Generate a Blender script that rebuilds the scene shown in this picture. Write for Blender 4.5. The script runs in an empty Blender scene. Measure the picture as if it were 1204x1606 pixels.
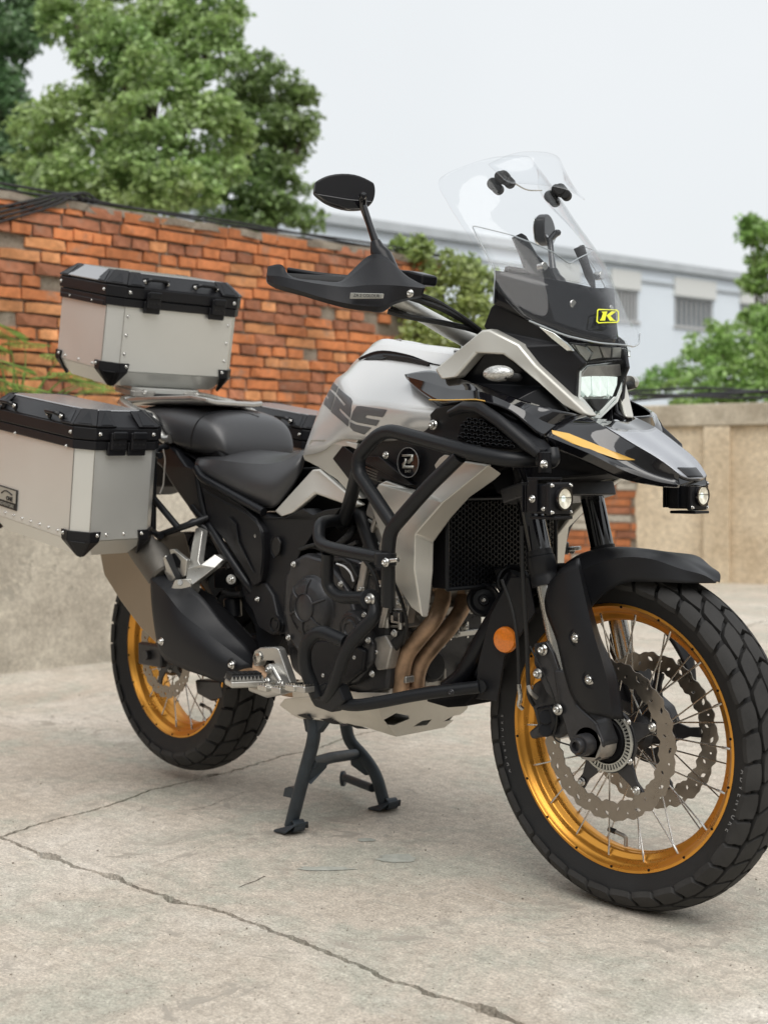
import bpy, bmesh, math, random
import numpy as np
from mathutils import Vector, Matrix, noise
from mathutils.bvhtree import BVHTree
from mathutils.geometry import tessellate_polygon, delaunay_2d_cdt
random.seed(7)
PI = math.pi
scn = bpy.context.scene
COL = scn.collection

# ---------------------------------------------------------------- camera
CAM = Vector((2.9784, -2.0764, .8328)); YAW, PITCH, ROLL, FPX = 2.3872, -.0288, -.0036, 2068.93
_f = Vector((math.cos(PITCH)*math.cos(YAW), math.cos(PITCH)*math.sin(YAW), math.sin(PITCH)))
_r = Vector((math.sin(YAW), -math.cos(YAW), 0)); _u = _r.cross(_f)
_c, _s = math.cos(ROLL), math.sin(ROLL)
_r, _u = _c*_r+_s*_u, -_s*_r+_c*_u
cd = bpy.data.cameras.new('camera'); cam = bpy.data.objects.new('camera', cd); COL.objects.link(cam)
cam.matrix_world = Matrix.Translation(CAM) @ Matrix((_r, _u, -_f)).transposed().to_4x4()
cd.sensor_fit = 'VERTICAL'; cd.sensor_height = 24; cd.lens = FPX/1606*24
cd.clip_start = .05; cd.clip_end = 500
cd.dof.use_dof = True; cd.dof.focus_distance = 2.62; cd.dof.aperture_fstop = 2.8
scn.camera = cam

# ---------------------------------------------------------------- world, sun, exposure (soft overcast daylight)
SUN_EL, SUN_AZ = math.radians(58), math.radians(200)
w = bpy.data.worlds.new('World'); scn.world = w; w.use_nodes = True
nt = w.node_tree; nt.nodes.clear()
out = nt.nodes.new('ShaderNodeOutputWorld'); bg = nt.nodes.new('ShaderNodeBackground')
sky = nt.nodes.new('ShaderNodeTexSky'); sky.sky_type = 'NISHITA'; sky.sun_disc = False
sky.sun_elevation = SUN_EL; sky.sun_rotation = math.radians(90)-SUN_AZ
sky.air_density = 1.0; sky.dust_density = 4.0
mx = nt.nodes.new('ShaderNodeMix'); mx.data_type = 'RGBA'; mx.inputs[0].default_value = .93
tc = nt.nodes.new('ShaderNodeTexCoord'); nz = nt.nodes.new('ShaderNodeTexNoise'); nz.inputs['Scale'].default_value = 1.6; nz.inputs['Detail'].default_value = 4
cr = nt.nodes.new('ShaderNodeValToRGB'); cr.color_ramp.elements[0].position = .3; cr.color_ramp.elements[1].position = .75
cr.color_ramp.elements[0].color = (6.05, 6.3, 6.42, 1); cr.color_ramp.elements[1].color = (6.85, 7.0, 7.1, 1)
nt.links.new(tc.outputs['Generated'], nz.inputs['Vector']); nt.links.new(nz.outputs['Fac'], cr.inputs['Fac'])
nt.links.new(sky.outputs[0], mx.inputs[6]); nt.links.new(cr.outputs[0], mx.inputs[7])
nt.links.new(mx.outputs[2], bg.inputs['Color']); bg.inputs['Strength'].default_value = .1
nt.links.new(bg.outputs[0], out.inputs[0])
sl = bpy.data.lights.new('sun', 'SUN'); sl.energy = 1.5; sl.angle = math.radians(50); sl.color = (1, .97, .93)
sun = bpy.data.objects.new('sun', sl); COL.objects.link(sun)
sd = Vector((math.cos(SUN_EL)*math.cos(SUN_AZ+PI), math.cos(SUN_EL)*math.sin(SUN_AZ+PI), -math.sin(SUN_EL)))
SUNDIR = Vector((.55, -.35, 1.)).normalized()
sun.rotation_euler = SUNDIR.to_track_quat('Z', 'Y').to_euler()
sky.sun_elevation = math.asin(SUNDIR.z); sky.sun_rotation = math.atan2(SUNDIR.x, SUNDIR.y)
scn.view_settings.view_transform = 'Standard'; scn.view_settings.look = 'None'
scn.view_settings.exposure = 0.48; scn.view_settings.gamma = 1; scn.view_settings.use_curve_mapping = False
scn.cycles.max_bounces = 8; scn.cycles.transparent_max_bounces = 16; scn.cycles.use_denoising = True
scn.cycles.caustics_reflective = False; scn.cycles.caustics_refractive = False

# ---------------------------------------------------------------- survey of the photograph: a sight line through a measured point meets the plane a part lies in
def ray(px, py):
    return _r*((px-602)/FPX) - _u*((py-803)/FPX) + _f
def P(px, py, y):
    d = ray(px, py); return CAM + d*((y-CAM.y)/d.y)
def PX(px, py, x):
    d = ray(px, py); return CAM + d*((x-CAM.x)/d.x)
def PZ(px, py, z=0.):
    d = ray(px, py); return CAM + d*((z-CAM.z)/d.z)
def PD(px, py, depth):
    return CAM + ray(px, py)*depth
def conv(ox, oy, s):
    return lambda a, b, y: P(ox+a/s, oy+b/s, y)
cA, cB, cC = conv(400, 500, 2.736), conv(640, 220, 3.01), conv(800, 480, 2.98)
cD, cF, cG = conv(400, 250, 3.01), conv(140, 800, 3.01), conv(380, 780, 2.867)
cH, cI, cJ = conv(740, 840, 2.595), conv(230, 600, 4.459), conv(440, 760, 6.02)
cM, cN, cQ = conv(600, 880, 6.02), conv(780, 700, 6.689), conv(490, 560, 5.733)
cR, cS, cT, cU = conv(560, 680, 7.525), conv(340, 980, 6.689), conv(420, 1060, 3.541), conv(220, 800, 6.02)
V = Vector

# ---------------------------------------------------------------- materials
def pbr(name, col, rough=.5, metal=0., var=0., vs=30., bump=0., bs=200., coat=0., rvar=0., trans=0., emit=None, spec=.5, island=0.):
    m = bpy.data.materials.new(name); m.use_nodes = True
    n = m.node_tree; b = n.nodes['Principled BSDF']
    b.inputs['Base Color'].default_value = (*col, 1); b.inputs['Roughness'].default_value = rough
    b.inputs['Metallic'].default_value = metal; b.inputs['Coat Weight'].default_value = coat
    b.inputs['Coat Roughness'].default_value = .05
    b.inputs['Specular IOR Level'].default_value = spec
    b.inputs['Transmission Weight'].default_value = trans
    if emit:
        b.inputs['Emission Color'].default_value = (*emit[0], 1); b.inputs['Emission Strength'].default_value = emit[1]
    tc = n.nodes.new('ShaderNodeTexCoord')
    if var or rvar:
        t = n.nodes.new('ShaderNodeTexNoise'); t.inputs['Scale'].default_value = vs; t.inputs['Detail'].default_value = 6; t.inputs['Roughness'].default_value = .6
        n.links.new(tc.outputs['Object'], t.inputs['Vector'])
        if var:
            r = n.nodes.new('ShaderNodeMapRange'); r.inputs[1].default_value = .25; r.inputs[2].default_value = .75
            r.inputs[3].default_value = 1-var; r.inputs[4].default_value = 1+var
            n.links.new(t.outputs['Fac'], r.inputs[0])
            h = n.nodes.new('ShaderNodeHueSaturation'); h.inputs['Color'].default_value = (*col, 1)
            n.links.new(r.outputs[0], h.inputs['Value']); n.links.new(h.outputs[0], b.inputs['Base Color'])
            if island:
                g = n.nodes.new('ShaderNodeNewGeometry'); q = n.nodes.new('ShaderNodeMapRange'); q.inputs[3].default_value = 1-island; q.inputs[4].default_value = 1+island
                mm = n.nodes.new('ShaderNodeMath'); mm.operation = 'MULTIPLY'
                n.links.new(g.outputs['Random Per Island'], q.inputs[0]); n.links.new(q.outputs[0], mm.inputs[0]); n.links.new(r.outputs[0], mm.inputs[1]); n.links.new(mm.outputs[0], h.inputs['Value'])
        if rvar:
            r = n.nodes.new('ShaderNodeMapRange'); r.inputs[1].default_value = .3; r.inputs[2].default_value = .7
            r.inputs[3].default_value = max(0, rough-rvar); r.inputs[4].default_value = min(1, rough+rvar)
            n.links.new(t.outputs['Fac'], r.inputs[0]); n.links.new(r.outputs[0], b.inputs['Roughness'])
    if bump:
        t = n.nodes.new('ShaderNodeTexNoise'); t.inputs['Scale'].default_value = bs; t.inputs['Detail'].default_value = 3
        n.links.new(tc.outputs['Object'], t.inputs['Vector'])
        k = n.nodes.new('ShaderNodeBump'); k.inputs['Strength'].default_value = bump; k.inputs['Distance'].default_value = .002
        n.links.new(t.outputs['Fac'], k.inputs['Height']); n.links.new(k.outputs[0], b.inputs['Normal'])
    return m

M_ = {}
M_['matte'] = pbr('matte_black_plastic', (.0115, .012, .014), .44, var=.15, vs=9, bump=.06, bs=700, rvar=.06, spec=.3)
M_['satin'] = pbr('satin_black_plastic', (.008, .0085, .0105), .32, var=.1, vs=7, rvar=.08, bump=.03, bs=500, spec=.3)
M_['gloss'] = pbr('gloss_black_paint', (.007, .007, .009), .07, coat=.8, rvar=.03, vs=4)
M_['grain'] = pbr('grained_black_plastic', (.0105, .0105, .0125), .42, bump=.12, bs=900, spec=.3)
M_['deep'] = pbr('dark_inner_plastic', (.006, .006, .007), .6, spec=.15)
M_['bar'] = pbr('black_powder_coat', (.0115, .0125, .0145), .38, var=.15, vs=12, bump=.06, bs=900, rvar=.05, spec=.3)
M_['stand'] = pbr('dusty_blue_black_steel', (.035, .045, .055), .5, metal=.3, var=.35, vs=25, bump=.1, bs=300, rvar=.12)
M_['leather'] = pbr('grey_black_vinyl', (.040, .040, .043), .36, var=.08, vs=6, bump=.16, bs=420, rvar=.05, spec=.65)
M_['silver'] = pbr('silver_satin_paint', (.66, .645, .59), .36, metal=.5, var=.03, vs=5, bump=.02, bs=1500)
M_['pearl'] = pbr('pearl_white_silver_paint', (.74, .74, .735), .27, metal=.3, var=.02, vs=4, coat=.35)
M_['alu'] = pbr('brushed_aluminium', (.76, .76, .725), .38, metal=.55, var=.04, vs=3, rvar=.06, bump=.03, bs=600)
M_['cast'] = pbr('cast_aluminium', (.55, .54, .51), .33, metal=.85, var=.08, vs=30, bump=.08, bs=350, rvar=.08)
M_['sleeve'] = pbr('sooty_steel_sleeve', (.12, .112, .10), .45, metal=.6, var=.2, vs=12)
M_['lidtop'] = pbr('grey_lid_panel', (.42, .42, .43), .26, metal=.6, var=.06, vs=5, bump=.03, bs=500)
M_['greymet'] = pbr('grey_metallic_paint', (.40, .41, .44), .2, metal=.6, coat=.6, var=.03, vs=5)
M_['edge'] = pbr('polished_screen_edge', (.42, .46, .48), .25, spec=.6)
M_['skid'] = pbr('skid_plate_aluminium', (.64, .61, .55), .44, metal=.7, var=.1, vs=14, bump=.06, bs=250, rvar=.08)
M_['steel'] = pbr('bright_steel', (.62, .61, .58), .25, metal=1, rvar=.08, vs=60)
M_['greysteel'] = pbr('engine_grey_metal', (.42, .40, .37), .42, metal=.7, var=.35, vs=25, bump=.15, bs=180)
M_['darkmetal'] = pbr('black_engine_metal', (.042, .042, .045), .33, metal=.35, var=.3, vs=22, bump=.1, bs=250, rvar=.08)
M_['disc'] = pbr('brake_disc_steel', (.30, .265, .225), .32, metal=.9, var=.12, vs=40, rvar=.08)
M_['fardisc'] = M_['disc']
M_['gold'] = pbr('gold_anodised_rim', (.78, .36, .06), .3, metal=.8, var=.08, vs=8, rvar=.06)
M_['rubber'] = pbr('tyre_rubber', (.016, .016, .0165), .62, var=.3, vs=16, bump=.15, bs=300, rvar=.1, spec=.4)
M_['tread'] = pbr('dusty_tread_rubber', (.034, .033, .032), .75, var=.4, vs=18, bump=.2, bs=250, rvar=.1, spec=.35)
M_['ti'] = pbr('titanium_exhaust', (.30, .25, .195), .36, metal=.85, var=.12, vs=6, rvar=.08, bump=.02)
M_['header'] = pbr('heat_browned_steel', (.44, .29, .185), .5, metal=.55, var=.45, vs=28, bump=.15, bs=120, rvar=.12)
M_['amber'] = pbr('amber_reflector', (.75, .20, .012), .2, var=.2, vs=200, coat=.6)
M_['stripe'] = pbr('gold_stripe_vinyl', (.78, .47, .11), .35)
M_['decal'] = pbr('grey_decal_vinyl', (.135, .14, .15), .4)
M_['yellow'] = pbr('yellow_sticker', (.78, .80, .02), .4)
M_['label'] = pbr('silver_label', (.5, .5, .46), .3, metal=.6)
M_['black'] = pbr('black_print', (.01, .01, .01), .5)
M_['greyprint'] = pbr('grey_print', (.3, .3, .3), .45)
M_['reflector'] = pbr('chrome_reflector', (.75, .78, .76), .1, metal=1, var=.25, vs=60)
M_['led'] = pbr('led_lens', (.8, .84, .8), .12, metal=.3, emit=((.86, 1, .93), .5), var=.3, vs=50)
M_['warmled'] = pbr('spotlight_reflector', (.92, .87, .74), .2, metal=.25, var=.35, vs=110, emit=((1, .92, .7), .10))
M_['lightguide'] = pbr('white_light_guide', (.85, .87, .85), .25, emit=((.9, 1, .95), .12))
M_['siglens'] = pbr('clear_indicator_lens', (.62, .62, .6), .15, metal=.6, var=.5, vs=220, bump=.5, bs=260)
M_['white'] = pbr('white_plastic', (.75, .76, .77), .35)

def glass(name, tint, rough=.02, f0=.04, alpha=.0, acol=(.02, .02, .02), fmax=1.):
    m = bpy.data.materials.new(name); m.use_nodes = True; n = m.node_tree; n.nodes.clear(); N = n.nodes.new; L = n.links.new
    o = N('ShaderNodeOutputMaterial'); t = N('ShaderNodeBsdfTransparent'); t.inputs[0].default_value = (*tint, 1)
    g = N('ShaderNodeBsdfGlossy'); g.inputs['Roughness'].default_value = rough
    ge = N('ShaderNodeNewGeometry'); d = N('ShaderNodeVectorMath'); d.operation = 'DOT_PRODUCT'; L(ge.outputs['Normal'], d.inputs[0]); L(ge.outputs['Incoming'], d.inputs[1])
    def mth(op, a, b=None):
        x = N('ShaderNodeMath'); x.operation = op
        for i, q in enumerate((a, b)):
            if q is None: continue
            if isinstance(q, (int, float)): x.inputs[i].default_value = q
            else: L(q, x.inputs[i])
        return x.outputs[0]
    ab = mth('ABSOLUTE', d.outputs['Value']); f = mth('ADD', mth('MULTIPLY', mth('POWER', mth('SUBTRACT', 1., ab), 5.), fmax-f0), f0)
    x = N('ShaderNodeMixShader'); src = t.outputs[0]
    if alpha:
        df = N('ShaderNodeBsdfDiffuse'); df.inputs[0].default_value = (*acol, 1); y = N('ShaderNodeMixShader'); y.inputs[0].default_value = alpha
        L(t.outputs[0], y.inputs[1]); L(df.outputs[0], y.inputs[2]); src = y.outputs[0]
    L(f, x.inputs[0]); L(src, x.inputs[1]); L(g.outputs[0], x.inputs[2]); L(x.outputs[0], o.inputs[0]); return m
M_['clear'] = glass('clear_polycarbonate', (.98, .984, .988), f0=.018, fmax=.4)
M_['smoke'] = glass('smoked_screen', (.12, .122, .13), f0=.04, alpha=.5, acol=(.012, .012, .015), fmax=.3)
M_['lens'] = glass('headlight_lens', (.97, .975, .975), f0=.035)
M_['darklens'] = glass('dark_headlight_lens', (.72, .73, .74), f0=.04)
M_['pane'] = pbr('window_glass', (.16, .19, .21), .15, var=.2, vs=2)

# ---------------------------------------------------------------- object helpers
WL = {}
def link(name, me, parent, loc, mat=None):
    o = bpy.data.objects.new(name, me); COL.objects.link(o)
    pw = WL.get(parent, V((0, 0, 0))) if parent else V((0, 0, 0))
    o.location = loc - pw; WL[o] = V(loc)
    if parent: o.parent = parent
    if mat is not None and me is not None: me.materials.append(M_[mat] if isinstance(mat, str) else mat)
    return o
def empty(name, loc, label=None, cat=None, group=None, parent=None, kind=None):
    o = link(name, None, parent, V(loc))
    o.empty_display_size = .1
    tagit(o, label, cat, group, kind); return o
def tagit(o, label=None, cat=None, group=None, kind=None):
    if label: o['label'] = label
    if cat: o['category'] = cat
    if group: o['group'] = group
    if kind: o['kind'] = kind
    return o
def mk(name, verts, faces, mat, parent=None, smooth=True, bevel=0., seg=2, sub=0, thick=0., off=-1., crease=None, angle=32, tri=False):
    verts = [V(v) for v in verts]
    lo = V((min(v.x for v in verts), min(v.y for v in verts), min(v.z for v in verts))); hi = V((max(v.x for v in verts), max(v.y for v in verts), max(v.z for v in verts)))
    c = (lo+hi)/2
    me = bpy.data.meshes.new(name); me.from_pydata([v-c for v in verts], [], faces); me.validate(); me.update()
    if tri:
        b = bmesh.new(); b.from_mesh(me); bmesh.ops.triangulate(b, faces=b.faces[:]); b.to_mesh(me); b.free()
    o = link(name, me, parent, c, mat)
    for p in me.polygons: p.use_smooth = smooth
    if thick:
        s = o.modifiers.new('s', 'SOLIDIFY'); s.thickness = thick; s.offset = off; s.use_even_offset = True; s.thickness_clamp = 1.5
    if sub:
        if crease:
            a = me.attributes.new('crease_edge', 'FLOAT', 'EDGE')
            cs = {tuple(sorted(e)): w for e, w in crease.items()}
            for e in me.edges:
                a.data[e.index].value = cs.get(tuple(sorted(e.vertices)), 0.)
        s = o.modifiers.new('u', 'SUBSURF'); s.levels = sub; s.render_levels = sub; s.boundary_smooth = 'PRESERVE_CORNERS'
    if bevel:
        b = o.modifiers.new('b', 'BEVEL'); b.width = bevel; b.segments = seg; b.limit_method = 'ANGLE'; b.angle_limit = math.radians(angle); b.harden_normals = True
        b.use_clamp_overlap = True
    elif smooth and not sub:
        me.set_sharp_from_angle(angle=math.radians(40))
    return o
def mir(vs): return [V((v.x, -v.y, v.z)) for v in vs]
def both(fn, name, verts, faces, *a, **k):
    o = fn(name, verts, faces, *a, **k)
    fn(name, mir(verts), [tuple(reversed(f)) for f in faces], *a, **k)
    return o
def hermite(pts, n, cuts=()):
    """smooth curve through the points; corners kept at the indices in cuts"""
    out = []; N = len(pts); br = sorted(set([0, N-1]+[c for c in cuts if 0 < c < N-1]))
    for s, e in zip(br[:-1], br[1:]):
        q = pts[s:e+1]; m = len(q)
        d = [max((q[i+1]-q[i]).length, 1e-6)**.75 for i in range(m-1)]
        T = []
        for i in range(m):
            if m == 2: T.append((q[1]-q[0])/d[0])
            elif i == 0: T.append((q[1]-q[0])/d[0]*1.5-((q[2]-q[0])/(d[0]+d[1]))*.5)
            elif i == m-1: T.append((q[-1]-q[-2])/d[-1]*1.5-((q[-1]-q[-3])/(d[-1]+d[-2]))*.5)
            else: T.append(((q[i+1]-q[i])/d[i]*d[i-1]+(q[i]-q[i-1])/d[i-1]*d[i])/(d[i]+d[i-1]))
        for i in range(m-1):
            for k in range(n):
                t = k/n; t2, t3 = t*t, t*t*t
                out.append(q[i]*(2*t3-3*t2+1)+T[i]*d[i]*(t3-2*t2+t)+q[i+1]*(-2*t3+3*t2)+T[i+1]*d[i]*(t3-t2))
    out.append(pts[-1].copy()); return out
def shell(name, rows, mat, parent, mirror=False, thick=.004, sub=2, crease_rows=(), crease_cols=(), off=-1., bevel=0., n=5):
    """skin stretched smoothly through traced rows of points, with real thickness"""
    dr = [hermite(r, n, crease_cols) for r in rows]; Cn = len(dr[0])
    cols = [hermite([r[j] for r in dr], n, crease_rows) for j in range(Cn)]; R = len(cols[0])
    vs = [cols[j][i] for i in range(R) for j in range(Cn)]; fs = []
    for i in range(R-1):
        for j in range(Cn-1): fs.append((i*Cn+j, (i+1)*Cn+j, (i+1)*Cn+j+1, i*Cn+j+1))
    def one(v, f):
        o = mk(name, v, f, mat, parent, thick=thick, off=off)
        if crease_rows or crease_cols:
            me = o.data; at = me.attributes.get('sharp_edge') or me.attributes.new('sharp_edge', 'BOOLEAN', 'EDGE')
            R_i = {c*n for c in crease_rows}; C_i = {c*n for c in crease_cols}
            for e in me.edges:
                a, b = e.vertices; ra, ca, rb, cb_ = a//Cn, a % Cn, b//Cn, b % Cn
                if (ra == rb and ra in R_i) or (ca == cb_ and ca in C_i): at.data[e.index].value = True
        return o
    o = one(vs, fs)
    if mirror: one(mir(vs), [tuple(reversed(f)) for f in fs])
    return o
def slab(name, pts, depth, mat, parent, bevel=.003, mirror=False, smooth=True, ddir=None, seg=2):
    """an outline given by its visible face, with real depth behind it"""
    n = len(pts); d = V(ddir) if ddir else V((0, 1, 0))
    vs = list(pts)+[p+d*depth for p in pts]
    c = sum(pts, V())/n
    nrm = V()
    for i in range(n): nrm += (pts[i]-c).cross(pts[(i+1) % n]-c)
    fl = nrm.dot(d) > 0
    tris = tessellate_polygon([[(p - d*p.dot(d.normalized())) if True else p for p in pts]])
    fs = []
    for t in tris:
        a, b_, c_ = t
        nn = (pts[b_]-pts[a]).cross(pts[c_]-pts[a])
        if nn.dot(d) > 0: a, c_ = c_, a
        fs.append((a, b_, c_)); fs.append((c_+n, b_+n, a+n))
    for i in range(n):
        j = (i+1) % n
        fs.append((i, j, j+n, i+n) if fl else (j, i, i+n, j+n))
    # fix side orientation: sides must face outwards
    o = mk(name, vs, fs, mat, parent, smooth=smooth, bevel=bevel, seg=seg)
    fixn(o)
    if mirror:
        o2 = mk(name, mir(vs), [tuple(reversed(f)) for f in fs], mat, parent, smooth=smooth, bevel=bevel, seg=seg); fixn(o2)
    return o
def fixn(o):
    b = bmesh.new(); b.from_mesh(o.data); bmesh.ops.recalc_face_normals(b, faces=b.faces[:])
    bmesh.ops.dissolve_limit(b, angle_limit=math.radians(1), verts=b.verts[:], edges=b.edges[:])
    for f in b.faces: f.smooth = True
    b.to_mesh(o.data); b.free()
def frame_of(d):
    d = d.normalized(); a = V((0, 0, 1)) if abs(d.z) < .9 else V((1, 0, 0))
    u = d.cross(a).normalized(); return u, d.cross(u)
def rounded(pts, rad, n=5):
    out = [pts[0]]
    for i in range(1, len(pts)-1):
        a, b, c = pts[i-1], pts[i], pts[i+1]
        r = min(rad, (a-b).length*.48, (c-b).length*.48)
        p, q = b+(a-b).normalized()*r, b+(c-b).normalized()*r
        for k in range(n+1):
            t = k/n; out.append(p*(1-t)**2+b*2*t*(1-t)+q*t*t)
    out.append(pts[-1]); return out
def tubegeo(pts, r, seg=14, caps=True, flat=1.):
    vs, fs = [], []; n = len(pts)
    rr = r if isinstance(r, (list, tuple)) else [r]*n
    pu = None
    for i, p in enumerate(pts):
        d = (pts[min(i+1, n-1)]-pts[max(i-1, 0)]).normalized()
        if pu is None: u, v = frame_of(d)
        else:
            u = (pu-d*pu.dot(d)).normalized(); v = d.cross(u)
        pu = u
        for k in range(seg):
            a = 2*PI*k/seg; vs.append(p+(u*math.cos(a)+v*math.sin(a)*flat)*rr[i])
    for i in range(n-1):
        for k in range(seg):
            k2 = (k+1) % seg; fs.append((i*seg+k, i*seg+k2, (i+1)*seg+k2, (i+1)*seg+k))
    if caps: fs.append(tuple(reversed(range(seg)))); fs.append(tuple(range((n-1)*seg, n*seg)))
    return vs, fs
def tube(name, pts, r, mat, parent, rad=.03, mirror=False, seg=14, n=5):
    p = rounded(pts, rad, n) if rad and len(pts) > 2 else pts
    vs, fs = tubegeo(p, r, seg)
    if mirror: mk(name, mir(vs), [tuple(reversed(f)) for f in fs], mat, parent)
    return mk(name, vs, fs, mat, parent)
def lathe(name, prof, o, d, mat, parent, seg=32, mirror=False, bevel=0., arc=None):
    """prof = (radius, along) pairs; d = axis"""
    d = V(d).normalized(); u, v = frame_of(d); vs, fs = [], []; m = len(prof)
    for k in range(seg):
        a = 2*PI*k/seg
        for (r, t) in prof: vs.append(o+d*t+(u*math.cos(a)+v*math.sin(a))*r)
    for k in range(seg):
        k2 = (k+1) % seg
        for i in range(m-1): fs.append((k*m+i, k2*m+i, k2*m+i+1, k*m+i+1))
    ob = mk(name, vs, fs, mat, parent, bevel=bevel)
    if mirror: mk(name, mir(vs), [tuple(reversed(f)) for f in fs], mat, parent, bevel=bevel)
    return ob
def cyl(name, a, b, r, mat, parent, r2=None, seg=20, mirror=False, bev=.0):
    d = b-a; L = d.length; r2 = r if r2 is None else r2; e = bev or min(r, r2, L)*.12
    e2 = min(L*.3, e*2.5); return lathe(name, [(0, 0), (r-e, 0), (r, e), (r+(r2-r)*e2/L, e2), (r2+(r-r2)*e2/L, L-e2), (r2, L-e), (r2-e, L), (0, L)], a, d, mat, parent, seg, mirror)
def boxgeo(c, sx, sy, sz, Mx=None):
    vs = [V((x*sx/2, y*sy/2, z*sz/2)) for x in (-1, 1) for y in (-1, 1) for z in (-1, 1)]
    if Mx is not None: vs = [Mx @ v for v in vs]
    fs = [(0, 1, 3, 2), (4, 6, 7, 5), (0, 4, 5, 1), (2, 3, 7, 6), (0, 2, 6, 4), (1, 5, 7, 3)]
    return [v+V(c) for v in vs], fs
def box(name, c, s, mat, parent, rot=None, bevel=.002, mirror=False, seg=2):
    Mx = rot if rot is not None else None
    vs, fs = boxgeo(c, *s, Mx)
    if mirror: mk(name, mir(vs), [tuple(reversed(f)) for f in fs], mat, parent, bevel=bevel, seg=seg)
    return mk(name, vs, fs, mat, parent, bevel=bevel, seg=seg)
_bolt = {}
def bolt(p, d, parent, r=.006, mat='steel', mirror=False, name='bolt'):
    r = r*.8
    key = (round(r, 4), mat)
    if key not in _bolt:
        me = bpy.data.meshes.new('bolt'); vs, fs = [], []
        prof = [(0, .55*r), (.38*r, .55*r), (.42*r, 1.0*r), (.62*r, 1.05*r), (.92*r, .75*r), (1.0*r, .3*r), (1.0*r, 0), (1.45*r, 0), (1.45*r, -.2*r)]
        m = len(prof); sg = 12
        for k in range(sg):
            a = 2*PI*k/sg
            for (q, t) in prof: vs.append((q*math.cos(a), q*math.sin(a), t))
        for k in range(sg):
            for i in range(m-1): fs.append((k*m+i, k*m+i+1, ((k+1) % sg)*m+i+1, ((k+1) % sg)*m+i))
        me.from_pydata(vs, [], fs); me.update()
        b = bmesh.new(); b.from_mesh(me); bmesh.ops.recalc_face_normals(b, faces=b.faces[:]); b.to_mesh(me); b.free()
        for q in me.polygons: q.use_smooth = True
        me.materials.append(M_[mat]); _bolt[key] = me
    o = link(name, _bolt[key], parent, V(p)); o.rotation_euler = V(d).to_track_quat('Z', 'Y').to_euler()
    if mirror:
        o = link(name, _bolt[key], parent, V((p[0], -p[1], p[2]))); o.rotation_euler = V((d[0], -d[1], d[2])).to_track_quat('Z', 'Y').to_euler()
    return o
def joinmk(name, geos, mat, parent, **k):
    vs, fs = [], []
    for gv, gf in geos:
        b = len(vs); vs += list(gv); fs += [tuple(i+b for i in f) for f in gf]
    return mk(name, vs, fs, mat, parent, **k)
def bvh(o):
    dg = bpy.context.evaluated_depsgraph_get(); e = o.evaluated_get(dg); me = e.to_mesh()
    mw = Matrix.Translation(WL[o])
    t = BVHTree.FromPolygons([mw @ v.co for v in me.vertices], [tuple(p.vertices) for p in me.polygons]); e.to_mesh_clear(); return t
def decal(name, polys, target, mat, parent, lift=.0012, cuts=3, fallback=None):
    """thin vinyl cut to an outline and laid on the surface of a body part"""
    T = bvh(target); allv, allf = [], []
    for poly in polys:
        xs = [p[0] for p in poly]; ys = [p[1] for p in poly]; pts = [V(p) for p in poly]; n = len(pts); base = len(allv); hits = []
        stp = max(1.2, (max(xs)-min(xs))/14)
        gx = min(xs)
        while gx < max(xs):
            gy = min(ys)
            while gy < max(ys):
                if in_poly(gx, gy, poly): pts.append(V((gx, gy)))
                gy += stp
            gx += stp
        dense = []; ed = [(i, (i+1) % n) for i in range(n)]
        v2, _, f2, *_r = delaunay_2d_cdt(pts, ed, [], 0, 1e-6)
        keep = [tuple(f) for f in f2 if in_poly(sum(v2[i].x for i in f)/len(f), sum(v2[i].y for i in f)/len(f), poly)]
        for v in v2:
            d = ray(v.x, v.y).normalized(); h = T.ray_cast(CAM, d); hits.append((h, d))
        good = [h[0] for h, d in hits if h[0] is not None]
        for h, d in hits:
            if h[0] is not None:
                nn = h[1] if h[1].dot(d) < 0 else -h[1]; allv.append(h[0]+nn*lift)
            else:
                g = T.find_nearest(CAM+d*((sum(good, V())/max(1, len(good)))-CAM).length) if good else (CAM+d*2.6,)
                allv.append(V(g[0]))
        for f in keep: allf.append(tuple(base+i for i in reversed(f)))
    o = mk(name, allv, allf, mat, parent)
    return o
def textmesh(s, size=1., depth=.0, bold=0.):
    cu = bpy.data.curves.new('t', 'FONT'); cu.body = s; cu.size = size; cu.extrude = depth; cu.offset = bold; cu.align_x = 'CENTER'; cu.align_y = 'CENTER'; cu.resolution_u = 3
    ob = bpy.data.objects.new('t', cu); COL.objects.link(ob); dg = bpy.context.evaluated_depsgraph_get(); dg.update()
    me = bpy.data.meshes.new_from_object(ob.evaluated_get(dg)); g = ([v.co.copy() for v in me.vertices], [tuple(p.vertices) for p in me.polygons])
    bpy.data.objects.remove(ob); bpy.data.meshes.remove(me); return g
def text(name, s, c, xd, yd, size, mat, parent, depth=.0006, bold=0., sx=1.):
    vs, fs = textmesh(s, size, depth, bold); xd = V(xd).normalized(); yd = V(yd).normalized(); nd = xd.cross(yd)
    return mk(name, [c+xd*v.x*sx+yd*v.y+nd*v.z for v in vs], fs, mat, parent, smooth=False)
def pj(p):
    q = p-CAM; z = q.dot(_f); return (602+FPX*q.dot(_r)/z, 803-FPX*q.dot(_u)/z)
def in_poly(x, y, poly):
    c = False
    for i in range(len(poly)):
        x1, y1 = poly[i][0], poly[i][1]; x2, y2 = poly[i-1][0], poly[i-1][1]
        if (y1 > y) != (y2 > y) and x < (x2-x1)*(y-y1)/(y2-y1)+x1: c = not c
    return c
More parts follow.
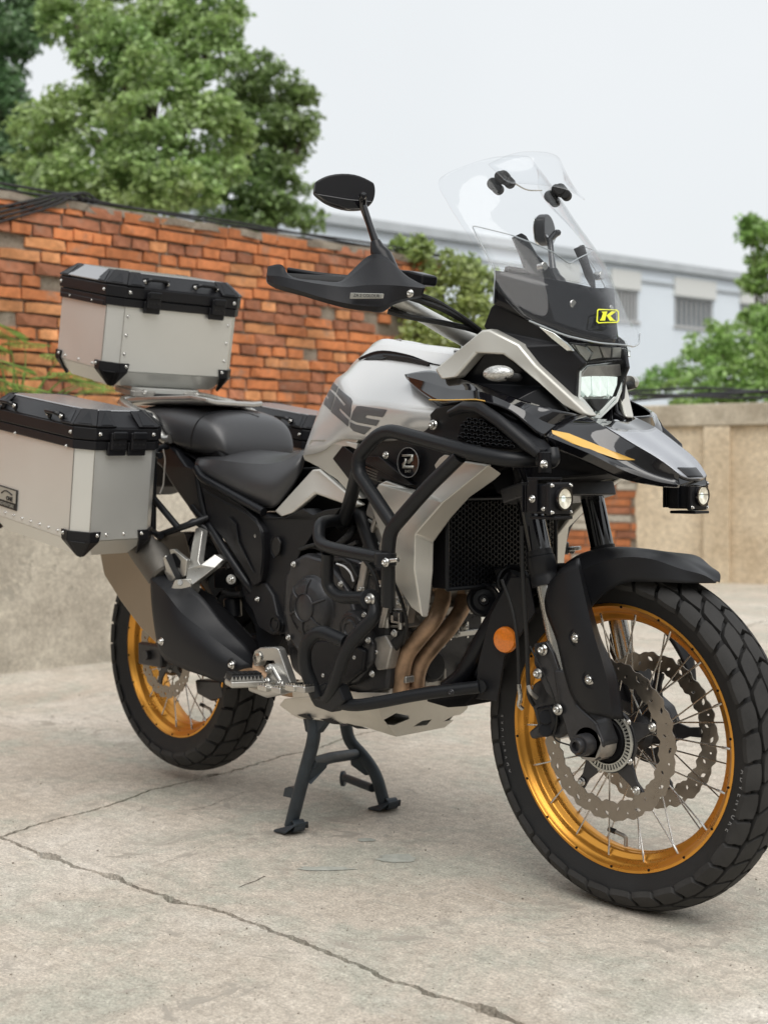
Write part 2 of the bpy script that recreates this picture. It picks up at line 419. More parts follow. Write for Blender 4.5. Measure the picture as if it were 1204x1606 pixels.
def plate(name, outer, holes, to3d, mat, parent, thick=.004, bevel=0., off=0., mirror=False):
    """sheet with real cut-outs: flat outline and holes, carried into space by to3d"""
    pts, ed = [], []
    for loop in [outer]+holes:
        b = len(pts); n = len(loop); pts += [V((p[0], p[1])) for p in loop]; ed += [(b+i, b+(i+1) % n) for i in range(n)]
    v2, _, f2, *_r = delaunay_2d_cdt(pts, ed, [], 0, 1e-7)
    fs = []
    for f in f2:
        cx = sum(v2[i].x for i in f)/len(f); cy = sum(v2[i].y for i in f)/len(f)
        if in_poly(cx, cy, outer) and not any(in_poly(cx, cy, q) for q in holes): fs.append(tuple(f))
    vs = [to3d(p.x, p.y) for p in v2]
    o = mk(name, vs, fs, mat, parent, thick=thick, off=off, smooth=False)
    if mirror: mk(name, mir(vs), [tuple(reversed(f)) for f in fs], mat, parent, thick=thick, off=off, smooth=False)
    return o
# ================================================================ SETTING
def concrete_mat(name, c1, c2, cdark, rough=.85, scale=1., pits=True, streak=True, bumpk=.5):
    m = bpy.data.materials.new(name); m.use_nodes = True; n = m.node_tree; b = n.nodes['Principled BSDF']; N = n.nodes.new; L = n.links.new
    g = N('ShaderNodeNewGeometry')
    def noi(s, det=6, r=.6, vec=None, dist=0.):
        t = N('ShaderNodeTexNoise'); t.inputs['Scale'].default_value = s*scale; t.inputs['Detail'].default_value = det; t.inputs['Roughness'].default_value = r; t.inputs['Distortion'].default_value = dist
        L(vec or g.outputs['Position'], t.inputs['Vector']); return t.outputs['Fac']
    def ramp(src, a, b_, ca=(0, 0, 0), cb=(1, 1, 1)):
        r = N('ShaderNodeValToRGB'); r.color_ramp.elements[0].position = a; r.color_ramp.elements[1].position = b_
        r.color_ramp.elements[0].color = (*ca, 1); r.color_ramp.elements[1].color = (*cb, 1); L(src, r.inputs['Fac']); return r.outputs[0]
    def mixc(f, a, b_, mode='MIX'):
        x = N('ShaderNodeMix'); x.data_type = 'RGBA'; x.blend_type = mode
        (L(f, x.inputs[0]) if not isinstance(f, float) else setattr(x.inputs[0], 'default_value', f))
        for s, q in ((a, 6), (b_, 7)):
            if isinstance(s, tuple): x.inputs[q].default_value = (*s, 1)
            else: L(s, x.inputs[q])
        return x.outputs[2]
    col = ramp(noi(1.9, 9, .68), .40, .60, c1, c2)
    if streak: col = mixc(ramp(noi(3.1, 7, .7, dist=.4), .48, .60), col, (.53, .52, .45))
    col = mixc(ramp(noi(.7, 5, .7, dist=.6), .52, .68), col, mixc(.35, c2, (1.0, .98, .93)), 'MIX') if streak else col
    # fine sand speckle
    col = mixc(.75, col, ramp(noi(170, 4, .8), .32, .68, (.45, .43, .41), (1.42, 1.42, 1.42)), 'MULTIPLY')
    col = mixc(.6, col, ramp(noi(34, 8, .8), .36, .66, (.58, .56, .54), (1.28, 1.28, 1.27)), 'MULTIPLY')
    h = noi(55, 8, .75)
    if streak:
        mp = N('ShaderNodeMapping'); mp.inputs['Rotation'].default_value = (0, 0, .35); mp.inputs['Scale'].default_value = (1.2, 16, 1); L(g.outputs['Position'], mp.inputs['Vector'])
        s = noi(4., 7, .7, mp.outputs[0], .4); col = mixc(.32, col, ramp(s, .38, .62, (.78, .77, .75), (1.1, 1.1, 1.08)), 'MULTIPLY')
        mp2 = N('ShaderNodeMapping'); mp2.inputs['Rotation'].default_value = (0, 0, 1.2); mp2.inputs['Scale'].default_value = (1.6, 22, 1); L(g.outputs['Position'], mp2.inputs['Vector'])
        s2 = noi(3., 7, .75, mp2.outputs[0], .6); col = mixc(ramp(s2, .63, .70), col, (.66, .64, .59))
    # worn dark pits
    v = noi(9, 5, .7, dist=1.2); v2 = noi(2.2, 3, .5)
    pitm = N('ShaderNodeMath'); pitm.operation = 'MULTIPLY'; L(ramp(v, .56, .64), pitm.inputs[0]); L(ramp(v2, .42, .56), pitm.inputs[1])
    col = mixc(pitm.outputs[0], col, mixc(.45, cdark, c1))
    # small isolated stains
    vo = N('ShaderNodeTexVoronoi'); vo.inputs['Scale'].default_value = 11*scale; L(g.outputs['Position'], vo.inputs['Vector'])
    wob = N('ShaderNodeMath'); wob.operation = 'MULTIPLY_ADD'; L(noi(40, 3), wob.inputs[0]); wob.inputs[1].default_value = .12; L(vo.outputs['Distance'], wob.inputs[2])
    spot = ramp(wob.outputs[0], .085, .135, (1, 1, 1), (0, 0, 0)); sm = N('ShaderNodeMath'); sm.operation = 'MULTIPLY'; L(spot, sm.inputs[0]); sm.inputs[1].default_value = .75
    col = mixc(sm.outputs[0], col, cdark)
    L(col, b.inputs['Base Color']); b.inputs['Roughness'].default_value = rough; b.inputs['Specular IOR Level'].default_value = .3
    k = N('ShaderNodeBump'); k.inputs['Strength'].default_value = bumpk; k.inputs['Distance'].default_value = .004
    ad = N('ShaderNodeMath'); ad.operation = 'ADD'; L(h, ad.inputs[0]); L(noi(300, 2), ad.inputs[1])
    sb = N('ShaderNodeMath'); sb.operation = 'SUBTRACT'; L(ad.outputs[0], sb.inputs[0]); L(pitm.outputs[0], sb.inputs[1])
    L(sb.outputs[0], k.inputs['Height']); L(k.outputs[0], b.inputs['Normal'])
    return m
M_['floor'] = concrete_mat('worn_concrete_floor', (.57, .51, .435), (.665, .605, .525), (.30, .275, .235))
M_['render'] = concrete_mat('stained_cement_render', (.54, .495, .42), (.74, .69, .59), (.38, .35, .29), scale=1.3, streak=False, bumpk=.7)
M_['tanwall'] = concrete_mat('tan_weathered_render', (.63, .51, .36), (.80, .68, .51), (.50, .40, .28), scale=.7, streak=False)
M_['cap'] = concrete_mat('grey_weathered_coping', (.46, .40, .31), (.68, .61, .49), (.26, .225, .18), scale=1.5, streak=False)
M_['mortar'] = concrete_mat('lime_mortar', (.30, .25, .195), (.50, .44, .36), (.09, .075, .06), scale=3, streak=False, bumpk=1.)
M_['dirt'] = pbr('dark_soil', (.12, .105, .085), .95, var=.4, vs=8, bump=.5, bs=40)
M_['patch'] = pbr('pale_chalky_residue', (.42, .43, .38), .9, var=.25, vs=40)
def brick_mat(name, c):
    m = pbr(name, c, .82, var=.25, vs=22, bump=.8, bs=90)
    n = m.node_tree; b = n.nodes['Principled BSDF']; h = [x for x in n.nodes if x.type == 'HUE_SAT'][0]
    oi = n.nodes.new('ShaderNodeObjectInfo'); r = n.nodes.new('ShaderNodeMapRange'); r.inputs[3].default_value = .72; r.inputs[4].default_value = 1.12
    n.links.new(oi.outputs['Random'], r.inputs[0])
    mm = n.nodes.new('ShaderNodeMath'); mm.operation = 'MULTIPLY'; v = h.inputs['Value'].links[0].from_socket
    n.links.new(v, mm.inputs[0]); n.links.new(r.outputs[0], mm.inputs[1]); n.links.new(mm.outputs[0], h.inputs['Value'])
    # pale mortar smears and soot, with shapes of their own
    g = n.nodes.new('ShaderNodeNewGeometry'); t = n.nodes.new('ShaderNodeTexNoise'); t.inputs['Scale'].default_value = 7; t.inputs['Detail'].default_value = 8; t.inputs['Roughness'].default_value = .7
    n.links.new(g.outputs['Position'], t.inputs['Vector']); rr = n.nodes.new('ShaderNodeValToRGB'); rr.color_ramp.elements[0].position = .56; rr.color_ramp.elements[1].position = .68
    rr.color_ramp.elements[1].color = (.6, .6, .6, 1)
    n.links.new(t.outputs['Fac'], rr.inputs['Fac']); x = n.nodes.new('ShaderNodeMix'); x.data_type = 'RGBA'; x.inputs[7].default_value = (.33, .24, .18, 1)
    n.links.new(rr.outputs[0], x.inputs[0]); n.links.new(h.outputs[0], x.inputs[6])
    t2 = n.nodes.new('ShaderNodeTexNoise'); t2.inputs['Scale'].default_value = 2.6; t2.inputs['Detail'].default_value = 9; t2.inputs['Roughness'].default_value = .72; n.links.new(g.outputs['Position'], t2.inputs['Vector'])
    r2 = n.nodes.new('ShaderNodeValToRGB'); r2.color_ramp.elements[0].position = .36; r2.color_ramp.elements[0].color = (.34, .31, .29, 1); r2.color_ramp.elements[1].position = .58; r2.color_ramp.elements[1].color = (1, 1, 1, 1); n.links.new(t2.outputs['Fac'], r2.inputs['Fac'])
    x2 = n.nodes.new('ShaderNodeMix'); x2.data_type = 'RGBA'; x2.blend_type = 'MULTIPLY'; x2.inputs[0].default_value = .6; n.links.new(x.outputs[2], x2.inputs[6]); n.links.new(r2.outputs[0], x2.inputs[7]); n.links.new(x2.outputs[2], b.inputs['Base Color'])
    return m
M_['brick'] = brick_mat('orange_red_brick', (.70, .25, .095)); M_['brick2'] = brick_mat('brown_brick', (.47, .19, .10)); M_['brick3'] = brick_mat('light_orange_brick', (.80, .36, .155))

# ---- pavement: cast slabs with broken joints between them, over soil
gnd = mk('ground', [(-90, -60, -.05), (60, -60, -.05), (60, 140, -.05), (-90, 140, -.05)], [(0, 1, 2, 3)], 'dirt', smooth=False); gnd['kind'] = 'structure'
def wob(t, s, ph, amp):
    return amp*(noise.noise(V((t*3.1, ph, 0)))*1.0+noise.noise(V((t*13, ph+5, 0)))*.45+noise.noise(V((t*60, ph+9, 0)))*.16)
XJ = [-7.5, -2.10, .10, 4.6, 8.5]; YJ = [-4.5, -.66, 3.4, 7.4, 12.]
pave = empty('pavement', (0, 0, 0), kind='structure')
def xj(i, y):
    x = XJ[i]
    if i == 2: x = .16-.21*(y+.65)
    return x+wob(y, 0, i*7.3, .035)
def yj(j, x):
    y = YJ[j]
    if j == 1: y = -.675+.073*(x-.2)+.02*math.sin(x*2.2)
    return y+wob(x, 0, 50+j*3.7, .035)
for i in range(4):
    for j in range(4):
        if i == 0 and j == 3: pass
        g = .0036 if i and j < 3 else .006
        fine = (1 <= i <= 2 and j <= 2)
        st = .009 if fine else .1
        def edge(fn, a, b, k, sgn, horiz):
            n = max(2, int(abs(b-a)/st)); o = []
            for q in range(n):
                t = a+(b-a)*q/n
                jag = abs(noise.noise(V((t*45, k*9.1+sgn, 3))))*.009+max(0, noise.noise(V((t*9, k+sgn*4, 7)))-.2)*.035+max(0, noise.noise(V((t*120, k+sgn*4, 17))))*.005
                c = fn(k, t)+sgn*(g+jag)
                o.append((t, c) if horiz else (c, t))
            return o
        ol = edge(yj, XJ[i], XJ[i+1], j, 1, True)+edge(xj, YJ[j], YJ[j+1], i+1, -1, False)+edge(yj, XJ[i+1], XJ[i], j+1, -1, True)+edge(xj, YJ[j+1], YJ[j], i, 1, False)
        # keep only points inside the four joints
        ol = [(x, y) for x, y in ol if xj(i, y)+g*.4 <= x <= xj(i+1, y)-g*.4 and yj(j, x)+g*.4 <= y <= yj(j+1, x)-g*.4]
        nn = len(ol); dz = (0 if fine else -.001)
        b = bmesh.new(); tv = [b.verts.new((x, y, dz)) for x, y in ol]; f = b.faces.new(tv)
        ex = bmesh.ops.extrude_face_region(b, geom=[f]); 
        for v in ex['geom']:
            if isinstance(v, bmesh.types.BMVert): v.co.z = -.06
        bmesh.ops.recalc_face_normals(b, faces=b.faces[:]); bmesh.ops.triangulate(b, faces=[q for q in b.faces if len(q.verts) > 4])
        me = bpy.data.meshes.new('slab'); b.to_mesh(me); b.free()
        o = link('slab', me, pave, V((0, 0, 0)), 'floor')
def flatpatch(name, pts, mat, z=.0015, par=None):
    o = mk(name, [V((p.x, p.y, z)) for p in pts], [tuple(range(len(pts)))], mat, par, smooth=False, tri=True); return o
def blob(cx, cy, rx, ry, seed, n=26, amp=.3):
    return [PZ(cx+rx*math.cos(a)*(1+amp*noise.noise(V((math.cos(a)*2, math.sin(a)*2, seed)))), cy+ry*math.sin(a)*(1+amp*noise.noise(V((math.cos(a)*2, math.sin(a)*2, seed+3))))) for a in [2*PI*k/n for k in range(n)]]
flatpatch('residue_patch', blob(622, 1347, 30, 7, 1, amp=.5), 'patch', par=pave)
flatpatch('residue_patch', blob(510, 1363, 42, 3.2, 2, amp=.6), 'patch', par=pave)
flatpatch('residue_patch', blob(575, 1318, 15, 2.5, 5, amp=.6), 'patch', par=pave)
M_['crackfill'] = pbr('crack_grit', (.085, .075, .06), .95, var=.3, vs=60)
# hairline cracks as narrow recessed slivers of grit
def crackline(pts, wd, seed):
    vs, fs = [], []; n = 0
    P3 = [PZ(x, y) for x, y in pts]; dense = []
    for a, b in zip(P3[:-1], P3[1:]):
        k = max(2, int((b-a).length/.012))
        for q in range(k): dense.append(a.lerp(b, q/k))
    for i, p in enumerate(dense):
        d = (dense[min(i+1, len(dense)-1)]-dense[max(0, i-1)]).normalized(); s = V((-d.y, d.x, 0))
        o = noise.noise(V((i*.35, seed, 0)))*.006+noise.noise(V((i*.07, seed, 2)))*.012
        ww = wd*(.35+abs(noise.noise(V((i*.5, seed, 4))))*1.6)
        vs += [p+s*(o-ww)+V((0, 0, .0008)), p+s*(o+ww)+V((0, 0, .0008))]
        if i: fs.append((2*i-2, 2*i-1, 2*i+1, 2*i))
    return mk('crack', vs, fs, 'crackfill', pave, smooth=False)
crackline([(375, 1392), (420, 1372)], .002, 3)
crackline([(250, 1275), (320, 1268), (385, 1240)], .0010, 11)

# ---- brick boundary wall (runs along Y, its face towards +X)
WX = -2.15; wt = PX(0, 297, WX).z
wall_y0, wall_y1 = -5.0, PX(700, 600, WX).y
def topz(y):
    return wt+.0*(y) 
base_h = .86
bw = empty('brick_wall', (WX, 1.2, 0), 'weathered orange brick wall on a grey cement base behind the luggage cases', 'brick wall')
brng = random.Random(3)
def brickmesh(L, Hh, D, sd):
    r = random.Random(sd); b = bmesh.new(); bmesh.ops.create_cube(b, size=1)
    for v in b.verts: v.co = V((v.co.x*D, v.co.y*L, v.co.z*Hh))
    bmesh.ops.subdivide_edges(b, edges=[e for e in b.edges if abs((e.verts[0].co-e.verts[1].co).y) > .01], cuts=2)
    for v in b.verts:
        v.co += V((r.uniform(-.006, .006), r.uniform(-.004, .004), r.uniform(-.0035, .0035)))
    me = bpy.data.meshes.new('brick'); b.to_mesh(me); b.free(); return me
BM = {}
for k, mt in enumerate(('brick', 'brick2', 'brick3')):
    for q in range(3):
        for L in (.182, .086):
            me = brickmesh(L, .0425, .10, k*10+q); me.materials.append(M_[mt]); BM[(k, q, L)] = me
ncourse = int((wt-base_h)/.0545); cnt = 0
ch = (wt-.012-base_h)/ncourse; far = []
for c in range(ncourse):
    z = base_h+ch*(c+.5); y = wall_y0-brng.uniform(0, .2); hdr = (c % 4 == 2)
    while y < wall_y1:
        L = .086 if (hdr or brng.random() < .2) else .182
        if y+L > wall_y1+.09*noise.noise(V((z*9, 1, 1)))+.05*((c % 2)): break
        k = 0 if brng.random() < .48 else (2 if brng.random() < .42 else 1)
        # broken part near the far end of the wall
        pxd = (y+L/2, z)
        dmg = noise.noise(V((y*1.7, z*2.6, 4.2)))
        broken = (y > wall_y1-.75 and z > wt-.50 and z < wt-.12 and brng.random() < .30) or brng.random() < .008
        if not broken:
            me = BM[(k, brng.randrange(3), L)]
            prot = brng.uniform(-.005, .006)-(.025 if (dmg > .45 and brng.random() < .5) else 0)
            q_ = pj(V((WX, y+L/2, z))); vis_ = -35 < q_[0] < 700 and not (135 < q_[0] < 335 and 450 < q_[1] < 595) and not (q_[1] > 640 and q_[0] > 5) and not (q_[0] > 510 and q_[1] > 580) and not (q_[0] > 650 and q_[1] < 480)
            if vis_ and cnt < 298:
                o = link('brick', me, bw, V((WX-.047+prot, y+L/2, z+brng.uniform(-.002, .002)))); cnt += 1
                o.rotation_euler = (brng.uniform(-.012, .012), 0, brng.uniform(-.02, .02))
            else: far.append((y+L/2, z, L, k))
        y += L+.012
print('bricks', cnt, len(far))
o = joinmk('brick_mass', [boxgeo(V((WX-.047, y_, z_)), .10, L_, .0425) for y_, z_, L_, k_ in far], 'brick', bw, smooth=False); o['kind'] = 'stuff'
mc = mk('mortar', *boxgeo(V((WX-.125, (wall_y0+wall_y1)/2-.03, (base_h+wt)/2-.02)), .225, wall_y1-wall_y0+.05, wt-base_h-.05), 'mortar', bw, smooth=False)
# uneven top bed of mortar
vs, fs = [], []; n = 380
for i in range(n+1):
    y = wall_y0-.05+(wall_y1-wall_y0+.02)*i/n
    for (dx, dz) in ((.006, -.035), (.004, .0), (-.05, .012), (-.15, .012), (-.245, .0), (-.245, -.03)):
        vs.append(V((WX+dx+.012*noise.noise(V((y*9, dx*30, 0))), y, wt+dz-.008+.016*noise.noise(V((y*6, dx*9, 3))))))
for i in range(n):
    for j in range(5): a = i*6+j; fs.append((a, a+6, a+7, a+1))
mk('mortar_coping', vs, fs, 'mortar', bw, smooth=False)
vs, fs = [], []; nb = 130
for i in range(nb+1):
    y = wall_y0-.05+(wall_y1-wall_y0+.03)*i/nb
    for q, z in enumerate((-.05, .2, .5, .75, base_h-.012, base_h)):
        vs.append(V((WX+.012+.012*noise.noise(V((y*2, z*2, 8)))-(.03 if q == 5 else 0), y, z+(0.012*noise.noise(V((y*7, 0, 1))) if q >= 4 else 0))))
for i in range(nb):
    for q in range(5): a = i*6+q; fs.append((a, a+6, a+7, a+1))
mk('cement_base', vs, fs, 'render', bw, thick=.24, off=-1, smooth=False)
# ---- black cables lying along the wall top
M_['cable'] = pbr('black_cable', (.02, .02, .022), .5)
def wline(z_off, xo, ph):
    return [V((WX+xo+.012*math.sin(y*2.3+ph), y, wt+z_off+.01*math.sin(y*3+ph*2))) for y in np.linspace(wall_y0, wall_y1+.02, 90)]
cb = empty('wall_cable', (WX, .5, wt), 'bundle of black cables lying along the top of the brick wall', 'cable')
for zo, xo, ph in ((.018, -.02, 0), (.022, -.045, 1.3), (.02, -.075, 2.1)): tube('cable', wline(zo, xo, ph), .0055, 'cable', cb, rad=0, seg=8)
for k in range(4):
    a = PX(-60, 338+k*9, WX+.012); b_ = PX(60+k*8, 312+k*4, WX+.014); c_ = PX(105+k*9, 300-k, WX+.01); d_ = V((WX-.06, c_.y+.12, wt+.02))
    tube('cable', [a, b_, c_, d_], .0055, 'cable', cb, rad=.15, seg=8)

# ---- tan boundary wall across the yard
A0 = PZ(1120, 913); dirw = V((math.cos(math.radians(18)), math.sin(math.radians(18)), 0)); nw = V((dirw.y, -dirw.x, 0))
def onwall(px, py, off=0.):
    d = ray(px, py); o = A0+nw*off; t = (o-CAM).dot(nw)/d.dot(nw); return CAM+d*t
wz = onwall(1100, 634).z
def wp(s, n_, z): return A0+dirw*s+nw*n_+V((0, 0, z))
sx = lambda px: (onwall(px, 800)-A0).dot(dirw)
tw = empty('plastered_wall', A0, 'tan plastered yard wall with grey coping and a patch of bare brick at its left', 'wall')
def wbox(name, s0, s1, n0, n1, z0, z1, mat, bev=.006):
    vs = [wp(s, n_, z) for s in (s0, s1) for n_ in (n0, n1) for z in (z0, z1)]
    o = mk(name, vs, [(0, 1, 3, 2), (4, 6, 7, 5), (0, 4, 5, 1), (2, 3, 7, 6), (0, 2, 6, 4), (1, 5, 7, 3)], mat, tw, bevel=bev); 
    b = bmesh.new(); b.from_mesh(o.data); bmesh.ops.recalc_face_normals(b, faces=b.faces[:]); b.to_mesh(o.data); b.free(); return o
s_l, s_b, s_r = sx(560), sx(997), sx(997)+24
capb = wz-.17
wbox('core', s_l, s_r, -.24, -.02, -.05, capb, 'mortar', 0)
# plaster skin with a ragged left edge beside the bare brick
rg = []
for k in range(26):
    z = -.02+(capb+.02)*k/25; rg.append((s_b+.05*noise.noise(V((z*6, 2, 2)))+.015*noise.noise(V((z*30, 2, 2))), z))
sp = [wp(s, .012, z) for s, z in rg]+[wp(s_r, .012, capb), wp(s_r, .012, -.02)]
slab('plaster', list(reversed(sp)), .03, 'tanwall', tw, bevel=.004, ddir=-nw)
s = s_l
while s < s_r:
    L = 2.1; wbox('coping_stone', s, min(s+L-.012, s_r), -.30, .06, capb+.002, wz-brng.uniform(0, .012), 'cap', .012); s += L
for k_ in range(9):
    p0 = sx(1104)+k_*2.55; wbox('pilaster', p0, p0+sx(1146)-sx(1104), .0121, .055, -.03, capb-.002, 'tanwall', .01)
s = sx(1020)
# bare brick patch
cnt2 = 0
for c in range(int(capb/.0635)):
    z = .03+.0635*c; s = s_b-1.28-(c % 2)*.12
    while s < s_b-.02:
        L = .236 if brng.random() < .8 else .112
        pr = brng.uniform(-.008, .010); mt = 'brick' if brng.random() < .5 else ('brick2' if brng.random() < .6 else 'render')
        e = min(s+L, s_b+.0)
        if e-s > .04:
            q = boxgeo(V((0, 0, 0)), 1, 1, 1)
            vs = [wp(s_ , n_, z_) for s_ in (s, e) for n_ in (-.06, pr-.006) for z_ in (z-.026, z+.026)]
            o = mk('brick', vs, [(0, 1, 3, 2), (4, 6, 7, 5), (0, 4, 5, 1), (2, 3, 7, 6), (0, 2, 6, 4), (1, 5, 7, 3)], mt, tw, smooth=False); cnt2 += 1
        s += L+.012
cb2 = empty('wall_cable', wp(sx(1000), 0, wz), 'dark cables sagging over the top of the tan plastered wall', 'cable')
for k in range(4):
    tube('cable', [wp(sx(940+q*70)+.02*k, -.05-.03*k, wz+.02+.03*k+.05*abs(math.sin(q*.9+k))-(.012*q if k > 1 else 0)) for q in range(9)], .011, 'cable', cb2, rad=.2, seg=8)

# ---- pale factory hall far behind
M_['hall'] = pbr('pale_blue_white_cladding', (.80, .865, .92), .6, var=.03, vs=.6)
M_['hall2'] = pbr('grey_roof_flashing', (.50, .53, .55), .5, var=.1, vs=2)
M_['shutter'] = pbr('cream_shutter', (.72, .73, .70), .6)
M_['barc'] = pbr('rusty_grey_window_bar', (.52, .52, .51), .6)
B0, B1 = PD(510, 336, 30), PD(1204, 437, 40); hz = B0.z
bd = (V((B1.x, B1.y, 0))-V((B0.x, B0.y, 0))); bdn = bd.normalized(); bn = V((bdn.y, -bdn.x, 0))
if (CAM-B0).dot(bn) < 0: bn = -bn
hall = empty('factory_hall', V((B0.x, B0.y, 0)), 'long pale blue white factory hall with barred windows behind the tan wall', 'building')
def bp(t, n_, z): return V((B0.x, B0.y, 0))+bdn*t+bn*n_+V((0, 0, z))
def hit(px, py):
    d = ray(px, py); t = (V((B0.x, B0.y, 0))-CAM).dot(bn)/d.dot(bn); q = CAM+d*t; return ((q-V((B0.x, B0.y, 0))).dot(bdn), q.z)
def bbox(name, t0, t1, n0, n1, z0, z1, mat, par=None, bev=0):
    vs = [bp(t, n_, z) for t in (t0, t1) for n_ in (n0, n1) for z in (z0, z1)]
    o = mk(name, vs, [(0, 1, 3, 2), (4, 6, 7, 5), (0, 4, 5, 1), (2, 3, 7, 6), (0, 2, 6, 4), (1, 5, 7, 3)], mat, par or hall, smooth=False, bevel=bev)
    b = bmesh.new(); b.from_mesh(o.data); bmesh.ops.recalc_face_normals(b, faces=b.faces[:]); b.to_mesh(o.data); b.free(); return o
Lb = 46
wins = [(958, 1000, 455, 500), (1057, 1118, 465, 510), (1160, 1225, 474, 518), (860, 905, 444, 490), (1270, 1340, 484, 528)]
wr = []
for a, b_, c, d in wins:
    (t0, z1), (t1, _), (_, z0) = hit(a, c), hit(b_, c), hit(a, d); wr.append((t0, t1, z0, z1))
wr.sort()
z0w, z1w = wr[2][2], wr[2][3]; t = -14
bbox('wall', -14, Lb, -12, 0, -.05, z0w, 'hall'); 
bbox('wall', -14, Lb, -12, 0, z1w, hz-.22, 'hall')
for (t0, t1, _, _) in wr:
    bbox('wall', t, t0, -12, 0, z0w+.001, z1w-.001, 'hall'); t = t1
bbox('wall', t, Lb, -12, 0, z0w+.001, z1w-.001, 'hall')
bbox('roof_flashing', -14, Lb, -12.1, .18, hz-.22+.001, hz, 'hall2')
bbox('roof_flashing', -14, Lb, .002, .06, hz-.62, hz-.55, 'hall2')
for (t0, t1, _, _) in wr:
    wdo = bbox('window', t0-.05, t1+.05, .002, .05, z0w-.08, z0w-.003, 'barc')
    bbox('pane', t0+.001, t1-.001, -.2, -.15, z0w+.003, z1w-.003, 'pane', wdo)
    bbox('shutter', t0-.05, t1+.05, .003, .07, z1w+.03, z1w+.55, 'shutter', wdo)
    for k in range(8):
        tt = t0+(t1-t0)*(k+.5)/8; bbox('bar', tt-.028, tt+.028, -.03, .0, z0w+.003, z1w-.003, 'barc', wdo)

# ---- vegetation
def leaf_mat(name, col, var=.45):
    m = bpy.data.materials.new(name); m.use_nodes = True; n = m.node_tree; n.nodes.clear(); N = n.nodes.new; L = n.links.new
    o = N('ShaderNodeOutputMaterial'); g = N('ShaderNodeNewGeometry'); h = N('ShaderNodeHueSaturation'); h.inputs['Color'].default_value = (*col, 1)
    r = N('ShaderNodeMapRange'); r.inputs[3].default_value = 1-var; r.inputs[4].default_value = 1+var*1.1; L(g.outputs['Random Per Island'], r.inputs[0]); L(r.outputs[0], h.inputs['Value'])
    t = N('ShaderNodeTexNoise'); t.inputs['Scale'].default_value = 1.1; L(g.outputs['Position'], t.inputs['Vector']); r2 = N('ShaderNodeMapRange'); r2.inputs[1].default_value = .3; r2.inputs[2].default_value = .7; r2.inputs[3].default_value = .485; r2.inputs[4].default_value = .515
    L(t.outputs['Fac'], r2.inputs[0]); L(r2.outputs[0], h.inputs['Hue'])
    d = N('ShaderNodeBsdfDiffuse'); tl = N('ShaderNodeBsdfTranslucent'); gl = N('ShaderNodeBsdfGlossy'); gl.inputs['Roughness'].default_value = .45
    L(h.outputs[0], d.inputs[0]); L(h.outputs[0], tl.inputs[0])
    x = N('ShaderNodeMixShader'); x.inputs[0].default_value = .45; L(d.outputs[0], x.inputs[1]); L(tl.outputs[0], x.inputs[2])
    y = N('ShaderNodeMixShader'); y.inputs[0].default_value = .06; L(x.outputs[0], y.inputs[1]); L(gl.outputs[0], y.inputs[2]); L(y.outputs[0], o.inputs[0]); return m
M_['leafA'] = leaf_mat('mid_green_leaves', (.33, .46, .165)); M_['leafB'] = leaf_mat('dark_green_leaves', (.235, .34, .12)); M_['leafC'] = leaf_mat('blue_green_leaves', (.14, .24, .10))
M_['leafD'] = leaf_mat('fresh_green_leaves', (.30, .46, .13)); M_['leafE'] = leaf_mat('vine_leaves', (.33, .42, .14)); M_['bark'] = pbr('grey_brown_bark', (.09, .07, .05), .9, var=.4, vs=12, bump=.8, bs=30)
def leaves(name, clumps, dens, size, mat, parent, seed=0, jag=.35):
    """clumps = (centre, radius, squash); many folded leaf quads in sprays through each clump's shell"""
    rng = np.random.default_rng(seed); VV, nq = [], 0
    for c, r, sq in clumps:
        c = np.array(c); nsub = 34
        for q in range(nsub):
            d = rng.normal(size=3); d /= np.linalg.norm(d); d[2] *= 1. if d[2] > -.2 else .6
            rs_ = r*rng.uniform(.22, .36); sc = c+d*r*rng.uniform(.55, 1.0)*np.array([1, 1, sq])
            n = max(12, int(dens*9/nsub*r*r*rng.uniform(.8, 1.3)))
            o = rng.normal(size=(n, 3)); o /= np.linalg.norm(o, axis=1)[:, None]; o[:, 2] = np.where(o[:, 2] < -.3, o[:, 2]*.3, o[:, 2])
            p = sc+o*rs_*(rng.random(n)**.35)[:, None]*np.array([1, 1, .8])*(1+.35*rng.normal(size=(n, 1))*.5)
            nr = o*.75+np.array([0, 0, .45])+rng.normal(size=(n, 3))*.42; nr /= np.linalg.norm(nr, axis=1)[:, None]
            a = rng.normal(size=(n, 3)); u = np.cross(nr, a); u /= np.linalg.norm(u, axis=1)[:, None]; v = np.cross(nr, u)
            L = (size*(.6+.8*rng.random(n)))[:, None]; w_ = L*.32
            VV.append(np.stack([p, p+u*L*.5+v*w_, p+u*L, p+u*L*.5-v*w_], 1).reshape(-1, 3)); nq += n
    vs = np.concatenate(VV).astype(np.float32); me = bpy.data.meshes.new(name)
    cen = vs.mean(0); vs -= cen
    me.vertices.add(len(vs)); me.vertices.foreach_set('co', vs.ravel()); me.loops.add(nq*4); me.loops.foreach_set('vertex_index', np.arange(nq*4, dtype=np.int32))
    me.polygons.add(nq); me.polygons.foreach_set('loop_start', np.arange(0, nq*4, 4, dtype=np.int32)); me.polygons.foreach_set('loop_total', np.full(nq, 4, dtype=np.int32)); me.update(); me.validate()
    return link(name, me, parent, V(cen.tolist()), mat)
def pxcl(l, sq=.85):
    return [(PD(a, b, d), r*d/FPX, sq) for a, b, r, d in l]
def twig(base, pts, r0, parent, name='trunk', mat='bark'):
    p = [base]+pts; rr = [r0*(1-.75*i/(len(p)-1)) for i in range(len(p))]; vs, fs = tubegeo(p, rr, 10); return mk(name, vs, fs, mat, parent)
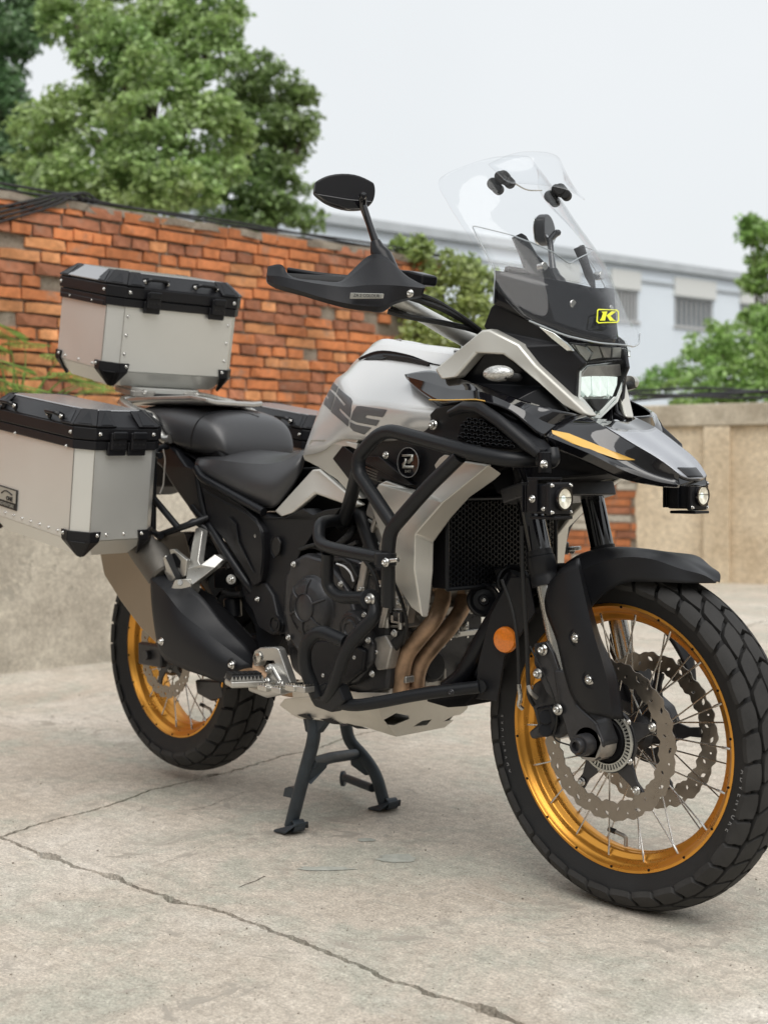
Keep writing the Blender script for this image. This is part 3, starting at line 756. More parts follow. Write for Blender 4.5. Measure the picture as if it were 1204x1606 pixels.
def tree(name, cl, dens, size, mat, label, cat, seed, tr=.14, basepx=None, group=None, sub=None):
    c = pxcl(cl); bx = sum((q[0] for q in c), V())/len(c); base = V((bx.x, bx.y, -.05))
    t = empty(name, V((bx.x, bx.y, 0)), label, cat, group)
    top = V((bx.x, bx.y, max(.5, min(q[0].z for q in c)+.2)))
    tk = twig(base, [base.lerp(top, .5)+V((.06, .05, 0)), top, top+V((.1, -.1, (max(q[0].z for q in c)-top.z)*.12))], tr, t)
    for q in c[::max(1, len(c)//9)]:
        st = base.lerp(top, .85)+V((0, 0, .1)); mid = st.lerp(q[0], .5)+V((0, 0, .15)); twig(st, [mid, q[0]], tr*.35, t, 'limb')
    o = leaves('crown', c, dens, size, mat, t, seed); return t
tree('broadleaf_tree', [(150, 210, 95, 10.5), (250, 250, 95, 10.2), (330, 220, 80, 10.4), (250, 130, 75, 10.8), (330, 80, 70, 11), (200, 60, 80, 11.2), (120, 40, 60, 11.4), (110, 290, 70, 10.1), (200, 300, 70, 10), (290, 300, 60, 10), (330, 10, 60, 11.3), (345, 60, 42, 11), (230, -40, 90, 11.5), (130, -60, 80, 11.6), (320, -70, 80, 11.7), (165, 150, 50, 10.9), (60, 245, 50, 10.5), (310, 150, 55, 10.6), (260, 40, 55, 11.1), (345, 190, 42, 10.3), (350, 270, 40, 10.2), (90, 310, 60, 10.1), (190, 150, 50, 10.8), (95, 20, 40, 11.5), (355, 20, 35, 11.2), (215, 190, 60, 9.9), (230, 110, 50, 10.2), (190, 60, 50, 10.6), (150, 90, 45, 10.6), (60, 200, 48, 10.8), (115, 180, 50, 10.6), (70, 290, 50, 10.6), (275, 300, 60, 9.8)],
     1250, .056, 'leafA', 'tall light green broadleaf tree in the middle behind the brick wall', 'tree', 5, .2)
tree('broadleaf_tree', [(440, 140, 52, 12.2), (420, 200, 60, 12), (455, 190, 44, 12.1), (410, 270, 50, 11.9), (440, 240, 40, 12), (380, 300, 50, 11.8), (430, 320, 40, 11.8), (480, 345, 32, 11.7), (390, 150, 50, 12.5), (350, 330, 45, 11.8), (470, 150, 34, 12.1), (400, 110, 36, 12.3), (475, 215, 30, 12), (450, 290, 40, 11.9), (395, 345, 36, 11.7), (365, 230, 50, 12.2), (370, 170, 45, 12.5), (415, 335, 40, 11.8)],
     1300, .056, 'leafB', 'darker green tree at the right end of the group, behind the light green tree', 'tree', 9, .16)
tree('broadleaf_tree', [(0, 60, 70, 13.5), (-40, 150, 80, 13.2), (30, 10, 60, 13.8), (5, 250, 62, 13), (-60, 260, 80, 13), (50, 275, 50, 13), (-60, 30, 90, 14), (60, 0, 40, 13.8), (10, 130, 40, 13.4), (-20, 200, 55, 13.1), (45, 200, 30, 13.2), (90, 290, 50, 13.4), (30, 300, 60, 13), (20, 70, 45, 13.2), (0, 170, 55, 13), (35, 245, 50, 12.9), (10, 310, 60, 12.8), (55, 40, 42, 13.6), (-30, 280, 70, 12.8)],
     800, .066, 'leafC', 'dark blue green tree at the left edge behind the brick wall', 'tree', 12, .18)
vb = tree('climbing_shrub', [(690, 430, 48, 7.3), (640, 400, 38, 7.2), (650, 470, 46, 7.1), (720, 470, 50, 7.3), (760, 450, 40, 7.5), (700, 520, 55, 7.2), (760, 510, 50, 7.4), (660, 535, 40, 7.0), (655, 395, 24, 7.2), (735, 420, 26, 7.5), (700, 600, 60, 7.3), (760, 600, 60, 7.4), (720, 700, 70, 7.3), (800, 500, 22, 7.6)],
     2300, .04, 'leafE', 'leafy green climbing shrub over the end of the brick wall behind the handlebar', 'shrub', 21, .05)
sh = tree('garden_shrub', [(1130, 545, 50, 13.5), (1180, 540, 60, 13), (1090, 580, 42, 13), (1040, 600, 30, 13), (1150, 600, 55, 12.5), (1220, 590, 70, 12.6), (1010, 612, 22, 12.8), (1290, 580, 70, 13), (1085, 625, 45, 12.4), (1190, 640, 50, 12.4)],
     1300, .055, 'leafD', 'bright green bush behind the tan wall at the right', 'shrub', 33, .06)
tree('slender_tree', [(1190, 370, 30, 16), (1204, 420, 34, 16), (1180, 450, 24, 16), (1215, 500, 40, 16), (1185, 500, 25, 16), (1235, 400, 50, 16), (1175, 352, 16, 16), (1190, 570, 30, 16)],
     330, .08, 'leafD', 'slender tree with sparse foliage rising at the right edge before the factory hall', 'tree', 41, .07)
# fern-like plant in front of the brick wall
fp = empty('compound_leaf_plant', PD(60, 700, 5.0)*1.0, 'soft pinnate green plant growing out of the brick wall behind the cases', 'plant')
fp.location = PX(20, 690, WX+.01); WL[fp] = V(fp.location); base = V(fp.location); rg2 = random.Random(4)
geo = []; stems = []
for (px, py) in ((10, 520), (40, 540), (20, 575), (75, 590), (130, 600), (160, 612), (95, 560), (0, 600), (50, 610), (115, 585), (150, 598), (-20, 540)):
    tip = PX(px, py, WX+.18+rg2.uniform(-.08, .15)); mid = base.lerp(tip, .6)+V((.05, 0, .06)); st = rounded([base, mid, tip], .3, 6); stems.append(tubegeo(st, [.006*(1-.8*i/(len(st)-1)) for i in range(len(st))], 6))
    d = V((rg2.uniform(-.3, .3), rg2.uniform(.4, 1), rg2.uniform(-.3, .1))).normalized()
    for k in range(16):
        c = tip+d*(k-8)*.013; u_, v_ = frame_of(d); u_ = (u_+V((.5, 0, .1))).normalized()
        for sg in (-1, 1):
            a = (u_*sg+d*.5).normalized(); L = .075*math.sin(PI*(k+1.5)/18)+.015; sd_ = d*.006
            geo.append(([c, c+a*L*.5+sd_, c+a*L+V((0, 0, -.01)), c+a*L*.5-sd_], [(0, 1, 2, 3)]))
joinmk('stem', stems, 'leafD', fp); fr_ = joinmk('frond', geo, 'leafD', fp, smooth=False); fr_['kind'] = 'stuff'
# weeds at the wall foot
def weed(px, py, label, seed):
    c = PZ(px, py); t = empty('weed', c, label, 'weed'); r = random.Random(seed); g = []
    for k in range(60):
        a = r.uniform(0, 2*PI); e = r.uniform(.3, 1.3); d = V((math.cos(a)*math.cos(e), math.sin(a)*math.cos(e), math.sin(e))); L = r.uniform(.02, .075); s_ = V((-d.y, d.x, .1)).normalized()*.008
        o = c+V((r.uniform(-.05, .05), r.uniform(-.05, .05), 0)); g.append(([o, o+d*L*.5+s_, o+d*L, o+d*L*.5-s_], [(0, 1, 2, 3)]))
    joinmk('leaf', g, 'leafD', t, smooth=False)
weed(172, 1030, 'small green weed at the foot of the brick wall beside the rear tyre', 2)

# ---- unseen sheds outside the frame, added to cut side light and darken reflections
M_['shade_shed'] = pbr('grey_shade_wall', (.42, .41, .38), .8, var=.2, vs=.5)
for c, s_ in (((6., -14., 2.6), (60, 8, 5.3)), ((17., 4., 2.6), (8, 60, 5.3)), ((-16, -9.5, 2.2), (22, 2, 4.5))):
    vs, fs = boxgeo(V(c), *s_); o = mk('unseen_shade_sheds', vs, fs, 'shade_shed', None, smooth=False); o['kind'] = 'structure'

# ---- loose grit and crumbs on the slabs
gr_ = random.Random(9); geo = []
for k in range(650):
    a = PZ(gr_.uniform(-20, 1230), gr_.uniform(1080, 1620)); s_ = gr_.uniform(.0006, .0020)*(1 if gr_.random() < .96 else 1.7)
    vs, fs = boxgeo(V((a.x, a.y, s_*.45)), s_*gr_.uniform(.7, 1.6), s_, s_*.9, Matrix.Rotation(gr_.uniform(0, 3), 3, 'Z')); geo.append((vs, fs))
M_['grit'] = pbr('grey_brown_grit', (.27, .245, .205), .9, var=.4, vs=30)
gt = joinmk('grit', geo, 'grit', None, smooth=False); tagit(gt, 'loose grit scattered over the concrete pavement', 'grit', kind='stuff')
lf = random.Random(5)
# ================================================================ MOTORCYCLE
XF, RR_ = 1.4566, .3534
bike = empty('motorcycle', (.75, 0, 0), 'white and black adventure motorcycle with gold spoked wheels standing on its centre stand', 'motorcycle')
# ---- wheels
def wheel(name, c, Rt, hw, sec, rimR, rimhw, ns, hubr, blocks, seed, vis=-1):
    wh = empty(name, c, parent=bike); O = V((c[0], c[1], c[2]))
    def at(r, a, y): return O+V((r*math.cos(a), y, r*math.sin(a)))
    # tyre carcass: section from bead to bead
    prof = [(rimR-.001, -rimhw+.003), (rimR+.001, -rimhw-.001), (rimR+.012, -rimhw-.004), (rimR+.03, -hw*.93), (rimR+.05, -hw)]
    cr_ = Rt-sec; 
    for k in range(-8, 9):
        th = k/8*1.18; prof.append((cr_-.0+(sec-.007)*math.cos(th)**.9 if math.cos(th) > 0 else cr_, (hw-.004)*math.sin(th)/math.sin(1.18)))
    # keep monotone outward on the flank
    prof += [(rimR+.05, hw), (rimR+.03, hw*.93), (rimR+.012, rimhw+.004), (rimR+.001, rimhw+.001), (rimR-.001, rimhw-.003)]
    geos = []; seg = 96; m = len(prof); vs, fs = [], []
    for k in range(seg):
        a = 2*PI*k/seg
        for r, y in prof: vs.append(at(r, a, y))
    for k in range(seg):
        for i in range(m-1): k2 = (k+1) % seg; fs.append((k*m+i, k*m+i+1, k2*m+i+1, k2*m+i))
    carc = [(vs, fs)]
    def surf(u, th, h):
        r = cr_+(sec-.007)*max(0, math.cos(th))**.9; y = (hw-.004)*math.sin(th)/math.sin(1.18)
        n_ = V((math.cos(th), math.sin(th)))
        return at(r+h*max(.35, math.cos(th*.9)), u, y+h*math.sin(th*.9))
    # tread blocks: five rows of interlocking wavy blocks
    nb = blocks; H = .0110
    rows = [(-1.24, -.85, .0, .25), (-.73, -.32, .5, .55), (-.22, .22, .0, .0), (.32, .73, .5, -.55), (.85, 1.24, .0, -.25)]
    for (t0, t1, ph, sk) in rows:
        for k in range(nb):
            u0, u1 = (k+ph+.085)/nb*2*PI, (k+ph+.915)/nb*2*PI; du = (u1-u0)
            nu, nv = 4, 5; g, gf = [], []
            for i in range(nu):
                for j in range(nv):
                    a, b_ = i/(nu-1), j/(nv-1)
                    th = t0+(t1-t0)*b_; bow = (.20 if t0 == -.22 else .05)*(1-abs(2*b_-1))
                    uu = u0+du*(a+sk*(b_-.5)*.8+bow*(1 if vis else 1))
                    # hexagonal waist
                    th += (.022 if .2 < a < .8 else -.008)*(1 if b_ > .9 else (-1 if b_ < .1 else 0))
                    g.append(surf(uu, th, H))
            for i in range(nu-1):
                for j in range(nv-1): q = i*nv+j; gf.append((q, q+1, q+nv+1, q+nv))
            ring = [i*nv for i in range(nu)]+[(nu-1)*nv+j for j in range(1, nv)]+[i*nv+nv-1 for i in range(nu-2, -1, -1)]+[j for j in range(nv-2, 0, -1)]
            b0 = len(g); ctr = sum(g, V())/len(g)
            for q in ring:
                v = g[q]; rad = V((v.x-O.x, 0, v.z-O.z)).normalized(); out = (v-ctr)*.015
                g.append(v-rad*.010*1.0+out*1.0 - V((0, math.copysign(.004, v.y-O.y) if abs(v.y-O.y) > hw*.7 else 0, 0)))
            L = len(ring)
            for q in range(L): q2 = (q+1) % L; gf.append((ring[q2], ring[q], b0+q, b0+q2))
            geos.append((g, gf))
    t = joinmk('tyre', carc, 'rubber', wh); t = joinmk('tread_blocks', geos, 'tread', wh); t['kind'] = 'stuff'
    t.data.set_sharp_from_angle(angle=math.radians(35))
    # rim
    rp = [(rimR+.001, -rimhw), (rimR+.004, -rimhw-.002), (rimR+.004, -rimhw+.002), (rimR-.006, -rimhw+.004)]
    w2 = rimhw
    hp_ = [(rimR+.004, -w2-.003), (rimR-.001, -w2-.0036), (rimR-.0035, -w2-.001), (rimR-.005, -w2+.003), (rimR-.0095, -w2+.006), (rimR-.0125, -w2+.010), (rimR-.0145, -w2*.62), (rimR-.018, -w2*.50), (rimR-.026, -w2*.44), (rimR-.0285, -w2*.36), (rimR-.0285, -w2*.12), (rimR-.0305, -w2*.08)]
    inner = hp_+[(r, -y) for r, y in reversed(hp_)]+[(rimR-.004, w2-.003), (rimR-.012, 0), (rimR-.004, -w2+.003), (rimR+.004, -w2-.003)]
    ro = lathe('rim', [(r, y) for r, y in inner], O, (0, 1, 0), 'gold', wh, seg=112, bevel=0)
    # hub
    hy = .036 if name == 'front_wheel' else .05
    lathe('hub', [(.012, -hy-.02), (.028, -hy-.02), (hubr-.01, -hy-.004), (hubr, -hy), (hubr, -hy+.006), (.024, -hy+.014), (.022, hy-.014), (hubr, hy-.006), (hubr, hy), (.02, hy+.01)], O, (0, 1, 0), 'darkmetal', wh, seg=32)
    # spokes
    for k in range(ns):
        s = -1 if k % 2 == 0 else 1; a = 2*PI*(k+.25)/ns; cross = (.62 if (k//2) % 2 == 0 else -.62)
        p0 = at(hubr-.005, a+cross, s*(hy-.001)); p1 = at(rimR-.0135, a, s*(rimhw*.58))
        d = (p1-p0).normalized()
        g1 = tubegeo([p0, p1-d*.02, p1-d*.019, p1+d*.004], [.0016, .0016, .0025, .0025], 8)
        mk('spoke', *g1, 'steel', wh)
        q = at(rimR-.0148, a, s*(rimhw-.0115))
        dd = V((math.cos(a), 0, math.sin(a)))
    for k in range(0, ns, 2):
        for s in (-1, 1):
            a = 2*PI*(k+.75)/ns; q = at(rimR-.0015, a, s*(rimhw+.0032)); g1 = tubegeo([q-V((0, s*.001, 0)), q+V((0, s*.0012, 0))], .0026, 8); mk('rim_screw', *g1, 'deep', wh)
    # valve
    a = math.radians(-92) if name == 'front_wheel' else math.radians(-60)
    v0 = at(rimR-.033, a, 0); v1 = at(rimR-.052, a, 0)
    tube('valve', [v0, v1, v1+V((-.022, -.004, .006))], .004, 'greysteel', wh, rad=.006, seg=8)
    cyl('valve_cap', v1+V((-.022, -.004, .006)), v1+V((-.038, -.006, .009)), .0052, 'black', wh, seg=10)
    return wh, at
def brake_disc(name, O, y, R0, R1, parent, mat='disc', phase=0., nw_=12, thick=.0045):
    """wavy rotor with real cut-outs"""
    def wave_(a, s): return s*(.62*math.sin(nw_*a*1.75)+.38*math.sin(nw_*a*3.5+.6))
    N_ = 288; outer = [((R0+wave_(a, .0036))*math.cos(a), (R0+wave_(a, .0036))*math.sin(a)) for a in [2*PI*k/N_ for k in range(N_)]]
    inner = [((R1-wave_(a+.13, .0036))*math.cos(a), (R1-wave_(a+.13, .0036))*math.sin(a)) for a in [2*PI*k/N_ for k in range(N_)]]
    holes = [inner]; w_ = R0-R1
    def lz(a, r, l, t, rot):
        u = (math.cos(a), math.sin(a)); v = (-u[1], u[0]); c, s = math.cos(rot), math.sin(rot); o = []
        for q in range(8):
            x = l*math.cos(q*PI/4)*(1 if q % 2 == 0 else .75); z = t*math.sin(q*PI/4)*(1 if q % 2 == 0 else .9)
            X_, Z_ = x*c-z*s, x*s+z*c; o.append((u[0]*(r+Z_)+v[0]*X_, u[1]*(r+Z_)+v[1]*X_))
        return o
    for k in range(nw_):
        a = 2*PI*k/nw_+phase
        holes.append(lz(a, R1+w_*.66, .0072, .0036, .5)); holes.append(lz(a+.19, R1+w_*.40, .0050, .0028, -.9)); holes.append(lz(a+.34, R1+w_*.66, .0024, .0024, 0))
    return plate(name, outer, holes, lambda x, z: O+V((x, y, z)), mat, parent, thick=thick, bevel=0)
def spider(O, y, r0, r1, arms, parent, mat, phase, wid=.016, dish=0.):
    geos = []
    for k in range(arms):
        a = 2*PI*k/arms+phase; d = V((math.cos(a), 0, math.sin(a))); t_ = V((-d.z, 0, d.x))
        p = [O+d*r0+t_*wid*1.3, O+d*r0-t_*wid*1.3, O+d*(r1*.8)-t_*wid*.55, O+d*r1-t_*wid*.62, O+d*r1+t_*wid*.62, O+d*(r1*.8)+t_*wid*.55]
        vs = [v+V((0, y-.003, 0)) for v in p]+[v+V((0, y+.003, 0)) for v in p]
        geos.append((vs, [tuple(range(6)), tuple(range(11, 5, -1))]+[(i, i+6, (i+1) % 6+6, (i+1) % 6) for i in range(6)]))
    na = 48; vs, fs = [], []
    for k in range(na):
        a = 2*PI*k/na
        for r, yy in ((r0-.022, y-.004), (r0+.006, y-.004), (r0+.006, y+.004), (r0-.022, y+.004)): vs.append(O+V((r*math.cos(a), yy, r*math.sin(a))))
    for k in range(na):
        for i in range(4): k2 = (k+1) % na; fs.append((k*4+i, k*4+(i+1) % 4, k2*4+(i+1) % 4, k2*4+i))
    geos.append((vs, fs)); return joinmk('disc_carrier', geos, mat, parent, bevel=.0012)

fw, fat = wheel('front_wheel', (XF, 0, .329), .329, .056, .055, .252, .038, 36, .034, 36, 1)
FO = V((XF, 0, .329))
for s in (-1, 1):
    brake_disc('brake_disc', FO, s*.068, .152, .117, fw)
    spider(FO, s*.064, .058, .119, 5, fw, 'darkmetal', .35 if s < 0 else .1)
    for k in range(5):
        a = 2*PI*k/5+(.35 if s < 0 else .1)
        bolt(FO+V((.109*math.cos(a), s*.0705, .109*math.sin(a))), (0, s, 0), fw, .0075, 'cast')
        a += .33; bolt(FO+V((.062*math.cos(a), s*.070, .062*math.sin(a))), (0, s, 0), fw, .0055, 'cast')
# toothed speed ring
g = []
for k in range(48):
    a = 2*PI*k/48; a2 = a+2*PI/48*.5
    p = [FO+V((r*math.cos(q), y, r*math.sin(q))) for r in (.047, .0575) for q in (a, a2) for y in (-.074, -.0715)]
    g.append((p, [(0, 1, 3, 2), (4, 6, 7, 5), (0, 4, 5, 1), (2, 3, 7, 6), (0, 2, 6, 4), (1, 5, 7, 3)]))
joinmk('sensor_ring', g, 'label', fw, smooth=False)
lathe('sensor_ring', [(.0455, -.075), (.0475, -.075), (.0475, -.071), (.0455, -.071), (.0455, -.075)], FO, (0, 1, 0), 'label', fw, 48)
lathe('sensor_ring', [(.057, -.075), (.061, -.0745), (.061, -.071), (.057, -.071), (.057, -.075)], FO, (0, 1, 0), 'label', fw, 48)
lathe('hub', [(.0, -.078), (.040, -.078), (.045, -.068), (.045, -.04), (.03, -.036)], FO, (0, 1, 0), 'deep', fw, 32)
# sidewall lettering, laid round the near flank
def sidewall(word, O, r, ang0, step, y, size, flip=1, tilt=0.):
    for i, chh in enumerate(word):
        if chh == ' ': continue
        a = ang0-i*step; rad = V((math.cos(a), 0, math.sin(a))); tng = V((math.sin(a), 0, -math.cos(a)))
        vs, fs = textmesh(chh, size, .0004); c = O+rad*r+V((0, y, 0))
        nrm = V((rad.x*.12, -1, rad.z*.12)).normalized(); up = (rad-nrm*rad.dot(nrm)).normalized()
        mk('tyre_lettering', [c+tng*v.x+up*v.y+nrm*v.z for v in vs], fs, 'greyprint', fw, smooth=False)
sidewall('ADVENTURE', FO, .2805, math.radians(-4), math.radians(2.9), -.0522, .012)
sidewall('ADVENTURE', FO, .2805, math.radians(-158), math.radians(2.9), -.0522, .010)
rw, rat = wheel('rear_wheel', (0, 0, RR_), .321, .075, .072, .226, .055, 36, .042, 30, 2)
RO = V((0, 0, RR_))
brake_disc('brake_disc', RO, -.085, .120, .088, rw)
spider(RO, -.083, .045, .09, 5, rw, 'darkmetal', .6, .014)
lathe('sprocket_carrier', [(.0, -.095), (.03, -.095), (.05, -.085), (.062, -.07), (.062, -.055), (.03, -.05)], RO, (0, 1, 0), 'darkmetal', rw, 32)
for k in range(6):
    a = k*PI/3; bolt(RO+V((.05*math.cos(a), -.088, .05*math.sin(a))), (0, -1, 0), rw, .006, 'cast')

# ---- front fork
ft, fb = P(820, 740, -.10), P(892, 1098, -.10); fd = (fb-ft).normalized()
def fpt(t): return ft+(fb-ft)*t
top = ft-fd*.22
cyl('fork_tube', top, fpt(.36), .0240, 'gloss', bike, seg=28, mirror=True)
tube('fork_lower_collar', [fpt(.35), fpt(.375), fpt(.38), fpt(.44), fpt(.445), fpt(.47), fpt(.475), fpt(.505)], [.0255, .0255, .028, .028, .0262, .0262, .0275, .0275], 'matte', bike, rad=0, mirror=True, seg=28)
cyl('fork_stanchion', fpt(.48), fpt(1.0), .0195, 'steel', bike, seg=24, mirror=True)
# axle foot and clamp
foot0 = fpt(.93)
ax = V((XF, -.1, .329))
slab('fork_foot', [V((1.372, -.128, .46)), V((1.412, -.128, .46)), V((1.43, -.128, .40)), V((1.475, -.128, .372)), V((1.493, -.128, .335)), V((1.478, -.128, .300)), V((1.44, -.128, .296)), V((1.41, -.128, .33)), V((1.385, -.128, .39))], .05, 'darkmetal', bike, bevel=.006, mirror=True)
lathe('front_axle', [(.0, -.157), (.009, -.157), (.009, -.165), (.013, -.166), (.015, -.162), (.015, -.155), (.020, -.155), (.021, -.15), (.021, -.12), (.017, -.12), (.017, .12), (.0, .12)], FO, (0, 1, 0), 'darkmetal', bike, 24)
lathe('axle_spacer', [(.018, -.128), (.031, -.128), (.034, -.118), (.034, -.085), (.024, -.08)], FO, (0, 1, 0), 'greysteel', bike, 28)
# triple clamps
for t in (-.17, .06):
    c = (fpt(t)+V((0, .1, 0))); vs_ = []
    c0 = V((c.x, 0, c.z)); q = V((fd.x, 0, fd.z)).normalized(); n_ = V((q.z, 0, -q.x))
    if n_.x > 0: n_ = -n_
    ol = [V((c0.x, y, c0.z))+n_*o for y, o in ((-.145, -.03), (-.145, .03), (-.08, .045), (-.03, .075), (.03, .075), (.08, .045), (.145, .03), (.145, -.03), (.05, -.03), (-.05, -.03))]
    slab('triple_clamp', ol, .03, 'darkmetal', bike, bevel=.004, ddir=q)
cyl('steering_stem', fpt(-.2)+V((-.04, .1, 0)), fpt(.1)+V((-.04, .1, 0)), .022, 'darkmetal', bike)

# ---- front fender with fork guards
def fen(px, py, y): return P(px, py, y)
# crown: stations from rear to nose; rows from centre to lower edge
st = []
sil = [(875, 892, -.045), (905, 872, -.04), (940, 863, -.035), (986, 863.5, -.03), (1033, 870, -.025), (1071, 883, -.02), (1108, 902, -.012), (1123, 911, -.004)]
low = [(895, 975, -.082), (917, 965, -.082), (932, 945, -.08), (975, 915.5, -.078), (1030, 913, -.070), (1075, 914.5, -.046), (1102, 914.8, -.024), (1125, 914, -.008)]
r0, r1, r2, r3 = [], [], [], []
for (a, b_, y), (c, d, y2) in zip(sil, low):
    s_ = P(a, b_, y); e = P(c, d, y2)
    r0.append(V((s_.x-.01, 0, s_.z+.004))); r1.append(s_)
    m = s_.lerp(e, .45); r2.append(V((m.x+.004, y2*1.03, m.z+.016*(1 if a < 1060 else .4)))); r3.append(e)
tip_ = P(1125, 912.5, 0)
for r, dz, dy in ((r0, .001, 0), (r1, 0, -.004), (r2, -.001, -.006), (r3, -.002, -.007)): r[-1] = tip_+V((0, dy, dz))
full = [[V((p.x, -p.y, p.z)) for p in r] for r in (r3, r2, r1)]+[r0, r1, r2, r3]
shell('front_fender', full, 'matte', bike, thick=.004, sub=2, crease_rows=(1, 5))
# rear half of the fender, behind the fork
rf0, rf1 = [], []
for k in range(7):
    a = math.radians(118+k*8); rr = .362+.004*k
    rf0.append(FO+V((rr*math.cos(a), 0, rr*math.sin(a)))); rf1.append(FO+V(((rr-.012)*math.cos(a), -.068, (rr-.012)*math.sin(a))))
rf2 = [V((p.x, -.080, p.z))-V((math.cos(math.radians(118+k*8))*.04, 0, math.sin(math.radians(118+k*8))*.04)) for k, p in enumerate(rf1)]
fr = [[V((p.x, -p.y, p.z)) for p in r] for r in (rf2, rf1)]+[rf0, rf1, rf2]
shell('fender_rear_section', fr, 'matte', bike, thick=.004, sub=2, crease_rows=(1, 3))
# near fork guard: outer face with two creases
L_ = [(862, 912, -.118), (853, 945, -.122), (872, 1006, -.128), (884, 1056, -.13), (898, 1096, -.13), (921, 1120, -.128)]
Cc1 = [(882, 889, -.128), (887, 945, -.140), (900, 1006, -.146), (913, 1050, -.146), (928, 1088, -.144), (944, 1124, -.138)]
Cc2 = [(904, 876, -.122), (921, 955, -.135), (934, 1006, -.142), (945, 1042, -.143), (954, 1080, -.14), (960, 1128, -.134)]
R_ = [(908, 875, -.100), (929, 957, -.092), (943, 1003, -.1), (957, 1034, -.105), (968, 1066, -.11), (978, 1128, -.115)]
rows = [[P(*q) for q in L_], [P(*q) for q in Cc1], [P(*q) for q in Cc2], [P(*q) for q in R_]]
rows = list(reversed(rows))
shell('fork_guard', rows, 'matte', bike, thick=.004, sub=2, crease_rows=(1,))
shell('fork_guard', [mir(rows[0]), mir(rows[1]), mir([a.lerp(c, .25) for a, c in zip(rows[1], rows[2])])][::-1], 'matte', bike, thick=.004)
for a, b_ in ((425, 415), (480, 585)):
    bolt(cH(a, b_, -.1445)+V((0, -.002, 0)), (.25, -1, .1), bike, .0085, mirror=True)
    lathe('bolt_recess', [(.0125, .0), (.015, .001), (.0165, -.001)], cH(a, b_, -.1445), (-.25, 1, -.1), 'matte', bike, 20)
bolt(cH(285, 465, -.13), (0, -1, 0), bike, .010, 'steel'); bolt(cH(265, 562, -.135), (0, -1, 0), bike, .009, 'cast'); bolt(cH(347, 708, -.135), (0, -1, 0), bike, .0095, 'cast')
slab('guard_bracket', [cH(250, 440, -.125), cH(300, 430, -.125), cH(330, 480, -.125), cH(380, 640, -.125), cH(370, 700, -.125), cH(300, 640, -.125), cH(250, 520, -.125)], .012, 'darkmetal', bike, bevel=.003, mirror=True)
# caliper
cal = [(232, 640), (250, 600), (330, 560), (372, 640), (392, 720), (400, 800), (350, 828), (300, 815), (240, 832), (226, 800), (262, 770), (250, 720), (238, 690)]
def H_(l, y): return [cH(a, b_, y) for a, b_ in l]
cp = slab('brake_caliper', H_(cal, -.105), .045, 'darkmetal', bike, bevel=.006, mirror=True)
slab('brake_caliper', H_([(255, 700), (320, 690), (345, 760), (320, 805), (262, 810), (268, 770)], -.118), .015, 'satin', bike, bevel=.005)
for a, b_ in ((300, 740), (300, 790)): cyl('caliper_piston_housing', cH(a, b_, -.105), cH(a, b_, -.124), .014, 'satin', bike)
# brake hoses
tube('brake_hose', [cH(200, -40, -.14), cH(205, 160, -.142), cH(222, 420, -.142), cH(228, 600, -.14), cH(230, 655, -.135), cH(250, 690, -.12)], .0042, 'black', bike, rad=.03, seg=8)
tube('brake_hose', [cH(120, 180, -.13), cH(160, 280, -.135), cH(185, 420, -.14), cH(190, 600, -.14), cH(197, 680, -.13)], .0034, 'black', bike, rad=.03, seg=8)
tube('hose_fitting', [cH(190, 605, -.14), cH(197, 660, -.14), cH(187, 690, -.135), cH(205, 705, -.125)], .0042, 'steel', bike, rad=.008, seg=8)
tube('hose_fitting', [cH(228, 610, -.14), cH(238, 640, -.14), cH(262, 660, -.12)], .004, 'greysteel', bike, rad=.008, seg=8)
tube('sensor_wire', [cH(235, 450, -.14), cH(270, 520, -.145), cH(330, 640, -.14), cH(350, 760, -.13), cH(320, 830, -.12), cH(420, 860, -.1)], .0018, 'black', bike, rad=.04, seg=6)
# reflector on its bracket plate
bp_ = slab('reflector_bracket', [P(744, 1096, -.105), P(749, 1040, -.105), P(768, 965, -.105), P(800, 905, -.105), P(828, 905, -.105), P(838, 960, -.105), P(812, 1000, -.105), P(790, 1030, -.105), P(778, 1100, -.105)], .006, 'matte', bike, bevel=.002, mirror=True)
rc = P(788, 1004, -.118)
lathe('side_reflector', [(0, 0), (.018, .0008), (.0245, .003), (.0265, .007), (.0265, .012), (0, .012)], rc, (-.12, 1, 0), 'amber', bike, 36)

# ---- handlebar, controls
H0, H1 = P(606, 462, -.30), P(738, 536, -.055)
hb = [P(440, 440, -.415), P(540, 446, -.345), P(600, 452, -.30), P(640, 486, -.22), P(700, 516, -.12), P(738, 536, -.05)]
hbm = [V((p.x, -p.y, p.z)) for p in reversed(hb)]
tube('handlebar', hb+[V((hb[-1].x+.005, 0, hb[-1].z-.002))]+hbm, .0125, 'alu', bike, rad=.05, seg=18, n=7)
tube('handlebar_taper', [P(622, 470, -.255), P(700, 515, -.12), P(745, 538, -.04)], [.014, .018, .019], 'alu', bike, rad=0, seg=20, mirror=True)
cyl('grip', P(432, 440, -.42), P(545, 447, -.34), .0165, 'rubber', bike, mirror=True)
cyl('bar_end_weight', P(424, 433, -.432), P(433, 437, -.418), .0165, 'gloss', bike, mirror=True, bev=.003)
lathe('bar_end_weight', [(0, -.001), (.006, -.001), (.007, .001)], P(422, 433, -.436), (.3, 1, 0), 'steel', bike, 16)
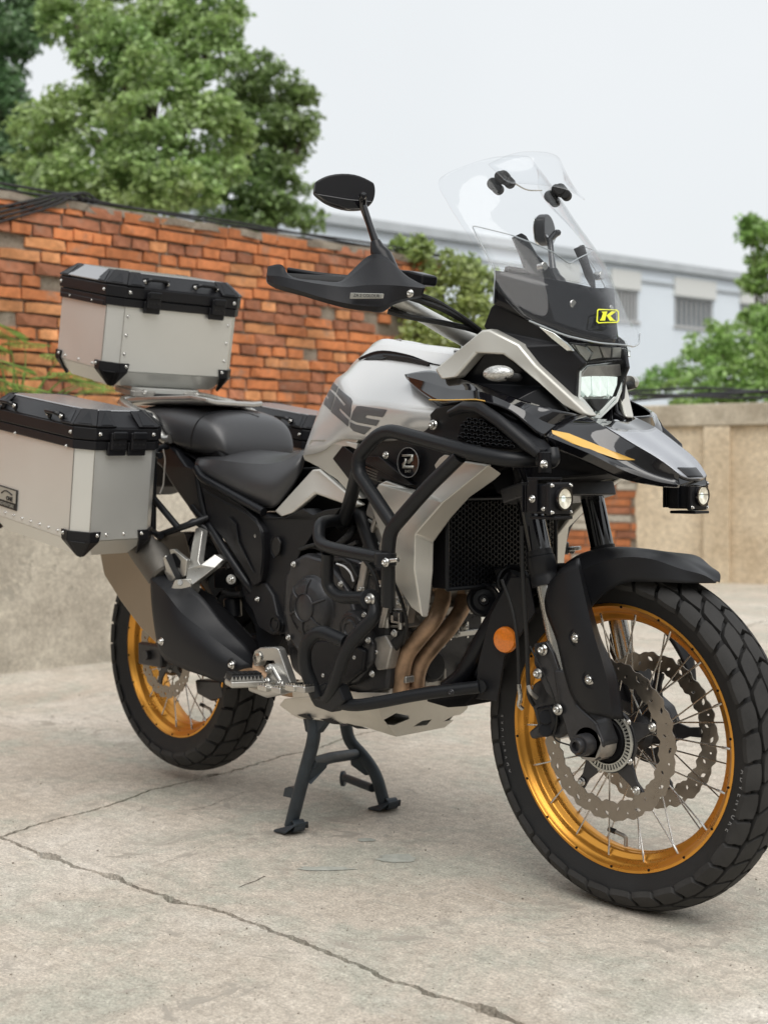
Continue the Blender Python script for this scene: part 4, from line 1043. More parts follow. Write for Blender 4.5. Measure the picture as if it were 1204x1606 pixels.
# hand guard: outer face in rows (upper edge, fold, lower fold, bottom edge)
g_up = [(420, 418, -.438), (443, 416, -.43), (452, 430, -.425), (500, 440, -.40), (534, 441, -.372), (548, 428, -.350), (583, 399, -.322), (600, 400, -.312), (640, 434, -.295), (667, 448, -.275)]
g_f1 = [(418, 432, -.444), (436, 433, -.444), (460, 438, -.435), (505, 446, -.415), (545, 450, -.39), (575, 447, -.372), (605, 447, -.352), (625, 448, -.335), (645, 450, -.315), (666, 452, -.29)]
g_f2 = [(419, 441, -.444), (437, 447, -.446), (470, 456, -.438), (510, 468, -.42), (545, 476, -.398), (575, 480, -.378), (600, 480, -.358), (620, 472, -.338), (642, 467, -.315), (663, 463, -.29)]
g_bt = [(421, 446, -.436), (434, 453, -.438), (470, 463, -.43), (510, 475, -.41), (545, 484, -.388), (575, 488, -.366), (598, 490, -.345), (618, 478, -.33), (640, 471, -.308), (660, 467, -.283)]
shell('hand_guard', [[P(*q) for q in r] for r in (g_up, g_f1, g_f2, g_bt)], 'grain', bike, mirror=True, thick=.005, sub=2, crease_rows=(1, 2))
hg_l = slab('hand_guard_label', [P(549, 459, -.402), P(600, 460.5, -.372), P(599, 468, -.372), P(548, 468.5, -.402)], .004, 'label', bike, bevel=.001)
lx = (P(600, 460.5, -.376)-P(549, 459, -.406)); ly = V((0, 0, 1)); ly = (ly-lx.normalized()*ly.dot(lx.normalized())).normalized()
nn_ = lx.cross(ly).normalized()
text('label_text', 'ZA 2 COLOUR', P(575, 464, -.3885)+nn_*.0015, lx, ly, .0085, 'black', bike, .0003, sx=.95)
bolt(P(642, 460, -.318), (.5, -1, .05), bike, .007, mirror=True)
# brake lever and master cylinder
tube('brake_lever', [P(452, 424, -.40), P(500, 432, -.37), P(545, 436, -.33), P(590, 440, -.27)], .0062, 'satin', bike, rad=.03, seg=10, mirror=True)
slab('master_cylinder', [P(585, 420, -.26), P(640, 424, -.26), P(662, 430, -.26), P(660, 446, -.26), P(600, 450, -.26)], .045, 'satin', bike, bevel=.005, mirror=True)
box('switch_block', P(618, 452, -.28), (.045, .05, .045), 'satin', bike, bevel=.006, mirror=True)
# clutch / throttle cables looping into the cowl
for k, (pts) in enumerate([[(640, 458, -.25), (680, 470, -.2), (725, 498, -.13), (752, 518, -.09)], [(640, 466, -.25), (690, 482, -.19), (730, 505, -.12), (750, 520, -.08)], [(608, 488, -.27), (645, 498, -.23), (690, 505, -.17), (735, 515, -.11), (755, 522, -.08)], [(612, 482, -.26), (650, 500, -.22), (700, 507, -.15), (742, 518, -.09)]]):
    tube('control_cable', [P(*q) for q in pts], .0058 if k < 3 else .0045, 'black', bike, rad=.06, seg=8, mirror=(k < 2))
box('bar_clamp', V((hb[-1].x, 0, hb[-1].z)), (.045, .10, .045), 'alu', bike, bevel=.006)
# mirrors
def mirror_(sgn):
    def T(p): return V((p.x, p.y*(-sgn), p.z))
    root = link('mirror', None, bike, V((.99, -.33*(-sgn)*(-1) if False else sgn*.33, 1.40)))
    ring0 = [(495, 285), (516, 275), (556, 274), (586, 287), (588, 300), (584, 317), (572, 328), (546, 329), (512, 318), (493, 303)]
    c0 = P(541, 303, -.315)
    # body is a shallow bowl: bulged outer shell (towards the front), mirror glass on the rear face
    nrm = V((.86, -.45, -.02)).normalized(); ux = V((0, 0, 1)).cross(nrm).normalized(); uy = nrm.cross(ux)
    def bowl(sc, dep): return [c0+((P_ - c0)-nrm*((P_-c0).dot(nrm)))*sc+nrm*dep for P_ in base_]
    base_ = []
    for px, py in ring0:
        d = ray(px, py); t = (c0-CAM).dot(nrm)/d.dot(nrm); base_.append(CAM+d*t)
    base_ = hermite(base_+[base_[0]], 4, (3, 6, 9))[:-1]
    base_ = [p for i, p in enumerate(base_) if True]
    ring = [T(p+nrm*.004) for p in base_]
    if sgn > 0: ring = list(reversed(ring))
    o = slab('mirror_housing', ring, .022, 'grain', root, bevel=.009, seg=5, ddir=T(-nrm))
    n_ = len(base_)
    lip = []
    for px, py in [(494, 303), (512, 306), (548, 312), (584, 315), (582, 320), (571, 327), (546, 328), (513, 317)]:
        d = ray(px, py); t = (c0+nrm*.0065-CAM).dot(nrm)/d.dot(nrm); lip.append(T(CAM+d*t))
    slab('mirror_lower_lip', lip if sgn < 0 else list(reversed(lip)), .008, 'gloss', root, bevel=.002, ddir=T(-nrm))
    g_ = [T(c0+((p-c0)-nrm*((p-c0).dot(nrm)))*.9-nrm*.0225) for p in base_]
    mk('mirror_glass', g_, [tuple(range(n_))], 'reflector', root, thick=.002, off=0)
    a, b_, c, d_ = P(566, 309, -.295), P(569, 322, -.29), P(590, 383, -.275), P(597, 402, -.27)
    tube('mirror_stem', [T(x) for x in (a+nrm*.012, b_, b_.lerp(c, .5), c)], [.0085, .008, .007, .0085], 'gloss', root, rad=0, seg=14)
    o = lathe('stem_joint', [(0, -.009), (.006, -.008), (.008, -.003), (.008, .003), (.006, .008), (0, .009)], T(a+nrm*.014), nrm, 'gloss', root, 16)
    tube('mirror_base', [T(P(588, 378, -.277)), T(P(592, 392, -.274)), T(P(600, 402, -.272)), T(P(612, 432, -.268))], [.010, .016, .019, .021], 'satin', root, rad=0, seg=16)
def fixn2(o):
    b = bmesh.new(); b.from_mesh(o.data); bmesh.ops.recalc_face_normals(b, faces=b.faces[:]); b.to_mesh(o.data); b.free()
mirror_(-1)
mirror_(1)

# ---- tank
TK = [  # columns from rear to front; each: top centre (world), then traced points of the near side
    [(.690, 0, 1.105), (547-4, 583, -.03), (538, 590, -.05), (522, 607, -.06), (508, 632, -.06), (480, 712, -.06)],
    [(.735, 0, 1.112), cQ(300, 140, -.070), cQ(215, 190, -.09), cQ(165, 275, -.10), cQ(98, 405, -.11), (475, 714, -.118)],
    [(.785, 0, 1.120), cQ(400, 50, -.083), cQ(300, 185, -.135), cQ(250, 250, -.148), cQ(170, 485, -.15), (503, 708, -.145)],
    [(.85, 0, 1.122), cQ(560, 36, -.092), cQ(405, 365, -.185), cQ(372, 420, -.193), cQ(330, 630, -.185), cQ(270, 740, -.165)],
    [(.91, 0, 1.118), cQ(750, 60, -.097), cQ(600, 392, -.200), cQ(590, 440, -.206), cQ(500, 690, -.19), cQ(430, 750, -.17)],
    [(.98, 0, 1.105), cQ(1000, 103, -.102), cQ(900, 430, -.203), cQ(880, 490, -.210), cQ(905, 640, -.200), cQ(850, 760, -.17)],
    [(1.05, 0, 1.08), (700, 580, -.100), (700, 640, -.18), (700, 650, -.185), (700, 668, -.18), (690, 690, -.16)],
]
def tp(q): return V(q) if (isinstance(q, Vector) or q[0] < 3) else P(*q)
cols = [[tp(q) for q in c] for c in TK]; rows = [[c[i] for c in cols] for i in range(6)]
trows = [[V((p.x, -p.y, p.z)) for p in rows[i]] for i in range(5, 0, -1)]+rows
tank = shell('fuel_tank', trows, 'pearl', bike, thick=.004, sub=3, crease_rows=(3, 4, 6, 7))
# "S2S" style numerals, vinyl on the flank
Q_ = lambda l: [(490+a/5.733, 560+b/5.733) for a, b in l]
Z_ = lambda l: [(480+a/7.525, 570+b_/7.525) for a, b_ in l]
for pl in ([(330, 225), (380, 275), (350, 345), (290, 295)], [(285, 310), (345, 380), (290, 555), (210, 478), (238, 395), (262, 422), (269, 410), (250, 368)],
    [(390, 290), (530, 410), (548, 450), (520, 640), (405, 528), (388, 545), (508, 668), (498, 745), (298, 570), (358, 385), (452, 502), (472, 485), (362, 360)],
    [(560, 560), (600, 505), (650, 503), (960, 548), (905, 634), (725, 610), (698, 630), (703, 642), (868, 672), (830, 737), (600, 695), (530, 660)],
    [(522, 690), (590, 722), (775, 757), (715, 815), (690, 838), (560, 795), (520, 750)]):
    decal('tank_number', [Z_(pl)], tank, 'decal', bike, cuts=3)
# tank top: console lid with black slotted band
lid = [[P(560, 571, -.078), P(590, 560, -.085), P(640, 564, -.090), P(680, 577, -.095), P(720, 583, -.095)],
       [P(562, 562, -.070), P(592, 550, -.078), P(640, 556, -.083), P(680, 570, -.088), P(720, 575, -.088)],
       [P(577, 547, -.060), P(596, 541, -.065), P(640, 547, -.067), P(680, 552, -.068), P(712, 556, -.068)],
       [P(586, 538, -.030), P(600, 532, -.035), P(640, 538, -.035), P(680, 543, -.035), P(712, 548, -.035)]]
c4 = [V((p.x-.02, 0, p.z+.003)) for p in lid[3]]
lr = [[V((p.x, -p.y, p.z)) for p in r] for r in (lid[1], lid[2], lid[3])]+[c4]+[lid[3], lid[2], lid[1]]
shell('tank_console', lr, 'pearl', bike, thick=.004, sub=2, crease_rows=(1, 5, 0, 6))
lidb = shell('console_band', [lid[1], [a.lerp(b_, .6)+V((0, .004, 0)) for a, b_ in zip(lid[1], lid[0])], lid[0]], 'satin', bike, mirror=True, thick=.003, sub=1)
slab('console_slot', [P(600, 556, -.0885), P(640, 560, -.093), P(672, 568, -.096), P(672, 574, -.0965), P(640, 566, -.0935), P(601, 562, -.089)], .004, 'black', bike, bevel=.0005)
slab('tank_edge_trim', [P(547, 583, -.055), P(556, 572, -.075), P(575, 561, -.085), P(610, 559, -.09), P(600, 563, -.092), P(577, 566, -.088), P(560, 575, -.078), P(548, 588, -.06)], .006, 'black', bike, bevel=.001)
for px, py in ((625, 536), (667, 544)): cyl('filler_bolt', P(px, py+3, -.02), P(px, py-4, -.02), .007, 'cast', bike)
# silver tank side arm (runs down behind the crash bar) and seat-side trim
slab('tank_side_arm', [P(475, 716, -.118), P(487, 690, -.13), P(505, 690, -.148), P(540, 688, -.165), P(562, 689, -.17), P(556, 700, -.168), P(538, 700, -.165), P(526, 722, -.16), P(548, 752, -.16), P(566, 782, -.16), P(556, 782, -.155), P(528, 752, -.150), P(500, 733, -.135), P(478, 722, -.118)], .02, 'silver', bike, bevel=.004, mirror=True)
slab('side_trim', [P(429, 802, -.15), P(489, 736, -.135), P(500, 735, -.14), P(542, 771, -.155), P(568, 792, -.16), P(555, 796, -.16), P(535, 790, -.158), P(493, 775, -.155), P(460, 804, -.158), P(440, 811, -.155)], .016, 'silver', bike, bevel=.006, mirror=True, seg=3)
# ---- black flank panel with the emblem
slab('side_fairing_panel', [P(520, 716, -.150), P(538, 692, -.155), P(575, 676, -.168), P(640, 668, -.185), P(705, 690, -.195), P(730, 712, -.195), P(700, 748, -.19), P(665, 771, -.186), P(640, 765, -.18), P(598, 752, -.17), P(583, 772, -.165), P(556, 760, -.16)], .04, 'matte', bike, bevel=.005, mirror=True)
slab('flank_wedge', [cR(92, 268, -.176), cR(265, 270, -.183), cR(400, 385, -.192), cR(660, 608, -.196), cR(560, 600, -.194), cR(70, 325, -.176)], .012, 'satin', bike, bevel=.002, mirror=True)
g = []
for i in range(9):
    for j in range(4):
        c = cR(75+i*22+j*18, 380+i*9+j*42, -.166); g.append(boxgeo(c, .006, .004, .004))
joinmk('vent_mesh', g, 'gloss', bike, smooth=False)
slab('flank_trim_tip', [cA(385, 525, -.172), cA(440, 535, -.174), cA(432, 560, -.176), cA(395, 545, -.174)], .01, 'silver', bike, bevel=.002)
slab('flank_inset', [cA(330, 600, -.165), cA(375, 542, -.165), cA(425, 580, -.168), cA(410, 690, -.168), cA(400, 690, -.166)], .01, 'satin', bike, bevel=.003, mirror=True)
ec = cR(603, 342, -.197)
lathe('emblem', [(0, .0), (.0285, .0), (.0292, -.0015), (.0306, -.0015), (.0312, .0), (.0312, .004)], ec, (0, 1, 0), 'gloss', bike, 48)
lathe('emblem_ring', [(.0298, -.0005), (.0300, -.002), (.0309, -.002), (.031, -.0002), (.0298, -.0005)], ec, (0, 1, 0), 'greyprint', bike, 48)
ed = lambda l: [V((ec.x+a, ec.y-.002, ec.z+b_)) for a, b_ in l]
slab('emblem_letter', ed([(-.016, .0165), (.014, .0165), (.014, .004), (.004, -.002), (.000, -.002), (.0, .004), (.0085, .0085), (.0085, .012), (-.016, .012)]), .002, 'label', bike, bevel=0, smooth=False)
slab('emblem_letter', ed([(.016, -.0115), (-.016, -.0115), (-.016, -.002), (-.009, .003), (-.009, .008), (-.0045, .008), (-.0045, .0005), (-.009, -.004), (-.009, -.0065), (.016, -.0065)]), .002, 'label', bike, bevel=0, smooth=False)
text('emblem_text', 'EI-KT', V((ec.x, ec.y-.0014, ec.z-.018)), (1, 0, 0), (0, 0, 1), .0075, 'label', bike, .0003)
bolt(cR(335, 255, -.19), (0, -1, .1), bike, .007, mirror=True)
# ---- upper side fairing with hexagon grille
uf = slab('upper_side_fairing', [P(655, 674, -.186), P(668, 655, -.195), P(682, 640, -.205), P(704, 634, -.215), P(735, 633, -.225), P(760, 640, -.23), P(800, 664, -.235), P(842, 704, -.225), P(846, 722, -.215), P(810, 722, -.215), P(720, 706, -.21), P(660, 684, -.19)], .05, 'matte', bike, bevel=.006, mirror=True)
tube('fairing_rim', [P(705, 648, -.225), P(728, 638, -.238), P(752, 640, -.242), P(782, 660, -.245), P(825, 697, -.238), P(842, 712, -.225)], [.007, .011, .012, .012, .012, .008], 'matte', bike, rad=0, seg=14, mirror=True)
slab('grille_recess', [P(716, 690, -.2465+.01), P(722, 664, -.237), P(738, 655, -.237), P(756, 658, -.238), P(815, 702, -.236), P(800, 706, -.236), P(740, 700, -.237)], .006, 'deep', bike, bevel=.001, mirror=True)
g = []
def inside(x, y, poly):
    c = False
    for i in range(len(poly)):
        x1, y1 = poly[i]; x2, y2 = poly[i-1]
        if (y1 > y) != (y2 > y) and x < (x2-x1)*(y-y1)/(y2-y1)+x1: c = not c
    return c
gp = [(718, 688), (724, 664), (738, 656), (756, 659), (812, 702), (800, 705), (740, 700)]
for i in range(12):
    for j in range(9):
        cx_, cy_ = 716+i*9.6+(j % 2)*4.8, 656+j*6.0+i*.9
        if inside(cx_, cy_, gp):
            hx = [(cx_+a, cy_+b_) for a, b_ in ((-4.4, -1.3), (-2.2, -2.9), (2.6, -2.6), (4.5, .8), (2.2, 2.9), (-2.6, 2.4))]
            o = [P(x, y, -.243) for x, y in hx]; i_ = [P(cx_+(x-cx_)*.80, cy_+(y-cy_)*.72, -.2435) for x, y in hx]; i2_ = [p+V((0, .006, 0)) for p in i_]
            g.append((o+i_+i2_, [(k, (k+1) % 6, (k+1) % 6+6, k+6) for k in range(6)]+[(k+6, (k+1) % 6+6, (k+1) % 6+12, k+12) for k in range(6)]))
joinmk('grille', g, 'satin', bike, smooth=False)
bolt(cA(762, 455, -.206), (.1, -1, .1), bike, .009, mirror=True)
# ---- silver shroud over the radiator side
SH = [[P(578, 782, -.172), P(592, 760, -.178), P(605, 754, -.182), P(656, 772, -.19), P(690, 740, -.2), P(728, 722, -.215), P(766, 728, -.235)],
      [P(580, 800, -.19), P(598, 778, -.2), P(620, 786, -.205), P(668, 790, -.225), P(700, 772, -.24), P(738, 746, -.245), P(786, 744, -.235)]]
slab('radiator_shroud', [P(578, 786, -.172), P(593, 759, -.178), P(604, 754, -.182), P(656, 771, -.19), P(690, 744, -.205), P(729, 723, -.225), P(766, 729, -.24), P(694, 788, -.242), P(650, 838, -.242), P(649, 892, -.236), P(661, 966, -.22), P(645, 954, -.215), P(621, 917, -.205), P(604, 862, -.19)], .012, 'silver', bike, bevel=.004, mirror=True, seg=3)
slab('radiator_shroud_front', [P(766, 729, -.240), P(786, 743, -.205), P(776, 752, -.200), P(736, 780, -.195), P(708, 811, -.195), P(680, 850, -.195), P(679, 895, -.195), P(673, 954, -.2), P(670, 968, -.205), P(661, 967, -.222), P(649, 892, -.236), P(650, 838, -.242), P(694, 788, -.242)], .01, 'silver', bike, bevel=.003, mirror=True, seg=3, ddir=(-.8, .6, 0))
slab('shroud_upper_tab', [cR(905, 375, -.2), cR(970, 285, -.203), cR(1020, 250, -.206), cR(1085, 262, -.21), cR(1088, 290, -.21), cR(935, 445, -.203)], .012, 'silver', bike, bevel=.004, mirror=True)
# ---- radiator with honeycomb guard
rx = 1.135
ra = [PX(718, 790, rx), PX(830, 790, rx), PX(836, 889, rx), PX(680, 898, rx)]
yl, yr_, zt, zb = -.175, .175, ra[0].z+.01, .60
box('radiator', V((rx-.03, 0, (zt+zb)/2)), (.04, .33, zt-zb), 'deep', bike, bevel=.003)
g = []; hr = .0066
for i in range(36):
    for j in range(34):
        y = -.16+i*hr*1.5*1.0; z = zb+.006+j*hr*1.732*.5*2*.5*2*.5+(hr*.866 if i % 2 else 0)
        y = -.162+i*hr*1.5; z = zb+.008+j*hr*1.732+(hr*.866 if i % 2 else 0)
        if z > zt-.006 or y > .165: continue
        o, n2 = [], []
        for k in range(6):
            a = k*PI/3; o.append(V((rx, y+hr*.99*math.cos(a), z+hr*.99*math.sin(a)))); n2.append(V((rx+.000, y+hr*.78*math.cos(a), z+hr*.78*math.sin(a))))
        d3 = [v+V((-.004, 0, 0)) for v in n2]
        g.append((o+n2+d3, [(k, (k+1) % 6, (k+1) % 6+6, k+6) for k in range(6)]+[(k+6, (k+1) % 6+6, (k+1) % 6+12, k+12) for k in range(6)]))
gr = joinmk('radiator_guard', g, 'bar', bike, smooth=False)
tube('radiator_guard_frame', [V((rx, -.17, zb)), V((rx, .17, zb)), V((rx, .17, zt)), V((rx, -.17, zt)), V((rx, -.17, zb))], .0045, 'bar', bike, rad=.008, seg=8)
# ---- beak and wing
bk = {
 'r': [P(915, 650, -.080), P(944, 668, -.086), P(988, 695, -.076), P(1035, 723, -.060), P(1065, 746, -.044)],
 'm': [P(880, 662, -.140), P(925, 688, -.118), P(965, 714, -.094), P(1015, 740, -.068), P(1062, 754, -.046)],
 'e': [P(856, 684, -.185), P(925, 712, -.142), P(978, 738, -.102), P(1038, 757, -.066), P(1066, 760, -.047)],
 'u': [P(862, 700, -.175), P(925, 728, -.130), P(972, 750, -.092), P(1034, 763, -.058), P(1064, 765, -.041)]}
bk['g'] = [V((p.x+.006, p.y*.55, p.z-.007)) for p in bk['r']]
bk['c'] = [V((p.x+.012, 0, p.z-.008)) for p in bk['r']]
rws = [bk['u'], bk['e'], bk['m'], bk['r'], bk['g']]
fullb = [[V((p.x, -p.y, p.z)) for p in r] for r in rws]+[bk['c']]+list(reversed(rws))
beak = shell('beak', fullb, 'gloss', bike, thick=.004, sub=3, crease_rows=(1, 3, 7, 9), crease_cols=())
up1 = lambda p, dz=.0022: V((p.x, p.y, p.z+dz))
rr_ = [p.lerp(q, .12) for p, q in zip(bk['r'], bk['g'])]; cut = lambda r: r[1:5]
shell('beak_centre_panel', [[V((p.x, -p.y, p.z+.0022)) for p in cut(rr_)], [V((p.x, -p.y, p.z+.0022)) for p in cut(bk['g'])], [up1(p) for p in cut(bk['c'])], [up1(p) for p in cut(bk['g'])], [up1(p) for p in cut(rr_)]], 'greymet', bike, thick=.0015)
nz = [bk['g'][3].lerp(bk['g'][4], .35), bk['g'][4]]
nose = shell('beak_nose_cap', [[V((p.x, -p.y, p.z+.0048)) for p in nz], [V((p.x+.004, 0, p.z+.0045)) for p in nz], [V((p.x, p.y, p.z+.0048)) for p in nz]], 'satin', bike, thick=.003)
slab('beak_tip', [V((bk['r'][4].x-.004, -.043, bk['r'][4].z-.001)), V((bk['r'][4].x+.008, 0, bk['r'][4].z-.008)), V((bk['r'][4].x-.004, .043, bk['r'][4].z-.001)), V((bk['e'][4].x-.002, .044, bk['e'][4].z-.002)), V((bk['e'][4].x+.008, 0, bk['e'][4].z-.004)), V((bk['e'][4].x-.002, -.044, bk['e'][4].z-.002))], .01, 'gloss', bike, bevel=.002, ddir=(-1, 0, 0))
wtop = [(634, 587, -.172), (676, 581, -.170), (704, 590, -.185), (750, 602, -.200), (820, 628, -.19), (882, 645, -.14), (915, 652, -.062)]
wmid = [(635, 590, -.176), (672, 600, -.190), (706, 610, -.208), (756, 615, -.222), (815, 640, -.215), (860, 664, -.165), (895, 668, -.11)]
wbot = [(637, 594, -.174), (662, 617, -.192), (690, 632, -.213), (748, 629, -.232), (800, 645, -.23), (846, 682, -.195), (860, 690, -.165)]
wing = shell('beak_wing', [[P(*q) for q in r] for r in (wtop, wmid, wbot)], 'gloss', bike, mirror=True, thick=.004, sub=2, crease_rows=(1,))
shell('wing_underside', [[P(*q) for q in wbot], [P(q[0]+4, q[1]+(9 if i > 1 else 2), q[2]+.03) for i, q in enumerate(wbot)]], 'satin', bike, mirror=True, thick=.003, sub=1)
decal('gold_stripe', [[(833, 657), (862, 667), (905, 686), (950, 704), (996, 721.5), (985, 722), (968, 721), (905, 699), (853, 679.5)]], beak, 'stripe', bike, cuts=3)
tube('gold_pinstripe', [P(673, 627, -.217), P(700, 627.5, -.228), P(745, 626.5, -.236), P(760, 629, -.236)], .0014, 'stripe', bike, rad=0, seg=6)
# ---- headlight arch (silver), inner cowl, indicators
arch = [P(680, 579, -.20), P(754.6, 517, -.175), P(767, 515.5, -.17), P(813, 539, -.155), P(839, 572, -.14), P(926, 653, -.07), P(914, 653, -.078), P(886, 639, -.10), P(846, 603, -.135), P(806, 570, -.16), P(786, 556, -.168), P(746, 554, -.185), P(713, 592, -.205), P(690, 595, -.205)]
slab('headlight_arch', arch, .03, 'silver', bike, bevel=.007, mirror=True, seg=3)
slab('arch_inner_panel', [P(705, 600, -.17), P(745, 552, -.165), P(788, 554, -.15), P(808, 570, -.14), P(850, 606, -.115), P(890, 645, -.08), P(860, 650, -.12), P(800, 632, -.17)], .01, 'satin', bike, bevel=.002, mirror=True)
slab('upper_cowl', [P(756, 514, -.155), P(768, 482, -.158), P(776, 474, -.155), P(830, 502, -.130), P(889, 541, -.096), P(917, 570, -.072), P(904, 582, -.080), P(902, 622, -.078), P(918, 650, -.068), P(880, 628, -.10), P(840, 578, -.13), P(814, 545, -.145)], .012, 'grain', bike, bevel=.005, mirror=True)
lathe('turn_signal', [(0, -.004), (.016, -.002), (.024, .003), (.0275, .009), (.0275, .014), (0, .018)], P(778, 585, -.215), (-.45, 1, 0), 'siglens', bike, 32)
for o in [x for x in bike.children if x.name.startswith('turn_signal')]:
    o.scale = (1.12, 1.0, .56)
tube('signal_stalk', [P(790, 588, -.205), P(806, 592, -.18), P(812, 592, -.14)], .0085, 'rubber', bike, rad=.01, seg=10, mirror=True)
mo = lathe('turn_signal', [(0, -.004), (.016, -.002), (.024, .003), (.0275, .009), (.0275, .014), (0, .018)], V((P(778, 585, -.215).x, .215, P(778, 585, -.215).z)), (-.45, -1, 0), 'label', bike, 32); mo.scale = (1.12, 1, .56)
# headlight: housing, reflector bowl, LED plate, lens
HL = lambda px, py, x=1.39: PX(px, py, x)
hd = (-1, 0, 0)
def hpoly(name, l, x, dep, mat, bev=.001): return slab(name, [PX(a, b_, x) for a, b_ in l], dep, mat, bike, bevel=bev, ddir=hd)
ol = [(906, 582), (919, 570), (975, 564), (983, 568), (979, 598), (967, 630), (940, 656), (932, 655), (905, 626)]
cx_, cy_ = 941, 605
sc_ = lambda l, k: [(cx_+(a-cx_)*k, cy_+(b_-cy_)*k) for a, b_ in l]
ulo = [(893, 537), (906, 556), (919, 569), (975, 563), (984, 566), (984, 543), (940, 540)]
hpoly('headlight_housing', sc_(ol, .97), 1.360, .06, 'deep', .003)
hpoly('headlight_housing', ulo, 1.355, .06, 'darkmetal', .003)
bz = [(907, 580), (905, 626), (932, 655), (940, 656), (967, 630), (979, 598), (982, 572)]
plate('headlight_bezel', bz+list(reversed(sc_(bz, .91))), [], lambda a, b_: PX(a, b_, 1.384), 'lightguide', bike, thick=.004)
hpoly('headlight_reflector', sc_(ol, .93), 1.374, .004, 'reflector')
hpoly('headlight_shade', [(914, 585), (922, 575), (972, 571), (974, 590), (912, 592)], 1.378, .003, 'greysteel')
for l in ([(912, 591), (926, 590), (927, 616), (922, 623), (911, 612)], [(928, 590), (940, 590), (940, 622), (930, 620)], [(941, 590), (953, 590), (951, 620), (941, 622)], [(954, 590), (968, 591), (967, 604), (960, 622), (953, 618)]):
    hpoly('headlight_led', l, 1.381, .003, 'led', .0012)
hpoly('headlight_divider', [(926, 625), (956, 625), (946, 640), (938, 646), (932, 638)], 1.382, .006, 'darkmetal', .002)
for l in ([(908, 626), (912, 622), (930, 643), (931, 651)], [(941, 652), (941, 645), (963, 622), (968, 622)]): hpoly('light_guide', l, 1.387, .003, 'lightguide')
hpoly('headlight_lens', sc_(ol, 1.02), 1.394, .003, 'lens', .001)
plate('upper_lens_trim', [(900, 541), (915, 544), (925, 556), (919, 566), (908, 555)], [], lambda a, b_: PX(a, b_, 1.376), 'label', bike, thick=.004)
for l, m_ in (([(896, 540), (918, 541), (928, 552), (921, 566), (908, 555)], 'reflector'), ([(921, 542), (938, 543), (944, 561), (925, 564), (930, 552)], 'label'), ([(941, 544), (958, 545), (957, 561), (947, 561)], 'greysteel'), ([(961, 545), (974, 545), (973, 561), (960, 561)], 'label'), ([(976, 546), (983, 546), (982, 565), (976, 562)], 'reflector')): hpoly('upper_lens_cell', l, 1.374, .004, m_, .001)
hpoly('headlight_upper_lens', ulo, 1.386, .003, 'lens', .001)
slab('running_light', [P(842, 511, -.128), P(868, 522, -.115), P(892, 542, -.098), P(898, 551, -.092), P(888, 551, -.096), P(862, 530, -.115)], .008, 'reflector', bike, bevel=.002, mirror=True)
# headlight chin cover
slab('headlight_chin', [V((1.385, -.04, .922)), V((1.40, 0, .915)), V((1.385, .04, .922)), V((1.36, .075, .965)), V((1.28, .08, .965)), V((1.28, -.08, .965)), V((1.34, -.06, .94))], .02, 'gloss', bike, bevel=.004, ddir=(0, 0, -1))
# ---- front body core behind the skin (airbox, frame head)
slab('front_subframe', [V((1.02, -.12, .95)), V((1.12, -.12, 1.05)), V((1.24, -.12, 1.08)), V((1.31, -.09, 1.03)), V((1.31, -.09, .93)), V((1.30, -.12, .86)), V((1.18, -.13, .82)), V((1.06, -.13, .80))], .24, 'deep', bike, bevel=.006)
slab('dash_cowl', [V((1.16, -.11, 1.05)), V((1.22, -.11, 1.16)), V((1.27, -.11, 1.16)), V((1.34, -.09, 1.05))], .22, 'deep', bike, bevel=.006)
slab('beak_inner', [V((1.30, -.08, .90)), V((1.37, -.08, .90)), V((1.47, -.06, .85)), V((1.44, -.06, .83)), V((1.33, -.10, .82)), V((1.22, -.12, .79)), V((1.18, -.12, .86))], .2, 'deep', bike, bevel=.008)
# ---- windscreens
SW = [  # inner smoked screen: rows bottom -> top, from near edge to centre
 [(773, 476, -.168), (829, 502, -.135), (880, 523, -.090), (925, 535, -.042), (957, 539, 0)],
 [(776, 424, -.173), (822, 431, -.140), (866, 438, -.094), (903, 445, -.044), (931, 451, 0)],
 [(757, 388, -.172), (811, 400, -.137), (852, 410, -.090), (886, 421, -.043), (912, 433, 0)],
 [(739, 353, -.168), (800, 368, -.130), (838, 382, -.085), (868, 396, -.042), (892, 414, 0)]]
ins = [[P(*q) for q in r] for r in SW]
insf = [r+[V((p.x, -p.y, p.z)) for p in reversed(r[:-1])] for r in ins]
sc_low = shell('inner_windscreen', list(reversed(insf[:2])), 'smoke', bike, thick=.003, sub=2)
sc_up = shell('inner_windscreen', list(reversed(insf[1:])), 'clear', bike, thick=.003, sub=2)
# dot gradient where the smoke print fades
g = []
for row in range(5):
    for k in range(110):
        t = (k+.5*(row % 2))/110*8; i = min(7, int(t)); f_ = t-i; v_ = .06+row*.13
        a = insf[1][i].lerp(insf[1][i+1], f_); b_ = insf[2][i].lerp(insf[2][i+1], f_); c = a.lerp(b_, v_)
        nrm = (insf[1][i+1]-insf[1][i]).cross(insf[2][i]-insf[1][i]).normalized(); nrm = nrm if nrm.x > 0 else -nrm
        s_ = .0011*(1-row*.14); u_, v2 = frame_of(nrm); c = c+nrm*.0022
        g.append(([c+u_*s_, c+v2*s_, c-u_*s_, c-v2*s_], [(0, 1, 2, 3)]))
joinmk('screen_dot_print', g, 'black', bike, smooth=False)
OW = [  # tall outer clear screen
 [(829, 503, -.155), (885, 526, -.105), (938, 538, -.05), (980, 541, 0)],
 [(775, 447, -.175), (845, 470, -.122), (908, 488, -.06), (958, 500, 0)],
 [(738, 375, -.178), (805, 388, -.13), (872, 403, -.065), (924, 422, 0)],
 [(702, 318, -.172), (768, 320, -.12), (832, 332, -.06), (884, 352, 0)],
 [(688, 282, -.150), (750, 266, -.10), (800, 268, -.05), (848, 288, 0)],
 [(722, 262, -.10), (765, 248, -.065), (800, 244, -.03), (828, 245, 0)]]
